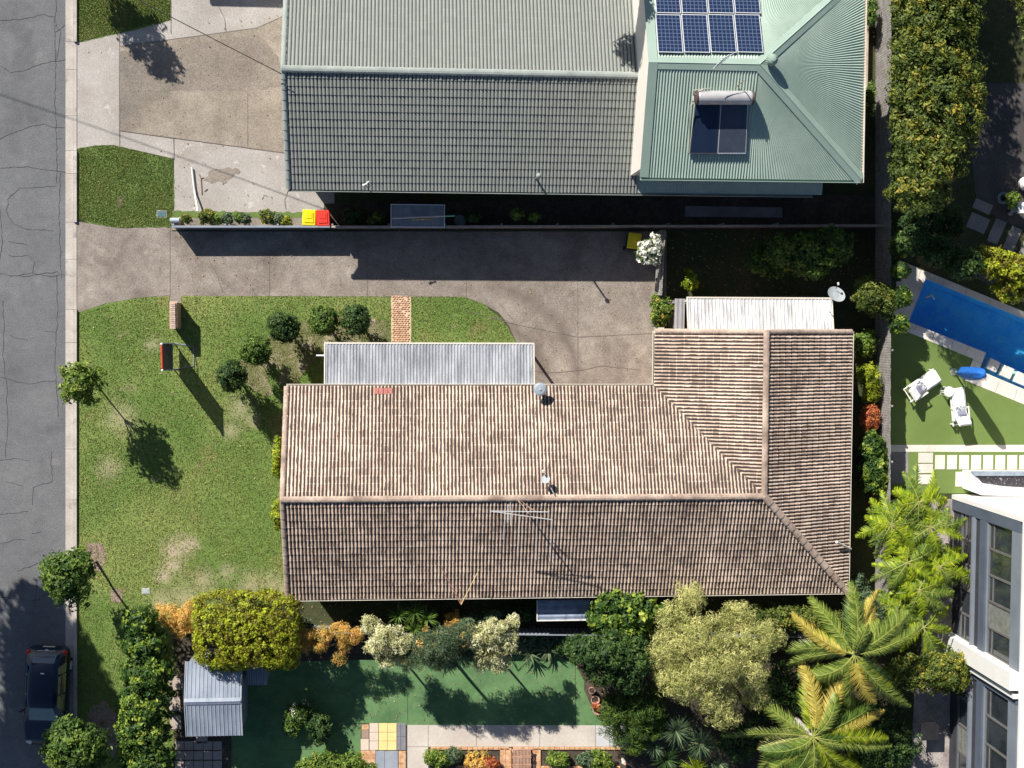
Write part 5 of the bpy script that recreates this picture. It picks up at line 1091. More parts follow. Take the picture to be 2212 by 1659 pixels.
# ------------------------------------------------------------------ blades, fronds, rosettes
def blades(starts, dirs, lens, wid, seed, droop=.35, seg=4):
    """arched strap leaves"""
    g = nrnd(seed); N = len(starts); d = dirs / np.linalg.norm(dirs, axis=1, keepdims=True)
    side = np.cross(d, [0, 0, 1.0]); side /= np.linalg.norm(side, axis=1, keepdims=True) + 1e-9
    V = []; 
    for i in range(seg + 1):
        t = i / seg; p = starts + d * lens[:, None] * t; p = p - np.array([0, 0, 1.0]) * (droop * lens * t * t)[:, None]
        w_ = wid * (1 - t ** 2.2) * (.55 + .45 * min(1, t * 4)); V += [p - side * w_ * .5, p + side * w_ * .5]
    V = np.stack(V, 1); f = []
    for i in range(seg): f.append([2 * i, 2 * i + 1, 2 * i + 3, 2 * i + 2])
    k = (seg + 1) * 2; F_ = (np.arange(N)[:, None, None] * k + np.array(f)[None]).reshape(-1, 4)
    a = np.repeat(g.random(N), k); return V.reshape(-1, 3), F_, a
def rosette(name, label, cat, p, z, rad, n, key, wid=.05, stem=.05, low=-.2, group=None, droop=.3):
    SEED[0] += 5; g = nrnd(SEED[0]); b = U(p[0], p[1], 0); top = U(p[0], p[1], z)
    t = thing(name, label, cat, b, group)
    d = g.normal(size=(n, 3)); d /= np.linalg.norm(d, axis=1, keepdims=True); d[:, 2] = low + (1 - low) * g.random(n) * .95; d[:, :2] /= np.linalg.norm(d[:, :2], axis=1, keepdims=True); d[:, :2] *= np.sqrt(np.clip(1 - d[:, 2] ** 2, .05, 1))[:, None]
    v, f, a = blades(np.repeat(np.array([top]), n, 0) + d * .03, d, rad * (.75 + .4 * g.random(n)), wid, SEED[0], droop)
    link('leaf_rosette', v, f, LM[key], t, attr=a)
    m = MB(); m.tube([b, top], [stem * 1.3, stem], 8); m.build('trunk', barkM, t); return t
def frond(parent, A_, B_, key, leaflet=.5, n=46, rise=.5, aspect=.07, width_pow=.6, seed=0, rach=.022, hang=.35, fwd=.55, jit=.11):
    g = nrnd(seed); tw = g.uniform(-.45, .45); A_, B_ = np.array(A_), np.array(B_); L__ = np.linalg.norm(B_ - A_); pd = np.cross(B_ - A_, [0, 0, 1.0]); pd = pd / (np.linalg.norm(pd) + 1e-9); mid = (A_ + B_) / 2 + np.array([0, 0, rise]) + pd * g.uniform(-.22, .22) * L__
    t = np.linspace(.12, 1.0, n)[:, None]; P = (1 - t) ** 2 * A_ + 2 * t * (1 - t) * mid + t ** 2 * B_; T = 2 * (1 - t) * (mid - A_) + 2 * t * (B_ - mid); T /= np.linalg.norm(T, axis=1, keepdims=True)
    side = np.cross(T, [0, 0, 1.0]); side /= np.linalg.norm(side, axis=1, keepdims=True)
    prof = (np.sin(np.pi * np.clip(t[:, 0] * .93 + .04, 0, 1)) ** width_pow)
    V, Fs, Aa = [], [], []; o = 0
    for s_ in (-1, 1):
        d = side * s_ + T * (fwd + .5 * t) + g.normal(size=P.shape) * jit; d[:, 2] += .12 + tw * s_
        v, f, a = blades(P, d, leaflet * prof * (.75 + .4 * g.random(n)), leaflet * aspect * 2, seed + s_ + 5, hang, 3)
        V.append(v); Fs.append(f + o); Aa.append(a); o += len(v)
    fr = link('frond', np.vstack(V), np.vstack(Fs), LM[key], parent, attr=np.concatenate(Aa))
    ts = [i / 10 for i in range(11)]; pts = [Vector((1 - q) ** 2 * A_ + 2 * q * (1 - q) * mid + q * q * B_) for q in ts]
    m = MB(); m.tube(pts, [rach * (1.15 - q) for q in ts], 5); m.build('stalk', M('frond_stalk', [(.4, (.32, .34, .08))], 3, .6), fr); return fr
def palm(label, c, z, tips, name='palm', trunk_base=None, trunk_r=.11, mat=None, cat='palm', **kw):
    C0 = U(c[0], c[1], z); b = U(*(trunk_base or c), 0) if trunk_base else Vector((C0.x, C0.y, 0))
    t = thing(name, label, cat, b)
    m = MB(); n = 14; pts = [b.lerp(C0, i / n) for i in range(n + 1)]; m.tube(pts, [trunk_r * (1.25 - .3 * i / n) * (1 + .06 * (i % 2)) for i in range(n + 1)], 12); m.build('trunk', mat or greyBark, t)
    if cat == 'palm':
        rq = random.Random(int(c[0]))
        for i in range(13):
            an = rq.uniform(0, 6.283); l = rq.uniform(85, 165); tips = tips + [(c[0] + math.cos(an) * l, c[1] + math.sin(an) * l * .95, rq.uniform(-1.7, -.3), rq.choice(['palm', 'palm', 'lime', 'mid', 'yellowfrond']), rq.uniform(.45, .6))]
    for i, (x, y, dz, key, ll) in enumerate(tips):
        SEED[0] += 3; frond(t, C0, U(x, y, z + dz), key, leaflet=ll, seed=SEED[0], rise=kw.get('rise', .55), n=kw.get('n', 48), aspect=kw.get('aspect', .032), hang=kw.get('hang', .5), fwd=kw.get('fwd', .6))
    return t
palm('taller green palm with arching fronds over the rear corner of the brown house', (1846, 1414), 4.6,
     [(1838, 1258, -.2, 'palm', .62), (1712, 1325, -.5, 'yellowfrond', .45), (1700, 1408, -.9, 'palm', .60), (1962, 1325, -.3, 'palm', .62), (1965, 1562 - 35, -1.1, 'palm', .55), (1898, 1275, -.9, 'yellowfrond', .45), (1945, 1400, -1.0, 'palm', .5), (1905, 1465, -1.2, 'palm', .5), (1846, 1530, -1.2, 'palm', .55), (1790, 1480, -1.3, 'palm', .5), (1760, 1370, -1.2, 'lime', .5), (1875, 1350, .5, 'palm', .45), (1935, 1490, -1.5, 'dark', .5)], n=86)
palm('lower palm with yellowing fronds at the bottom of the picture', (1756, 1592), 3.9,
     [(1727, 1428, -.4, 'yellowfrond', .55), (1835, 1450, -.3, 'yellowfrond', .60), (1628, 1500, -.7, 'palm', .50), (1562, 1592, -1.1, 'palm', .42), (1925, 1612, -.7, 'palm', .55), (1910, 1535, -.8, 'yellowfrond', .45), (1868, 1668, -.8, 'lime', .55), (1660, 1668, -.9, 'palm', .55), (1745, 1700, -.9, 'palm', .55), (1680, 1545, -.9, 'pale', .45), (1805, 1500, .2, 'palm', .5), (1640, 1620, -1.2, 'pale', .5), (1800, 1690, -.8, 'lime', .5), (1850, 1600, -.4, 'palm', .5), (1700, 1620, -.3, 'palm', .5)], n=86)
t = thing('tree_stump', 'pale ringed palm trunk leaning in shade left of the lower palm', 'trunk', U(1740, 1572, 0))
m = MB(); a, b = U(1712, 1562, 3.0), U(1748, 1596, .1); m.tube([a.lerp(b, i / 8) for i in range(9)], [.11 * (1 + .05 * (i % 2)) for i in range(9)], 12); m.build('trunk_section', greyBark, t)
fl = ['topmost yellow green tree fern beside the white walled house', 'tree fern with the brightest yellow fronds right of the east fence', 'tree fern in the middle of the fern row along the east fence', 'lower tree fern reaching towards the stone paving', 'lowest tree fern beside the white wing wall', 'tree fern hanging over the east fence, left of the fern row', 'tree fern nearest the glazed wall in the middle of the fern row', 'small tree fern at the fence foot, left of the lower ferns']
fc = [((1985, 1085), 3.0, 1.15), ((2010, 1140), 2.8, 1.2), ((1960, 1215), 2.9, 1.25), ((1985, 1275), 2.7, 1.1), ((1995, 1355), 2.2, 1.2), ((1925, 1135), 3.0, 1.2), ((2030, 1225), 2.5, 1.1), ((1940, 1320), 2.2, 1.1)]
for k, (c, z, L_) in enumerate(fc):
    rg2 = random.Random(50 + k); tipsf = []; n_ = 15 if k != 4 else 11
    for i in range(n_):
        an = 2 * math.pi * i / n_ + rg2.uniform(-.2, .2); l = L_ * rg2.uniform(.75, 1.15) * 62
        tipsf.append((c[0] + math.cos(an) * l, c[1] + math.sin(an) * l, rg2.uniform(-.9, -.35), 'fern' if rg2.random() < .6 else 'fresh', .34))
    palm(fl[k], c, z, tipsf, name='tree_fern', trunk_r=.08, mat=barkM, cat='tree fern', n=24, aspect=.085, rise=.35, hang=.25, fwd=.35)
# spiky rosettes
for (p, z, r_, n_, key, lb) in [((895, 1322), 2.0, .62, 60, 'mid', 'topmost spiky green rosette in the rear garden'), ((860, 1328), 1.8, .55, 50, 'mid', 'spiky green rosette left of the topmost one'), ((922, 1335), 1.9, .6, 60, 'mid', 'spiky green rosette right of the topmost one'), ((895, 1360), 1.7, .6, 60, 'mid', 'spiky green rosette below the other three'),
    ((1460, 1578), 1.7, .98, 120, 'grey', 'largest striped yucca rosette near the bottom of the picture'), ((1512, 1606), 1.5, .88, 110, 'grey', 'second yucca rosette, right of the largest one'), ((1412, 1612), 1.1, .7, 80, 'grey', 'small yucca rosette beside the garden path end'), ((1440, 1640), .9, .8, 80, 'dark', 'dark yucca rosette below the largest one'), ((1555, 1650), 1.0, .6, 60, 'grey', 'small yucca rosette near the bottom edge'), ((1500, 1660), .9, .8, 70, 'lime', 'golden leaved bromeliad at the bottom edge'),
    ((1425, 1702 - 1000), .5, .5, 50, 'dark', 'dark strappy plant at the driveway corner near the gutter')]:
    rosette('spiky_plant', lb, 'spiky plant', p, z, r_, n_, key, wid=.055)
for k, (x, y) in enumerate([(1130, 1390), (1160, 1380), (1185, 1402), (1205, 1385), (1145, 1412)]):
    rosette('strap_leaf_plant', ['leftmost broad strap leaf plant in shade near the wall', 'strap leaf plant second from left below the small awning', 'low strap leaf plant leaning over the turf edge', 'rightmost strap leaf plant by the dark rounded tree', 'lower strap leaf plant edging the green turf'][k], 'plant', (x, y), .3, .75, 26, 'grey', wid=.09, low=.1)

# grass blades on the lawns: fine tufts, nobody could count them
def point_in(poly, x, y):
    inside = np.zeros(len(x), bool); n = len(poly); j = n - 1
    for i in range(n):
        xi, yi = poly[i]; xj, yj = poly[j]
        c = ((yi > y) != (yj > y)) & (x < (xj - xi) * (y - yi) / (yj - yi + 1e-12) + xi); inside ^= c; j = i
    return inside
def grass(name, pix, N, seed, h=.038, hole=()):
    g = nrnd(seed); poly = [(U(*p).x, U(*p).y) for p in pix]; xs = [p[0] for p in poly]; ys_ = [p[1] for p in poly]
    x = g.uniform(min(xs), max(xs), N); y = g.uniform(min(ys_), max(ys_), N); k = point_in(poly, x, y)
    for hp in hole: k &= ~point_in([(U(*p).x, U(*p).y) for p in hp], x, y)
    # density and height vary in soft patches
    f = np.sin(x * 1.1 + 1.7 * np.sin(y * .7)) * np.sin(y * 1.3 + 1.1 * np.sin(x * .9 + 2)) + .5 * np.sin(x * 3.1 + y * 2.2)
    k &= g.random(N) < .75 + .25 * f; 
    for (wx, wy, wr) in WORN:
        c = U(wx, wy); dd = np.hypot(x - c.x, y - c.y) / (wr * .0208 * 1.1); k &= g.random(N) < np.clip(dd * 1.1 + .12, 0, 1)
    x, y, f = x[k], y[k], f[k]; n = len(x)
    an = g.uniform(0, 2 * np.pi, n); hh = h * (.6 + .8 * g.random(n)); wv = .012 + .012 * g.random(n)
    lean = g.uniform(.3, 1.4, n); a2 = g.uniform(0, 2 * np.pi, n)
    b = np.stack([x, y, np.full(n, .008)], 1); sd_ = np.stack([np.cos(an), np.sin(an), np.zeros(n)], 1) * wv[:, None]
    tip = b + np.stack([np.cos(a2) * lean * hh, np.sin(a2) * lean * hh, hh], 1)
    v = np.stack([b - sd_, b + sd_, tip], 1).reshape(-1, 3); fc_ = np.arange(n * 3).reshape(n, 3)
    at = np.repeat(np.clip(.45 + .32 * f + g.normal(size=n) * .09, 0, 1), 3)
    o = link(name, v, fc_, LM['grass'], attr=at); tag(o, 'fine green lawn grass covering the ' + {'front_grass': 'front garden', 'verge_grass': 'top verge', 'strip_grass': 'nature strip'}[name], 'grass', kind='stuff')
bedpoly = [(506, 772), (548, 716), (610, 668), (700, 652), (805, 662), (838, 700), (842, 742), (700, 742), (640, 742), (600, 730), (570, 752), (610, 790), (560, 862), (512, 810)]
grass('front_grass', [(168, 676), (300, 643), (620, 638), (845, 641), (888, 641), (1002, 641), (1042, 655), (1085, 690), (1117, 742), (1125, 850), (640, 850), (632, 1300), (420, 1330), (390, 1420), (385, 1660), (166, 1660), (166, 1300)], 330000, 5, hole=[[(845, 641), (888, 641), (888, 760), (845, 760)], [(367, 630), (391, 630), (391, 712), (367, 712)]])
grass('verge_grass', [(168, -5), (367, -5), (369, 36), (358, 45), (170, 90)], 26000, 6)
grass('strip_grass', [(168, 321), (205, 315), (245, 314), (373, 343), (376, 487), (260, 492), (170, 474)], 42000, 8)

# fallen leaves
def litter(pix, N, seed):
    g = nrnd(seed); poly = [(U(*p).x, U(*p).y) for p in pix]; xs = [p[0] for p in poly]; ys_ = [p[1] for p in poly]
    x = g.uniform(min(xs), max(xs), N); y = g.uniform(min(ys_), max(ys_), N); k = point_in(poly, x, y); x, y = x[k], y[k]
    return np.stack([x, y, np.full(len(x), .035)], 1)
lp = np.vstack([litter([(500, 1430), (1300, 1430), (1330, 1560), (780, 1562), (610, 1659), (500, 1659)], 700, 1), litter([(370, 495), (1410, 495), (1410, 830), (1160, 830), (1100, 640), (370, 640)], 420, 2), litter([(168, 660), (620, 640), (620, 1280), (168, 1280)], 380, 3), litter([(650, 1290), (1850, 1290), (1850, 1345), (650, 1345)], 500, 4), litter([(170, 80), (610, 30), (610, 450), (380, 450)], 160, 5), litter([(1425, 500), (1890, 500), (1890, 640), (1425, 640)], 400, 6)])
g = nrnd(9); nr = g.normal(size=lp.shape) * .25; nr[:, 2] = 1; v, f = leaf_mesh(lp, nr, .05 + .06 * g.random(len(lp)), 4, .5)
tag(link('fallen_leaves', v, f, leafM('dead_leaf', [(0.05, (.10, .06, .03)), (.5, (.32, .22, .10)), (.95, (.55, .42, .20))], 0), attr=np.repeat(g.random(len(lp)), 4)), 'small fallen leaves scattered over paving and turf', 'leaves', kind='stuff')
# ------------------------------------------------------------------ fences
timber = M('weathered_timber', [(0.3, (0.24, 0.22, 0.21)), (0.7, (0.42, 0.40, 0.38))], 3, .9, .3, 25, .5, mid=.2)
timberTan = M('tan_timber', [(0.3, (0.38, 0.30, 0.24)), (0.7, (0.55, 0.46, 0.38))], 3, .9, .25, 25, .4)
steelF = M('blue_grey_steel', [(0.3, (0.24, 0.27, 0.32)), (0.7, (0.32, 0.35, 0.41))], 2, .5, .05, 20, 0)
def fence(label, a, b, h, mat=timber, pal=.13, gap=.012, th=.022, posts=2.4, side=1, capmat=None, solid=False, name='timber_fence', slats=False):
    a, b = Vector(a), Vector(b); d = b - a; L = d.length; t = d.normalized(); n = Vector((-t.y, t.x, 0)) * side; ang = math.atan2(t.y, t.x)
    f = thing(name, label, 'fence', a)
    rg = random.Random(int(L * 100)); np_ = max(1, round(L / posts)); ppl = L / np_
    for i in range(np_):
        m = MB(); k = max(1, int(ppl / (pal + gap))) if not solid else 1; pw = ppl / k
        for j in range(k):
            c = a + t * (i * ppl + (j + .5) * pw); hh = h * (1 if solid else rg.uniform(.975, 1.02))
            m.box(c + Vector((0, 0, hh / 2)), (pw - (gap if not solid else .01), th * (1 if solid else rg.uniform(.8, 1.3)), hh), ang + (0 if solid else rg.uniform(-.02, .02)))
        m.build('paling_panel', mat, f)
    m = MB()
    for z in (h * .25, h * .82): m.box(a + d * .5 + n * .045 + Vector((0, 0, z)), (L, .045, .07), ang)
    m.build('rails', mat, f)
    for i in range(np_ + 1):
        m = MB(); m.box(a + t * min(L - .04, max(.04, i * ppl)) + n * .10 + Vector((0, 0, h * .5)), (.08, .08, h * .99), ang, .01); m.build('post', mat, f)
    if capmat:
        m = MB(); m.box(a + d * .5 + Vector((0, 0, h + .035)), (L, .09, .05), ang, .01); m.build('capping', capmat, f)
    return f
a, b = U(372, 490, 1.0), U(713, 490, 1.0); a.z = b.z = 0
fence('low blue grey steel fence between planting strip and shared driveway', a, b, .98, steelF, .2, .004, .03, 2.4, 1, steelF, name='steel_fence')
a, b = U(716, 490, 1.12), U(1915, 487, 1.12); a.z = b.z = 0
fence('long timber fence with tan capping between the dark side yard and driveway', a, b, 1.08, timber, .13, .004, .025, 2.6, 1, timberTan)
a, b = U(1892, -80, 0), U(1890, 1335, 0)
fence('long weathered timber paling fence down the east boundary', a, b, 1.85, timber, .10, .012, .02, 2.6, 1)
a, b = U(1421, 503, 0), U(1413, 640, 0)
fence('grey timber fence of uneven palings across the end of the driveway', a, b, 1.75, timber, .085, .014, .02, 1.5, -1)
a, b = U(1416, 655, 0), U(1470, 657, 0)
fence('short low timber fence beside the lean-to', a, b, 1.5, timber, .10, .01, .02, 1.2, 1)
a, b = U(1936, 510, 0), U(2215, 655, 0)
fence('dark diagonal slatted pool fence beside the pool deck', a, b, 1.3, M('dark_fence', [(0.3, (.05, .055, .06)), (.7, (.09, .095, .10))], 2, .7), .07, .05, .02, 2.4, 1, name='pool_fence')
# corrugated fence behind the brown house
t = thing('corrugated_fence', 'blue grey corrugated metal fence running behind the brown house', 'fence', U(650, 1345, 0))
a, b = U(646, 1350, 0), U(1885, 1362, 0); 
roof_sheet('sheet', (a.x, a.y, 0), tuple((b - a).normalized()), Vector((0, 0, 1)), (0, (b - a).length), (0, (b - a).length), 1.35, steelF, t, .18, .04, p_sine, sub=6)
m = MB(); m.box((a + b) / 2 + Vector((0, 0, 1.37)), ((b - a).length, .05, .04), math.atan2((b - a).y, (b - a).x)); m.build('capping', steelF, t)
# retaining strip and slatted panels by the east wall, top
t = thing('retaining_edge', 'pale timber retaining edge between the green house and the east fence', 'edging', U(1876, 100, 0))
m = MB(); a, b = U(1874, 195, .5), U(1872, -60, .5); m.box(((a.x + b.x) / 2, (a.y + b.y) / 2, .25), (.16, b.y - a.y, .5), 0, .01); m.build('beam', timberTan, t)
sheet('side_strip', [(1862, 200), (1872, 200), (1870, -60), (1860, -60)], M('leaf_litter', [(0.3, (.20, .15, .10)), (.7, (.36, .29, .22))], 4, .95, .4), .02)

# ------------------------------------------------------------------ wheelie bins
def plastic(name, c): return M(name, [(0.3, tuple(v * .9 for v in c)), (0.7, c)], 2, .45, .03, 30, .03, spec=.4, obj=True)
binBody = plastic('bin_body_green', (.02, .05, .03))
def wheelie(label, lidcol, px, z, rz, group='household wheelie bins'):
    t = thing('wheelie_bin', label, 'bin', (0, 0, 0), group); lm = plastic('lid_' + lidcol[0], lidcol[1])
    m = MB(); w0, w1, d0, d1, h = .22, .27, .25, .33, .98
    vs = [(-w0, -d0, .06), (w0, -d0, .06), (w0, d0, .06), (-w0, d0, .06), (-w1, -d1, h), (w1, -d1, h), (w1, d1, h), (-w1, d1, h)]
    m.add(vs, [(3, 2, 1, 0), (4, 5, 6, 7), (0, 1, 5, 4), (1, 2, 6, 5), (2, 3, 7, 6), (3, 0, 4, 7)]); m.box((0, 0, h - .02), (.60, .72, .05), 0, .03); m.build('body', binBody, t)
    m = MB(); m.box((0, .01, h + .045), (.585, .70, .07), 0, .055); m.box((0, .02, h + .09), (.40, .46, .035), 0, .03); m.box((0, .10, h + .115), (.26, .24, .02), 0, .015); lid = m.build('lid', lm, t)
    m = MB(); m.tube([(-.2, -.40, h), (.2, -.40, h)], .018, 8); m.box((-.2, -.37, h), (.03, .09, .05)); m.box((.2, -.37, h), (.03, .09, .05)); m.build('handle', binBody, t)
    for s_ in (-1, 1):
        m = MB(); m.tube([(s_ * .24, -.30, .10), (s_ * .29, -.30, .10)], .10, 16); m.build('wheel', darkM, t)
    p = U(px[0], px[1], z); t.location = (p.x, p.y, 0); t.rotation_euler = (0, 0, rz); return t
wheelie('yellow lidded wheelie bin in the sun beside the red lidded one', ('yellow', (.88, .70, .01)), (668, 471), 1.0, R(-2))
wheelie('red lidded wheelie bin standing against the low fence', ('red', (.80, .05, .03)), (698, 472), 1.0, R(2))
wheelie('yellow lidded wheelie bin in deep shade beside white blooms', ('yellow', (.88, .70, .01)), (1370, 521), 1.0, R(-8))

# ------------------------------------------------------------------ low store in the side yard
t = thing('garden_store', 'low grey garden store with pale framed ribbed roof against the side fence', 'garden store', U(902, 470, 0))
a, b = U(845, 490, 1.5), U(960, 443, 1.55)
m = MB(); m.box(((a.x + b.x) / 2, (a.y + b.y) / 2, .72), (b.x - a.x - .1, b.y - a.y - .1, 1.42)); m.build('body', steelF, t)
roof_sheet('roof', (a.x + .03, a.y + .03, 1.48), (1, 0, 0), Vector((0, 1, .06)).normalized(), (0, b.x - a.x - .06), (0, b.x - a.x - .06), b.y - a.y - .06, M('store_roof', [(0.3, (.22, .24, .26)), (.7, (.34, .36, .38))], 2, .6), t, .18, .012, p_pan, sub=8)
m = MB(); cx_, cy_ = (a.x + b.x) / 2, (a.y + b.y) / 2
for yy, z in ((a.y, 1.5), (b.y, 1.56)): m.box((cx_, yy, z), (b.x - a.x + .05, .04, .07))
for xx in (a.x, b.x): m.hexa((xx - .02, a.y + .021, 1.535), (xx + .02, a.y + .021, 1.535), (xx + .02, b.y - .021, 1.595), (xx - .02, b.y - .021, 1.595), .07)
m.build('trim', whiteP, t)
t = thing('pole', 'long pale pole laid across the garden store roof', 'pole', U(845, 472, 1.62)); m = MB(); m.tube([U(847, 472, 1.63), U(983, 466, 1.66)], .03, 8); m.build('shaft', creamP, t)
m = MB(); m.tube([U(962, 467, 1.66), U(983, 466, 1.66)], .034, 8); m.build('tip', plastic('tip_green', (.25, .6, .4)), t)
t = thing('spirit_level', 'small orange level lying on the garden store roof', 'level', U(912, 475, 1.6)); m = MB(); p = U(913, 474.5, 1.6); m.box(p, (.86, .05, .05), R(2)); m.build('bar', plastic('level_orange', (.75, .45, .15)), t)
m = MB(); m.box(p + Vector((0, 0, .028)), (.12, .03, .012), R(2)); m.build('vial', whiteP, t)
o = MB(); p = U(993, 478, .0); o.lathe(p, [(.26, 0), (.26, .35), (.23, .38), (.1, .40)], 24); tag(link('round_drum', [v for v in o.v], o.f, M('blue_grey_plastic', [(.3, (.18, .24, .28)), (.7, (.26, .33, .38))], 2, .5), loc=p), 'round blue grey lidded drum in the shaded side yard', 'drum')

# ------------------------------------------------------------------ brick letterbox pier
def brickTexM(name, c1, c2, mort, sc=1.0):
    m, t, b = nodes_of(name); tc = t.nodes.new('ShaderNodeTexCoord'); mp = t.nodes.new('ShaderNodeMapping'); mp.inputs['Rotation'].default_value = (R(90), 0, 0); t.links.new(tc.outputs['Object'], mp.inputs[0])
    bt = t.nodes.new('ShaderNodeTexBrick'); bt.inputs['Color1'].default_value = (*c1, 1); bt.inputs['Color2'].default_value = (*c2, 1); bt.inputs['Mortar'].default_value = (*mort, 1); bt.inputs['Scale'].default_value = sc
    bt.inputs['Brick Width'].default_value = .23; bt.inputs['Row Height'].default_value = .085; bt.inputs['Mortar Size'].default_value = .008; t.links.new(mp.outputs[0], bt.inputs[0]); t.links.new(bt.outputs[0], b.inputs[0]); b.inputs['Roughness'].default_value = .9; return m
pierM = brickTexM('pier_brick', (.36, .20, .14), (.52, .34, .25), (.55, .48, .42))
t = thing('letterbox_pier', 'brick letterbox pier standing on the front lawn at the driveway edge', 'letterbox', U(385, 682, 0))
p = U(384, 682, 0); m = MB(); m.box(p + Vector((0, 0, .52)), (.32, 1.12, 1.04)); m.build('body', pierM, t)
m = MB()
for i in range(14): m.box(p + Vector((-.01, -.55 + .08 * i + .01, 1.075)), (.23 + rnd.uniform(-.01, .01), .066, .065), rnd.uniform(-.03, .03), .008)
m.box(p + Vector((.02, .58, .95)), (.34, .06, .09), 0, .01); m.build('brick_capping', M('capping_brick', [(0.3, (.42, .27, .20)), (.5, (.60, .45, .36)), (.7, (.74, .62, .53))], 9, .9, .2), t)
m = MB(); m.box(p + Vector((0, -.575, .8)), (.2, .02, .14)); m.build('mail_slot', darkM, t)

# tall rebound net with a red top bar
t = thing('rebound_net', 'tall black netted frame with a red top bar on the front lawn', 'sports net', U(376, 769, 0))
p1, p2 = U(376, 741, 0), U(376.5, 798, 0); hN = 2.6; q1, q2 = U(358, 743, hN), U(360.5, 800, hN); q1 = Vector((p1.x - .02, q1.y, hN)); q2 = Vector((p2.x, q2.y, hN))
netM = M('black_net', [(.3, (.03, .033, .036)), (.7, (.06, .065, .07))], 8, .8, .3, 60, 0)
m = MB(); m.tube([q1 + Vector((0, -.06, 0)), q2 + Vector((0, .06, 0))], .035, 8); m.build('top_bar', plastic('bar_red', (.80, .05, .03)), t)
for q in (q1, q2): m = MB(); m.box(q, (.09, .09, .09), 0, .02); m.build('corner', whiteP, t)
for p_, q in ((p1, q1), (p2, q2)): m = MB(); m.tube([p_, q - Vector((0, 0, .05))], .025, 8); m.build('post', steelF, t)
m = MB(); NN = 26
for i in range(NN + 1):
    f = i / NN; m.box(p1.lerp(p2, f) * .0 + q1.lerp(q2, f) * .5 + p1.lerp(p2, f) * .5 + Vector((0, 0, .12)), (.006, .026, 2.2))
for i in range(46):
    f = i / 45; z = .3 + f * 2.25; aa = p1.lerp(q1, z / hN); bb = p2.lerp(q2, z / hN); m.box((aa + bb) / 2, (.008, (aa - bb).length - .04, .028))
m.build('net', netM, t)
m = MB()
for p_, s_ in ((p1, 1), (p2, -1)): m.tube([p_ + Vector((0, 0, .03)), p_ + Vector((.85, -.15 * s_, .03))], .02, 6); m.tube([p_ + Vector((.85, -.15 * s_, .03)), p_ + Vector((0, 0, 1.3))], .015, 6)
m.tube([p1 + Vector((.85, -.15, .03)), p2 + Vector((.85, .15, .03))], .02, 6)
m.build('rear_stay', steelF, t)

# small things on the verge and drive
def lid(px, wd, dp, mat, label, z=.03):
    p = U(px[0], px[1], z); t = thing('meter_box', label, 'meter lid', (p.x, p.y, 0)); m = MB(); m.box((p.x, p.y, .012), (wd + .08, dp + .08, .03), 0, .005); m.build('surround', kerbM, t); m = MB(); m.box((p.x, p.y, .034), (wd, dp, .014), 0, .004); m.build('cover', mat, t)
lid((349, 462), .36, .24, M('teal_lid', [(.3, (.08, .17, .20)), (.7, (.12, .22, .25))], 3, .6), 'blue green service lid at the corner of the small lawn')
lid((315, 1277), .28, .2, M('pale_lid', [(.3, (.38, .44, .44)), (.7, (.48, .54, .54))], 3, .6), 'pale blue grey service lid on the lower front lawn')
t = thing('pipe_length', 'white pipe length lying on the upper driveway', 'pipe', U(420, 410, 0)); m = MB(); m.tube([U(414, 361, .1), U(420, 412, .1)], .04, 10); m.tube([U(420, 412, .1), U(427, 456, .45)], .042, 10); m.build('tube', whiteP, t); m = MB(); m.tube([U(419.8, 409, .1), U(420.4, 414, .1)], .052, 10); m.build('joint', creamP, t)
t = thing('twig_pile', 'thin brown fallen frond beside the white pipe', 'frond', U(440, 380, 0)); m = MB(); m.tube([U(430, 376, .03), U(434, 385, .03), U(436, 420, .03)], .02, 5); m.tube([U(434, 385, .03), U(440, 383, .03)], .014, 5); m.tube([U(441, 413, .03), U(448, 408, .03)], .014, 5); m.build('stem', M('brown_twig', [(.4, (.30, .19, .13))], 3, .9), t)
t = thing('letterbox', 'grey cylinder letterbox on a low brick stand at the end of the steel fence', 'letterbox', U(380, 478, 0))
p = U(378, 476, .5); m = MB(); m.box((p.x, p.y - .05, .2), (.35, .28, .4), 0, .01); m.build('stand', pierM, t); m = MB(); m.tube([(p.x - .19, p.y, .52), (p.x + .19, p.y, .52)], .11, 16); m.build('drum', M('letterbox_blue', [(.3, (.36, .42, .50)), (.7, (.46, .52, .60))], 3, .4), t); m = MB(); m.tube([(p.x - .20, p.y, .52), (p.x - .185, p.y, .52)], .09, 16); m.build('door', whiteP, t)
t = thing('wall_lamp_arm', 'short white bracket arm at the left end of the porch roof', 'bracket', U(700, 768, 2.3)); m = MB(); m.tube([U(683, 768, 2.35), U(702, 768, 2.35)], .035, 8); m.build('arm', whiteP, t); m = MB(); m.box(U(702, 768, 2.35), (.03, .14, .14)); m.build('plate', whiteP, t)

# small awning behind the brown house
t = thing('stair_awning', 'small blue grey wavy awning with white edge below the lower eave', 'awning', U(1215, 1320, 0))
a, b = U(1162, 1340, 2.0), U(1275, 1296, 2.0)
roof_sheet('sheet', (a.x, a.y, 1.9), (0, 1, 0), Vector((-1, 0, 0)), (0, b.y - a.y), (0, b.y - a.y), b.x - a.x, M('awning_blue', [(.3, (.16, .20, .30)), (.7, (.34, .40, .52))], 2, .5), t, .3, .05, p_sine, sub=8).location.x += b.x - a.x
m = MB(); m.box(((a.x + b.x) / 2, a.y - .03, 1.93), (b.x - a.x + .1, .04, .08)); m.box((a.x - .03, (a.y + b.y) / 2, 1.93), (.04, b.y - a.y, .08)); m.build('frame', whiteP, t)
for x_ in (a.x + .05, b.x - .05): m = MB(); m.box((x_, a.y + .05, .93), (.07, .07, 1.86)); m.build('post', whiteP, t)

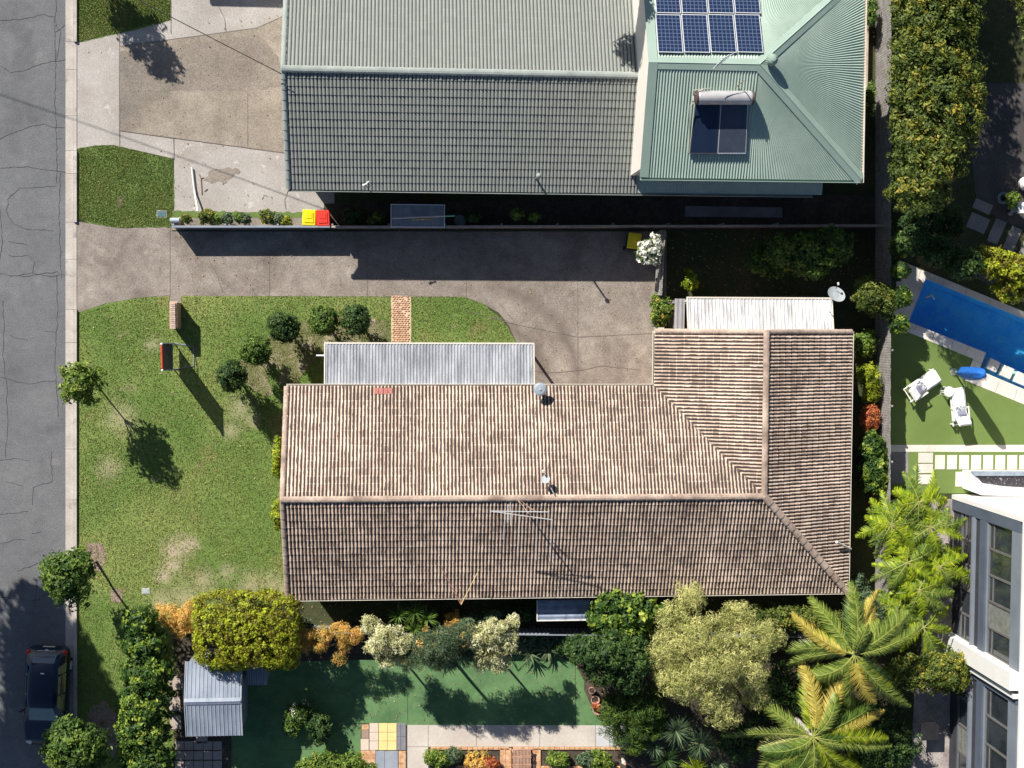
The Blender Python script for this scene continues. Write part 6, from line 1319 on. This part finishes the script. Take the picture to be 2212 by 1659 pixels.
# slatted timber bench in the southern garden
t = thing('garden_bench', 'slatted timber bench facing the brick edged beds at the bottom edge', 'bench', U(1127, 1650, 0))
tk_ = M('bench_timber', [(0.3, (.50, .28, .19)), (.7, (.68, .44, .32))], 4, .7, .15)
c = U(1127, 1645, .42)
for k, y in enumerate((1626, 1644, 1662)):
    cc = U(1127, y, .42); m = MB()
    for i in range(13): m.box((cc.x - .39 + i * .065, cc.y, .43), (.036, .30, .03))
    m.box((cc.x, cc.y + .16, .43), (.86, .03, .05)); m.box((cc.x, cc.y - .16, .43), (.86, .03, .05)); m.build('seat', tk_, t)
for dx_ in (-.4, .4):
    for dy_ in (.42, -.5): m = MB(); m.box((c.x + dx_, c.y + dy_, .2), (.05, .05, .4)); m.build('leg', tk_, t)
# little clay figure in the bed and clay pots by the turf
terra = M('terracotta', [(0.3, (.42, .22, .16)), (.7, (.58, .36, .28))], 5, .8, .15)
t = thing('garden_ornament', 'small clay ornament on a stem in the right brick edged bed', 'ornament', U(1345, 1640, 0)); p = U(1345, 1640, 0)
m = MB(); m.lathe(p, [(.09, 0), (.07, .08), (.03, .12), (.035, .25), (.10, .33), (.12, .42), (.07, .52), (.04, .56)], 16); m.build('stem', creamP, t); m = MB(); m.lathe(p, [(.03, .55), (.07, .60), (.07, .67), (.03, .73)], 14); m.build('head', terra, t)
for k, (x, y, r_) in enumerate([(1284, 1508, .20), (1290, 1528, .26), (1277, 1488, .16)]):
    t = thing('clay_pot', ['middle terracotta pot at the turf edge under the dark rounded tree', 'largest terracotta pot at the turf edge', 'small upper terracotta pot at the turf edge'][k], 'pot', U(x, y)); p = U(x, y)
    m = MB(); m.lathe(p, [(r_ * .6, 0), (r_ * .95, .25), (r_, .34), (r_ * .85, .34), (r_ * .8, .28), (.01, .27)], 20); m.build('bowl', terra, t); m = MB(); m.lathe(p, [(r_ * .78, .27), (r_ * .5, .30), (.01, .31)], 14); m.build('soil', soilM, t)
plantpot = plant('pot_plant', 'dry pinkish plant in the largest clay pot', 'plant', [(1290, 1527, .5, 10, 10, .15)], (1290, 1528), 'red', 300, .09, 12, .02, cr=.1, limbs=0)

# ------------------------------------------------------------------ southern shed
t = thing('garden_shed', 'blue grey metal garden shed with ribbed gable roof beside the boundary hedge', 'shed', U(463, 1510, 0))
a, b = U(403, 1591, 2.45), U(522, 1427, 2.45); rz_ = U(463, 1515, 2.35); 
m = MB(); m.box(((a.x + b.x) / 2, (a.y + b.y) / 2, 1.2), (b.x - a.x - .16, b.y - a.y - .16, 2.4)); m.build('wall', steelF, t)
hs = (b.y - a.y) / 2; ym = (a.y + b.y) / 2
for yy, sg in ((a.y, 1), (b.y, -1)): roof_sheet('roof', (a.x, yy, 2.45), (1, 0, 0), Vector((0, sg * hs, .38)).normalized(), (0, b.x - a.x), (0, b.x - a.x), math.hypot(hs, .38), shedRoof, t, .168, .022, p_pan, sub=10)
flash('ridge_flashing', (a.x, ym, 2.82), (b.x, ym, 2.82), .14, shedRoof, t, .06)
for xx in (a.x - .015, b.x + .015):
    for y0_, y1_, z0_, z1_ in ((a.y, ym, 2.48, 2.86), (ym + .002, b.y, 2.86, 2.48)):
        m = MB(); m.hexa((xx - .015, y0_, z0_), (xx + .015, y0_, z0_), (xx + .015, y1_, z1_), (xx - .015, y1_, z1_), .09); m.build('barge', M('pale_barge', [(.4, (.42, .43, .45))], 2, .5), t)
t = thing('lean_to', 'dark ribbed lean-to roof under the golden hedge right of the shed', 'lean-to', U(555, 1455, 0))
a, b = U(533, 1480, 1.5), U(577, 1432, 1.5)
roof_sheet('roof', (a.x, a.y, 1.5), (1, 0, 0), Vector((0, 1, .05)).normalized(), (0, b.x - a.x), (0, b.x - a.x), b.y - a.y, steelF, t, .1, .02, p_sine, sub=4)
m = MB(); m.box(((a.x + b.x) / 2, (a.y + b.y) / 2, .73), (b.x - a.x - .1, b.y - a.y - .1, 1.46)); m.build('wall', steelF, t)
t = thing('timber_plank', 'grey timber planks stacked along the left side of the shed', 'planks', U(397, 1500, 0)); m = MB(); a, b = U(398, 1540, .5), U(395, 1460, .5)
for i in range(3): m.box(((a.x + b.x) / 2, (a.y + b.y) / 2, .1 + .14 * i), (.22 - .03 * i, b.y - a.y, .12), R(1.5) * i, .01)
m.build('boards', timber, t)

# ------------------------------------------------------------------ parked car
def build_car():
    t = thing('parked_car', 'dark navy hatchback parked at the kerb in tree shade', 'car', (0, 0, 0))
    paint = M('navy_car_paint', [(0.3, (.008, .014, .035)), (.7, (.016, .026, .055))], 1, .22, .02, 30, 0, spec=.7, obj=True)
    cg = M('car_glass', [(0.3, (.02, .05, .08)), (.7, (.04, .08, .12))], 1, .05, .02, 30, 0, spec=.9, obj=True)
    st = [(0, .62, .32, .55, .58, .50), (.10, .78, .28, .66, .70, .62), (.35, .86, .26, .76, .82, .70), (1.0, .90, .25, .86, .95, .74), (1.22, .905, .25, .92, 1.01, .72), (1.60, .91, .25, .94, 1.225, .64), (1.95, .91, .25, .94, 1.47, .60), (2.5, .91, .25, .95, 1.53, .61), (3.3, .91, .25, .96, 1.51, .60), (3.8, .90, .26, .97, 1.44, .57), (4.12, .88, .28, .97, 1.22, .60), (4.28, .85, .30, .92, .99, .64), (4.38, .76, .34, .80, .84, .56)]
    m = MB(); vs = []; n = 0
    for (y, w_, zb, bl, tp, rw) in st:
        half_ = [(w_ * .86, zb), (w_ * .99, zb + .12), (w_, (zb + bl) / 2), (w_ * .97, bl), ((w_ * .97 + rw) / 2 + .03, (bl + tp) / 2 + .0), (rw, tp - .05), (rw * .72, tp - .008), (0, tp)]
        sec = [(x, z) for x, z in half_] + [(-x, z) for x, z in half_[-2::-1]]
        vs += [(x, -y, z) for x, z in sec]; n = len(sec)
    fs = []
    for i in range(len(st) - 1):
        for j in range(n - 1): fs.append((i * n + j, i * n + j + 1, (i + 1) * n + j + 1, (i + 1) * n + j))
        fs.append((i * n + n - 1, i * n, (i + 1) * n, (i + 1) * n + n - 1))
    fs += [tuple(range(n - 1, -1, -1)), tuple(range((len(st) - 1) * n, len(st) * n))]
    # front is at y = 0 here; flip so that the front points to -y
    vs = [(x, 4.38 + y - 2.19, z) for x, y, z in vs]; vs = [(x, -y, z) for x, y, z in vs]; fs = [f[::-1] for f in fs]
    m.add(vs, fs); body = m.build('body', paint, t, smooth=True)
    bpy.context.view_layer.update()
    Y = lambda s: (s - 2.19)
    def panel(name, pts, mat, parent=t, th=.012):
        m = MB(); n_ = len(pts); P = [Vector(p) for p in pts]; nn_ = (P[1] - P[0]).cross(P[2] - P[0]).normalized()
        if nn_.z < 0: P = P[::-1]; nn_ = -nn_
        m.add([p - nn_ * .03 for p in P] + [p + nn_ * th for p in P], [tuple(range(n_ - 1, -1, -1)), tuple(range(n_, 2 * n_))] + [(i, (i + 1) % n_, n_ + (i + 1) % n_, n_ + i) for i in range(n_)]); return m.build(name, mat, parent)
    panel('windscreen', [(-.62, Y(1.26), 1.03), (.62, Y(1.26), 1.03), (.50, Y(1.92), 1.455), (-.50, Y(1.92), 1.455)], M('windscreen_glass', [(.3, (.03, .10, .16)), (.7, (.05, .14, .20))], 1, .05, .02, 10, 0, spec=.9), th=.02)
    panel('rear_window', [(-.50, Y(4.18), 1.13), (.50, Y(4.18), 1.13), (.46, Y(3.86), 1.405), (-.46, Y(3.86), 1.405)], cg, th=.02)
    for s_ in (-1, 1):
        for (ya, yb, yc, yd) in ((1.62, 2.45, 2.45, 1.95), (2.52, 3.35, 3.3, 2.52), (3.42, 3.85, 3.7, 3.40)):
            panel('side_window', [(s_ * .865, Y(ya), 1.0), (s_ * .87, Y(yb), 1.0), (s_ * .655, Y(yc), 1.42), (s_ * .655, Y(yd), 1.42)], cg, th=.015)
        m = MB(); m.box((s_ * .99, Y(1.62), 1.0), (.18, .12, .12), 0, .03); m.build('mirror', paint, t)
        m = MB(); m.box((s_ * .66, Y(.20), .66), (.26, .26, .12), s_ * .5, .04); m.build('headlight', M('headlamp_clear', [(.3, (.6, .62, .65)), (.7, (.75, .77, .8))], 1, .1, .02, 10, 0), t)
        m = MB(); m.box((s_ * .76, Y(4.20), .95), (.20, .22, .16), -s_ * .3, .04); m.build('tail_light', plastic('lamp_red', (.65, .02, .03)), t)
        for yw in (.82, 3.52):
            m = MB(); m.tube([(s_ * .72, Y(yw), .32), (s_ * .90, Y(yw), .32)], .32, 24); w1_ = m.build('wheel', darkM, t); m = MB(); m.tube([(s_ * .895, Y(yw), .32), (s_ * .915, Y(yw), .32)], .2, 16); m.build('rim', alu, w1_)
    m = MB(); m.box((0, Y(4.30), .98), (.75, .03, .025)); m.box((0, Y(4.33), .92), (.12, .03, .08), 0, .01); m.build('tailgate_trim', alu, t)
    m = MB(); m.box((0, Y(4.385), .60), (.5, .03, .12)); m.build('number_plate', creamP, t)
    m = MB(); m.box((.02, Y(3.45), 1.53), (.16, .05, .03), 0, .01); m.build('roof_aerial', whiteP, t)
    return t
car = build_car(); p = U(95, 1508, .9); car.location = (p.x + .05, p.y, 0); car.rotation_euler = (0, 0, R(-3.0))
tag(link('dropped_cup', *(lambda m: (m.lathe(U(219, 1430, 0), [(.035, 0), (.045, .1), (.02, .1)], 12) and m.v, m.f))(MB()), whiteP, loc=U(219, 1430)), 'tiny white cup lying in the gutter behind the parked car', 'cup') if False else None

# ------------------------------------------------------------------ pool side furniture
pad = M('white_fabric', [(0.3, (.80, .79, .78)), (.7, (.87, .86, .86))], 3, .8, .04, 30, .1, obj=True)
cush = M('patterned_cushion', [(0.35, (.10, .11, .15)), (0.5, (.45, .46, .50)), (0.62, (.75, .75, .76))], 14, .85, .25, 40, .1, obj=True)
grey = M('blue_grey_cushion', [(0.3, (.17, .18, .25)), (.7, (.26, .27, .35))], 20, .85, .3, 50, .1, obj=True)
def lounger(label, px, rz):
    t = thing('lounge_chair', label, 'lounge chair', (0, 0, 0), 'white lounge chairs on the pool lawn'); W2 = .33
    for s_ in (-1, 1):
        m = MB(); m.box((0, s_ * W2, .33), (1.75, .06, .06), 0, .01); m.build('side_rail', whiteP, t)
        m = MB(); m.box((.05 - .35, s_ * (W2 + .03), .58), (.60, .07, .035), 0, .01); m.box((-.05, s_ * (W2 + .03), .45), (.05, .05, .25)); m.box((-.60, s_ * (W2 + .03), .45), (.05, .05, .25)); m.build('armrest', whiteP, t)
        for x_ in (-.78, .78): m = MB(); m.box((x_, s_ * W2, .15), (.06, .05, .30)); m.build('leg', whiteP, t)
    m = MB()
    for i in range(9): m.box((-.80 + i * .2, 0, .33), (.05, W2 * 2 - .07, .03))
    m.build('slats', whiteP, t)
    m = MB(); m.box((.42, 0, .41), (.92, .58, .09), 0, .03); m.build('foot_pad', pad, t)
    m = MB(); m.box((-.16, 0, .41), (.22, .58, .09), 0, .03); m.build('seat_pad', pad, t)
    tilt = Matrix.Translation((-.26, 0, .42)) @ Matrix.Rotation(R(42), 4, 'Y'); m = MB(); m.box((-.36, 0, .05), (.74, .56, .10), 0, .03, M4=tilt); m.build('backrest_pad', pad, t)
    m = MB(); m.box((-.36, 0, -.02), (.76, .60, .03), 0, .005, M4=tilt); m.build('backrest', whiteP, t)
    m = MB(); m.box((-.10, .0, .50), (.34, .42, .10), .12, .05); m.build('cushion', cush, t)
    m = MB(); m.box((-.17, .0, .16), (.26, .40, .10), 0, .05, M4=tilt); m.build('bolster', grey, t)
    p = U(px[0], px[1], .4); t.location = (p.x, p.y, 0); t.rotation_euler = (0, 0, rz); return t
lounger('white lounge chair nearer the east fence with its foot end pointing up right', (1993, 833), R(34))
lounger('white lounge chair beside the round side table, below the blue umbrella', (2072, 879), R(97))
t = thing('side_table', 'round white side table between the two lounge chairs', 'table', U(2050, 847, 0)); p = U(2050, 846, .45)
m = MB(); m.lathe((p.x, p.y, .45), [(.40 * .55, 0), (.24, .01), (.24, .035), (.22, .045)], 32); m.build('table_top', whiteP, t)
m = MB(); m.tube([(p.x - .05 + .2 * math.cos(k * math.pi / 8), p.y + .2 * math.sin(k * math.pi / 8), .02) for k in range(17)], .018, 6); m.build('base_ring', whiteP, t)
for k in range(2): m = MB(); m.tube([(p.x - .24, p.y + .04 - k * .08, .02), (p.x - .2, p.y + .04 - k * .08, .44)], .018, 6); m.build('leg', whiteP, t)
t = thing('closed_umbrella', 'tall closed umbrella in a blue cover standing at the pool edge', 'umbrella', U(2062, 804, 0)); p = U(2060, 803, 0)
blue = M('blue_cover', [(0.3, (.012, .10, .42)), (.7, (.03, .19, .62))], 6, .6, .08, 30, .3)
m = MB(); N = 20; prof = [(.05, .75), (.20, .80), (.25, 1.1), (.27, 1.7), (.26, 2.4), (.22, 2.9), (.12, 3.1), (.03, 3.15)]; vs = []
for i, (r_, z) in enumerate(prof):
    for k in range(N): an = 2 * math.pi * k / N; q = r_ * (1 + .14 * math.sin(an * 4 + z * 1.2) + .06 * math.sin(an * 7)); vs.append((p.x + q * math.cos(an), p.y + q * math.sin(an), z))
m.add(vs, [(i * N + k, i * N + (k + 1) % N, (i + 1) * N + (k + 1) % N, (i + 1) * N + k) for i in range(len(prof) - 1) for k in range(N)] + [tuple(range((len(prof) - 1) * N, len(prof) * N))]); m.build('cover', blue, t, smooth=True)
m = MB(); m.tube([p, p + Vector((0, 0, .9))], .04, 10); m.build('pole', M('umbrella_pole', [(.4, (.40, .44, .38))], 2, .5), t); m = MB(); m.lathe(p, [(.18, 0), (.18, .05), (.05, .09)], 20); m.build('base', MATS['umbrella_pole'], t)

# outdoor counter at the right edge
t = thing('outdoor_counter', 'white outdoor counter with a dark glossy top and grey back ledge', 'counter', U(2160, 1050, 0))
m = MB(); q = [U(*c_, .9) for c_ in ((2096, 1026), (2096, 1058), (2120, 1068), (2300, 1072), (2300, 1040), (2112, 1040))]; q = [U(*c_, .9) for c_ in ((2097, 1020), (2097, 1060), (2122, 1070), (2330, 1074), (2330, 1020))]
m.prism([(v.x, v.y) for v in q], 0, .86); m.build('body', whiteP, t)
m = MB(); q = [U(*c_, .9) for c_ in ((2108, 1028), (2122, 1043), (2168, 1050), (2330, 1060), (2330, 1028))]; m.prism([(v.x, v.y) for v in q], .84, .885); m.build('hob', M('black_gloss', [(.35, (.015, .015, .02)), (.6, (.05, .045, .06)), (.68, (.5, .46, .42))], 4.5, .15, .1, 12, 0, spec=.8, dist=3), t)
m = MB(); q = [U(*c_, .95) for c_ in ((2097, 1018), (2330, 1018), (2330, 1028), (2106, 1028))]; m.prism([(v.x, v.y) for v in q], .862, .95); m.build('ledge', M('grey_glass_ledge', [(.3, (.22, .27, .33)), (.7, (.34, .39, .45))], 3, .3, .2), t)

# top right corner pieces
t = thing('garden_table', 'bright white table at the right edge near the dark slabs', 'table', U(2205, 438, 0)); a = U(2198, 458, .75); b = U(2260, 440, .75)
m = MB(); m.box(((a.x + b.x) / 2, (a.y + b.y) / 2, .73), (b.x - a.x, .5, .04), 0, .01); m.build('table_top', whiteP, t)
for dx_ in (.05, b.x - a.x - .1): m = MB(); m.box((a.x + dx_, (a.y + b.y) / 2, .35), (.06, .3, .70)); m.build('leg', whiteP, t)
t = thing('planter', 'dark soil filled grey round pot in shade near the white table', 'pot', U(2158, 428)); p = U(2158, 430)
m = MB(); m.lathe(p, [(.18, 0), (.28, .42), (.28, .48), (.22, .48), (.21, .42), (.01, .41)], 24); m.build('bowl', M('blue_grey_pot', [(.3, (.16, .20, .23)), (.7, (.24, .29, .33))], 3, .6), t); m = MB(); m.lathe(p, [(.20, .41), (.01, .43)], 16); m.build('soil', darkM, t)
t = thing('planter', 'rounded white pot at the right edge above the white table', 'pot', U(2208, 398)); p = U(2208, 398)
m = MB(); m.lathe(p, [(.15, 0), (.3, .2), (.32, .4), (.25, .55), (.05, .58)], 24); m.build('bowl', whiteP, t)
t = thing('planter_cup', 'small round pale tin beside red leaves in shade', 'pot', U(2180, 462)); p = U(2180, 462); m = MB(); m.lathe(p, [(.08, 0), (.09, .2), (.07, .2), (.06, .15), (.01, .15)], 16); m.build('tin', frameM, t)
# slatted air conditioner screens beside the green house fence
for k, (y0, y1) in enumerate([(5, 140), (146, 292)]):
    pass

# ------------------------------------------------------------------ eastern house
blindM = M('window_blind', [(0.3, (.16, .165, .15)), (.7, (.26, .265, .24))], 3, .25, .15, 12, 0, spec=.6); efr = M('grey_sash', [(.4, (.16, .155, .15))], 2, .5); eh = thing('house', 'modern white house with blue grey shade tones on its walls and tall dark window bands at the right edge', 'house', U(2120, 1300, 0))
x0 = U(2055, 1200, 0).x; yn = U(2055, 1068, 0).y; ys1 = U(2055, 1365, 0).y; ys2 = U(2055, 1400, 0).y; yend = U(2055, 1720, 0).y
Xf = x0 + 14
shade_clad = M('shade_blue_cladding', [(0.3, (.075, .095, .13)), (.7, (.11, .135, .175))], .8, .6, .05, 20, .05)  # shade of the west walls is put into these two wall colours
pale_shade_clad = M('pale_shade_blue_cladding', [(0.3, (.17, .195, .235)), (.7, (.22, .25, .29))], .8, .6, .05, 20, .05)
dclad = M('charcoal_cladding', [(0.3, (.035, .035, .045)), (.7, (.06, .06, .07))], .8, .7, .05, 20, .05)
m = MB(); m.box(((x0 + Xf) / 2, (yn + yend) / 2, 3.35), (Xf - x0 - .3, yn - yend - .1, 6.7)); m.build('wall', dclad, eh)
m = MB(); m.box(((x0 + Xf) / 2 - .02, yn - .1, 3.4), (Xf - x0 + .04, .2, 6.8)); m.build('north_wall', whiteP, eh)
def band(name, y_a, y_b, z0, z1, out, mat, parent=eh):
    m = MB(); m.box((x0 + .15 - out / 2, (y_a + y_b) / 2, (z0 + z1) / 2), (out + .001, abs(y_a - y_b), z1 - z0)); return m.build(name, mat, parent)
yc = yn - .22 - .48
band('corner_shade_strip', yn - .22, yc, 0, 6.6, .17, shade_clad)
def bay(y_a, y_b, seedk):
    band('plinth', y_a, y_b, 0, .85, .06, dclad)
    band('sill', y_a, y_b, .86, .95, .10, shade_clad)
    band('eave_gutter', y_a, y_b, 2.28, 2.42, .26, pale_shade_clad)
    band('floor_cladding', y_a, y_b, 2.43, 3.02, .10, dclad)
    band('floor_beam', y_a, y_b, 3.03, 3.56, .22, shade_clad)
    band('sill', y_a, y_b, 3.57, 3.62, .14, pale_shade_clad)
    band('upper_shade_band', y_a, y_b, 5.92, 6.7, .18, pale_shade_clad)
    n = max(2, round(abs(y_a - y_b) / 1.2)); pw = (y_b - y_a) / n
    for i in range(n):
        ya_, yb_ = y_a + pw * i, y_a + pw * (i + 1)
        for z0_, z1_ in ((.96, 2.27), (3.67, 5.91)):
            m = MB(); zc = (z0_ + z1_) / 2
            for yy in (ya_, yb_): m.box((x0 + .10, yy - math.copysign(.025, yy - (ya_ + yb_) / 2), zc), (.09, .04, z1_ - z0_))
            m.box((x0 + .10, (ya_ + yb_) / 2, z1_ - .03), (.08, abs(pw) - .095, .05)); m.box((x0 + .10, (ya_ + yb_) / 2, z0_ + .03), (.08, abs(pw) - .095, .05))
            if i % 2 == 0: m.box((x0 + .10, (ya_ + yb_) / 2, z0_ + .42), (.07, abs(pw) - .095, .04))
            w__ = m.build('window', efr, eh); m = MB(); m.box((x0 + .12, (ya_ + yb_) / 2, zc), (.02, abs(pw) - .08, z1_ - z0_ - .08)); m.build('pane', glassM if (i * 7 + int(z0_ * 3)) % 4 else blindM, w__)
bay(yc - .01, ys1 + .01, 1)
m = MB(); m.box((x0 - .05, (ys1 + ys2) / 2, 3.38), (.7, ys1 - ys2, 6.76)); m.build('wing_wall', whiteP, eh)
band('shadow_joint', ys2, ys2 - .18, 0, 6.6, .12, M('brown_cladding', [(.4, (.20, .17, .18))], 2, .8)); 
m = MB(); m.box((x0 - .0, ys2 - .28, 3.35), (.4, .18, 6.7)); m.build('wing_trim', whiteP, eh)
band('corner_shade_strip', ys2 - .38, ys2 - .68, 0, 6.6, .18, shade_clad)
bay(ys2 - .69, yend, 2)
m = MB(); m.box(((x0 + Xf) / 2 + .02, (yn + yend) / 2, 6.92), (Xf - x0 + .1, yn - yend + .3, .22), 0, .02); m.build('roof', whiteP, eh)
# patio pergola pieces in the shaded south east yard
t = thing('patio_frame', 'dark metal garden table with thin pale legs in the shaded south east yard', 'table', U(2010, 1570, 0)); a, b = U(1990, 1600, .75), U(2030, 1560, .75)
m = MB(); m.box(((a.x + b.x) / 2, (a.y + b.y) / 2, .73), (b.x - a.x, b.y - a.y, .04), 0, .01); m.build('table_top', darkM, t)
for x_ in (a.x + .05, b.x - .05):
    for y_ in (a.y + .05, b.y - .05): m = MB(); m.tube([(x_, y_, 0), (x_, y_, .71)], .02, 6); m.build('leg', alu, t)

# ------------------------------------------------------------------ service cable and its pole
A3 = U(609, 160, gzR + .25); P8 = A3 + (U(-484, -406, 8.0) - A3) * 1.4
t = thing('utility_pole', 'timber power pole beyond the top left corner', 'pole', (P8.x, P8.y, 0)); m = MB(); m.tube([(P8.x, P8.y, 0), (P8.x, P8.y, 11)], [.16, .11], 12); m.build('shaft', timber, t); m = MB(); m.lathe((P8.x, P8.y, 9.2), [(.2, 0), (.2, .1), (.14, .14)], 12); m.build('collar', steelF, t)
m = MB(); pts = []
for i in range(33):
    f = i / 32; q = P8.lerp(A3, f); q.z -= .5 * 4 * f * (1 - f) * .35; pts.append(q)
m.tube(pts, .017, 6); tag(link('service_cable', m.v, m.f, M('black_cable', [(.4, (.03, .03, .032))], 2, .6), loc=A3), 'thin black overhead cable running from the top edge to the tiled roof corner', 'cable')
# unseen roof added off-frame to shade the top of the drive
t = thing('shade_roof', 'unseen flat roof added to shade the top of the driveway', 'shade_roof', U(480, -80, 0)); a, b = U(330, -330, 2.4), U(600, -160, 2.4); a, b = Vector((a.x, b.y, 2.4)), Vector((b.x, a.y, 2.4))
m = MB(); m.box(((a.x + b.x) / 2, (a.y + b.y) / 2, 2.4), (b.x - a.x, b.y - a.y, .12), 0, .02); m.build('roof', shedRoof, t)
for x_ in (a.x + .1, b.x - .1):
    for y_ in (a.y + .1, b.y - .1): m = MB(); m.box((x_, y_, 1.17), (.09, .09, 2.33)); m.build('post', whiteP, t)
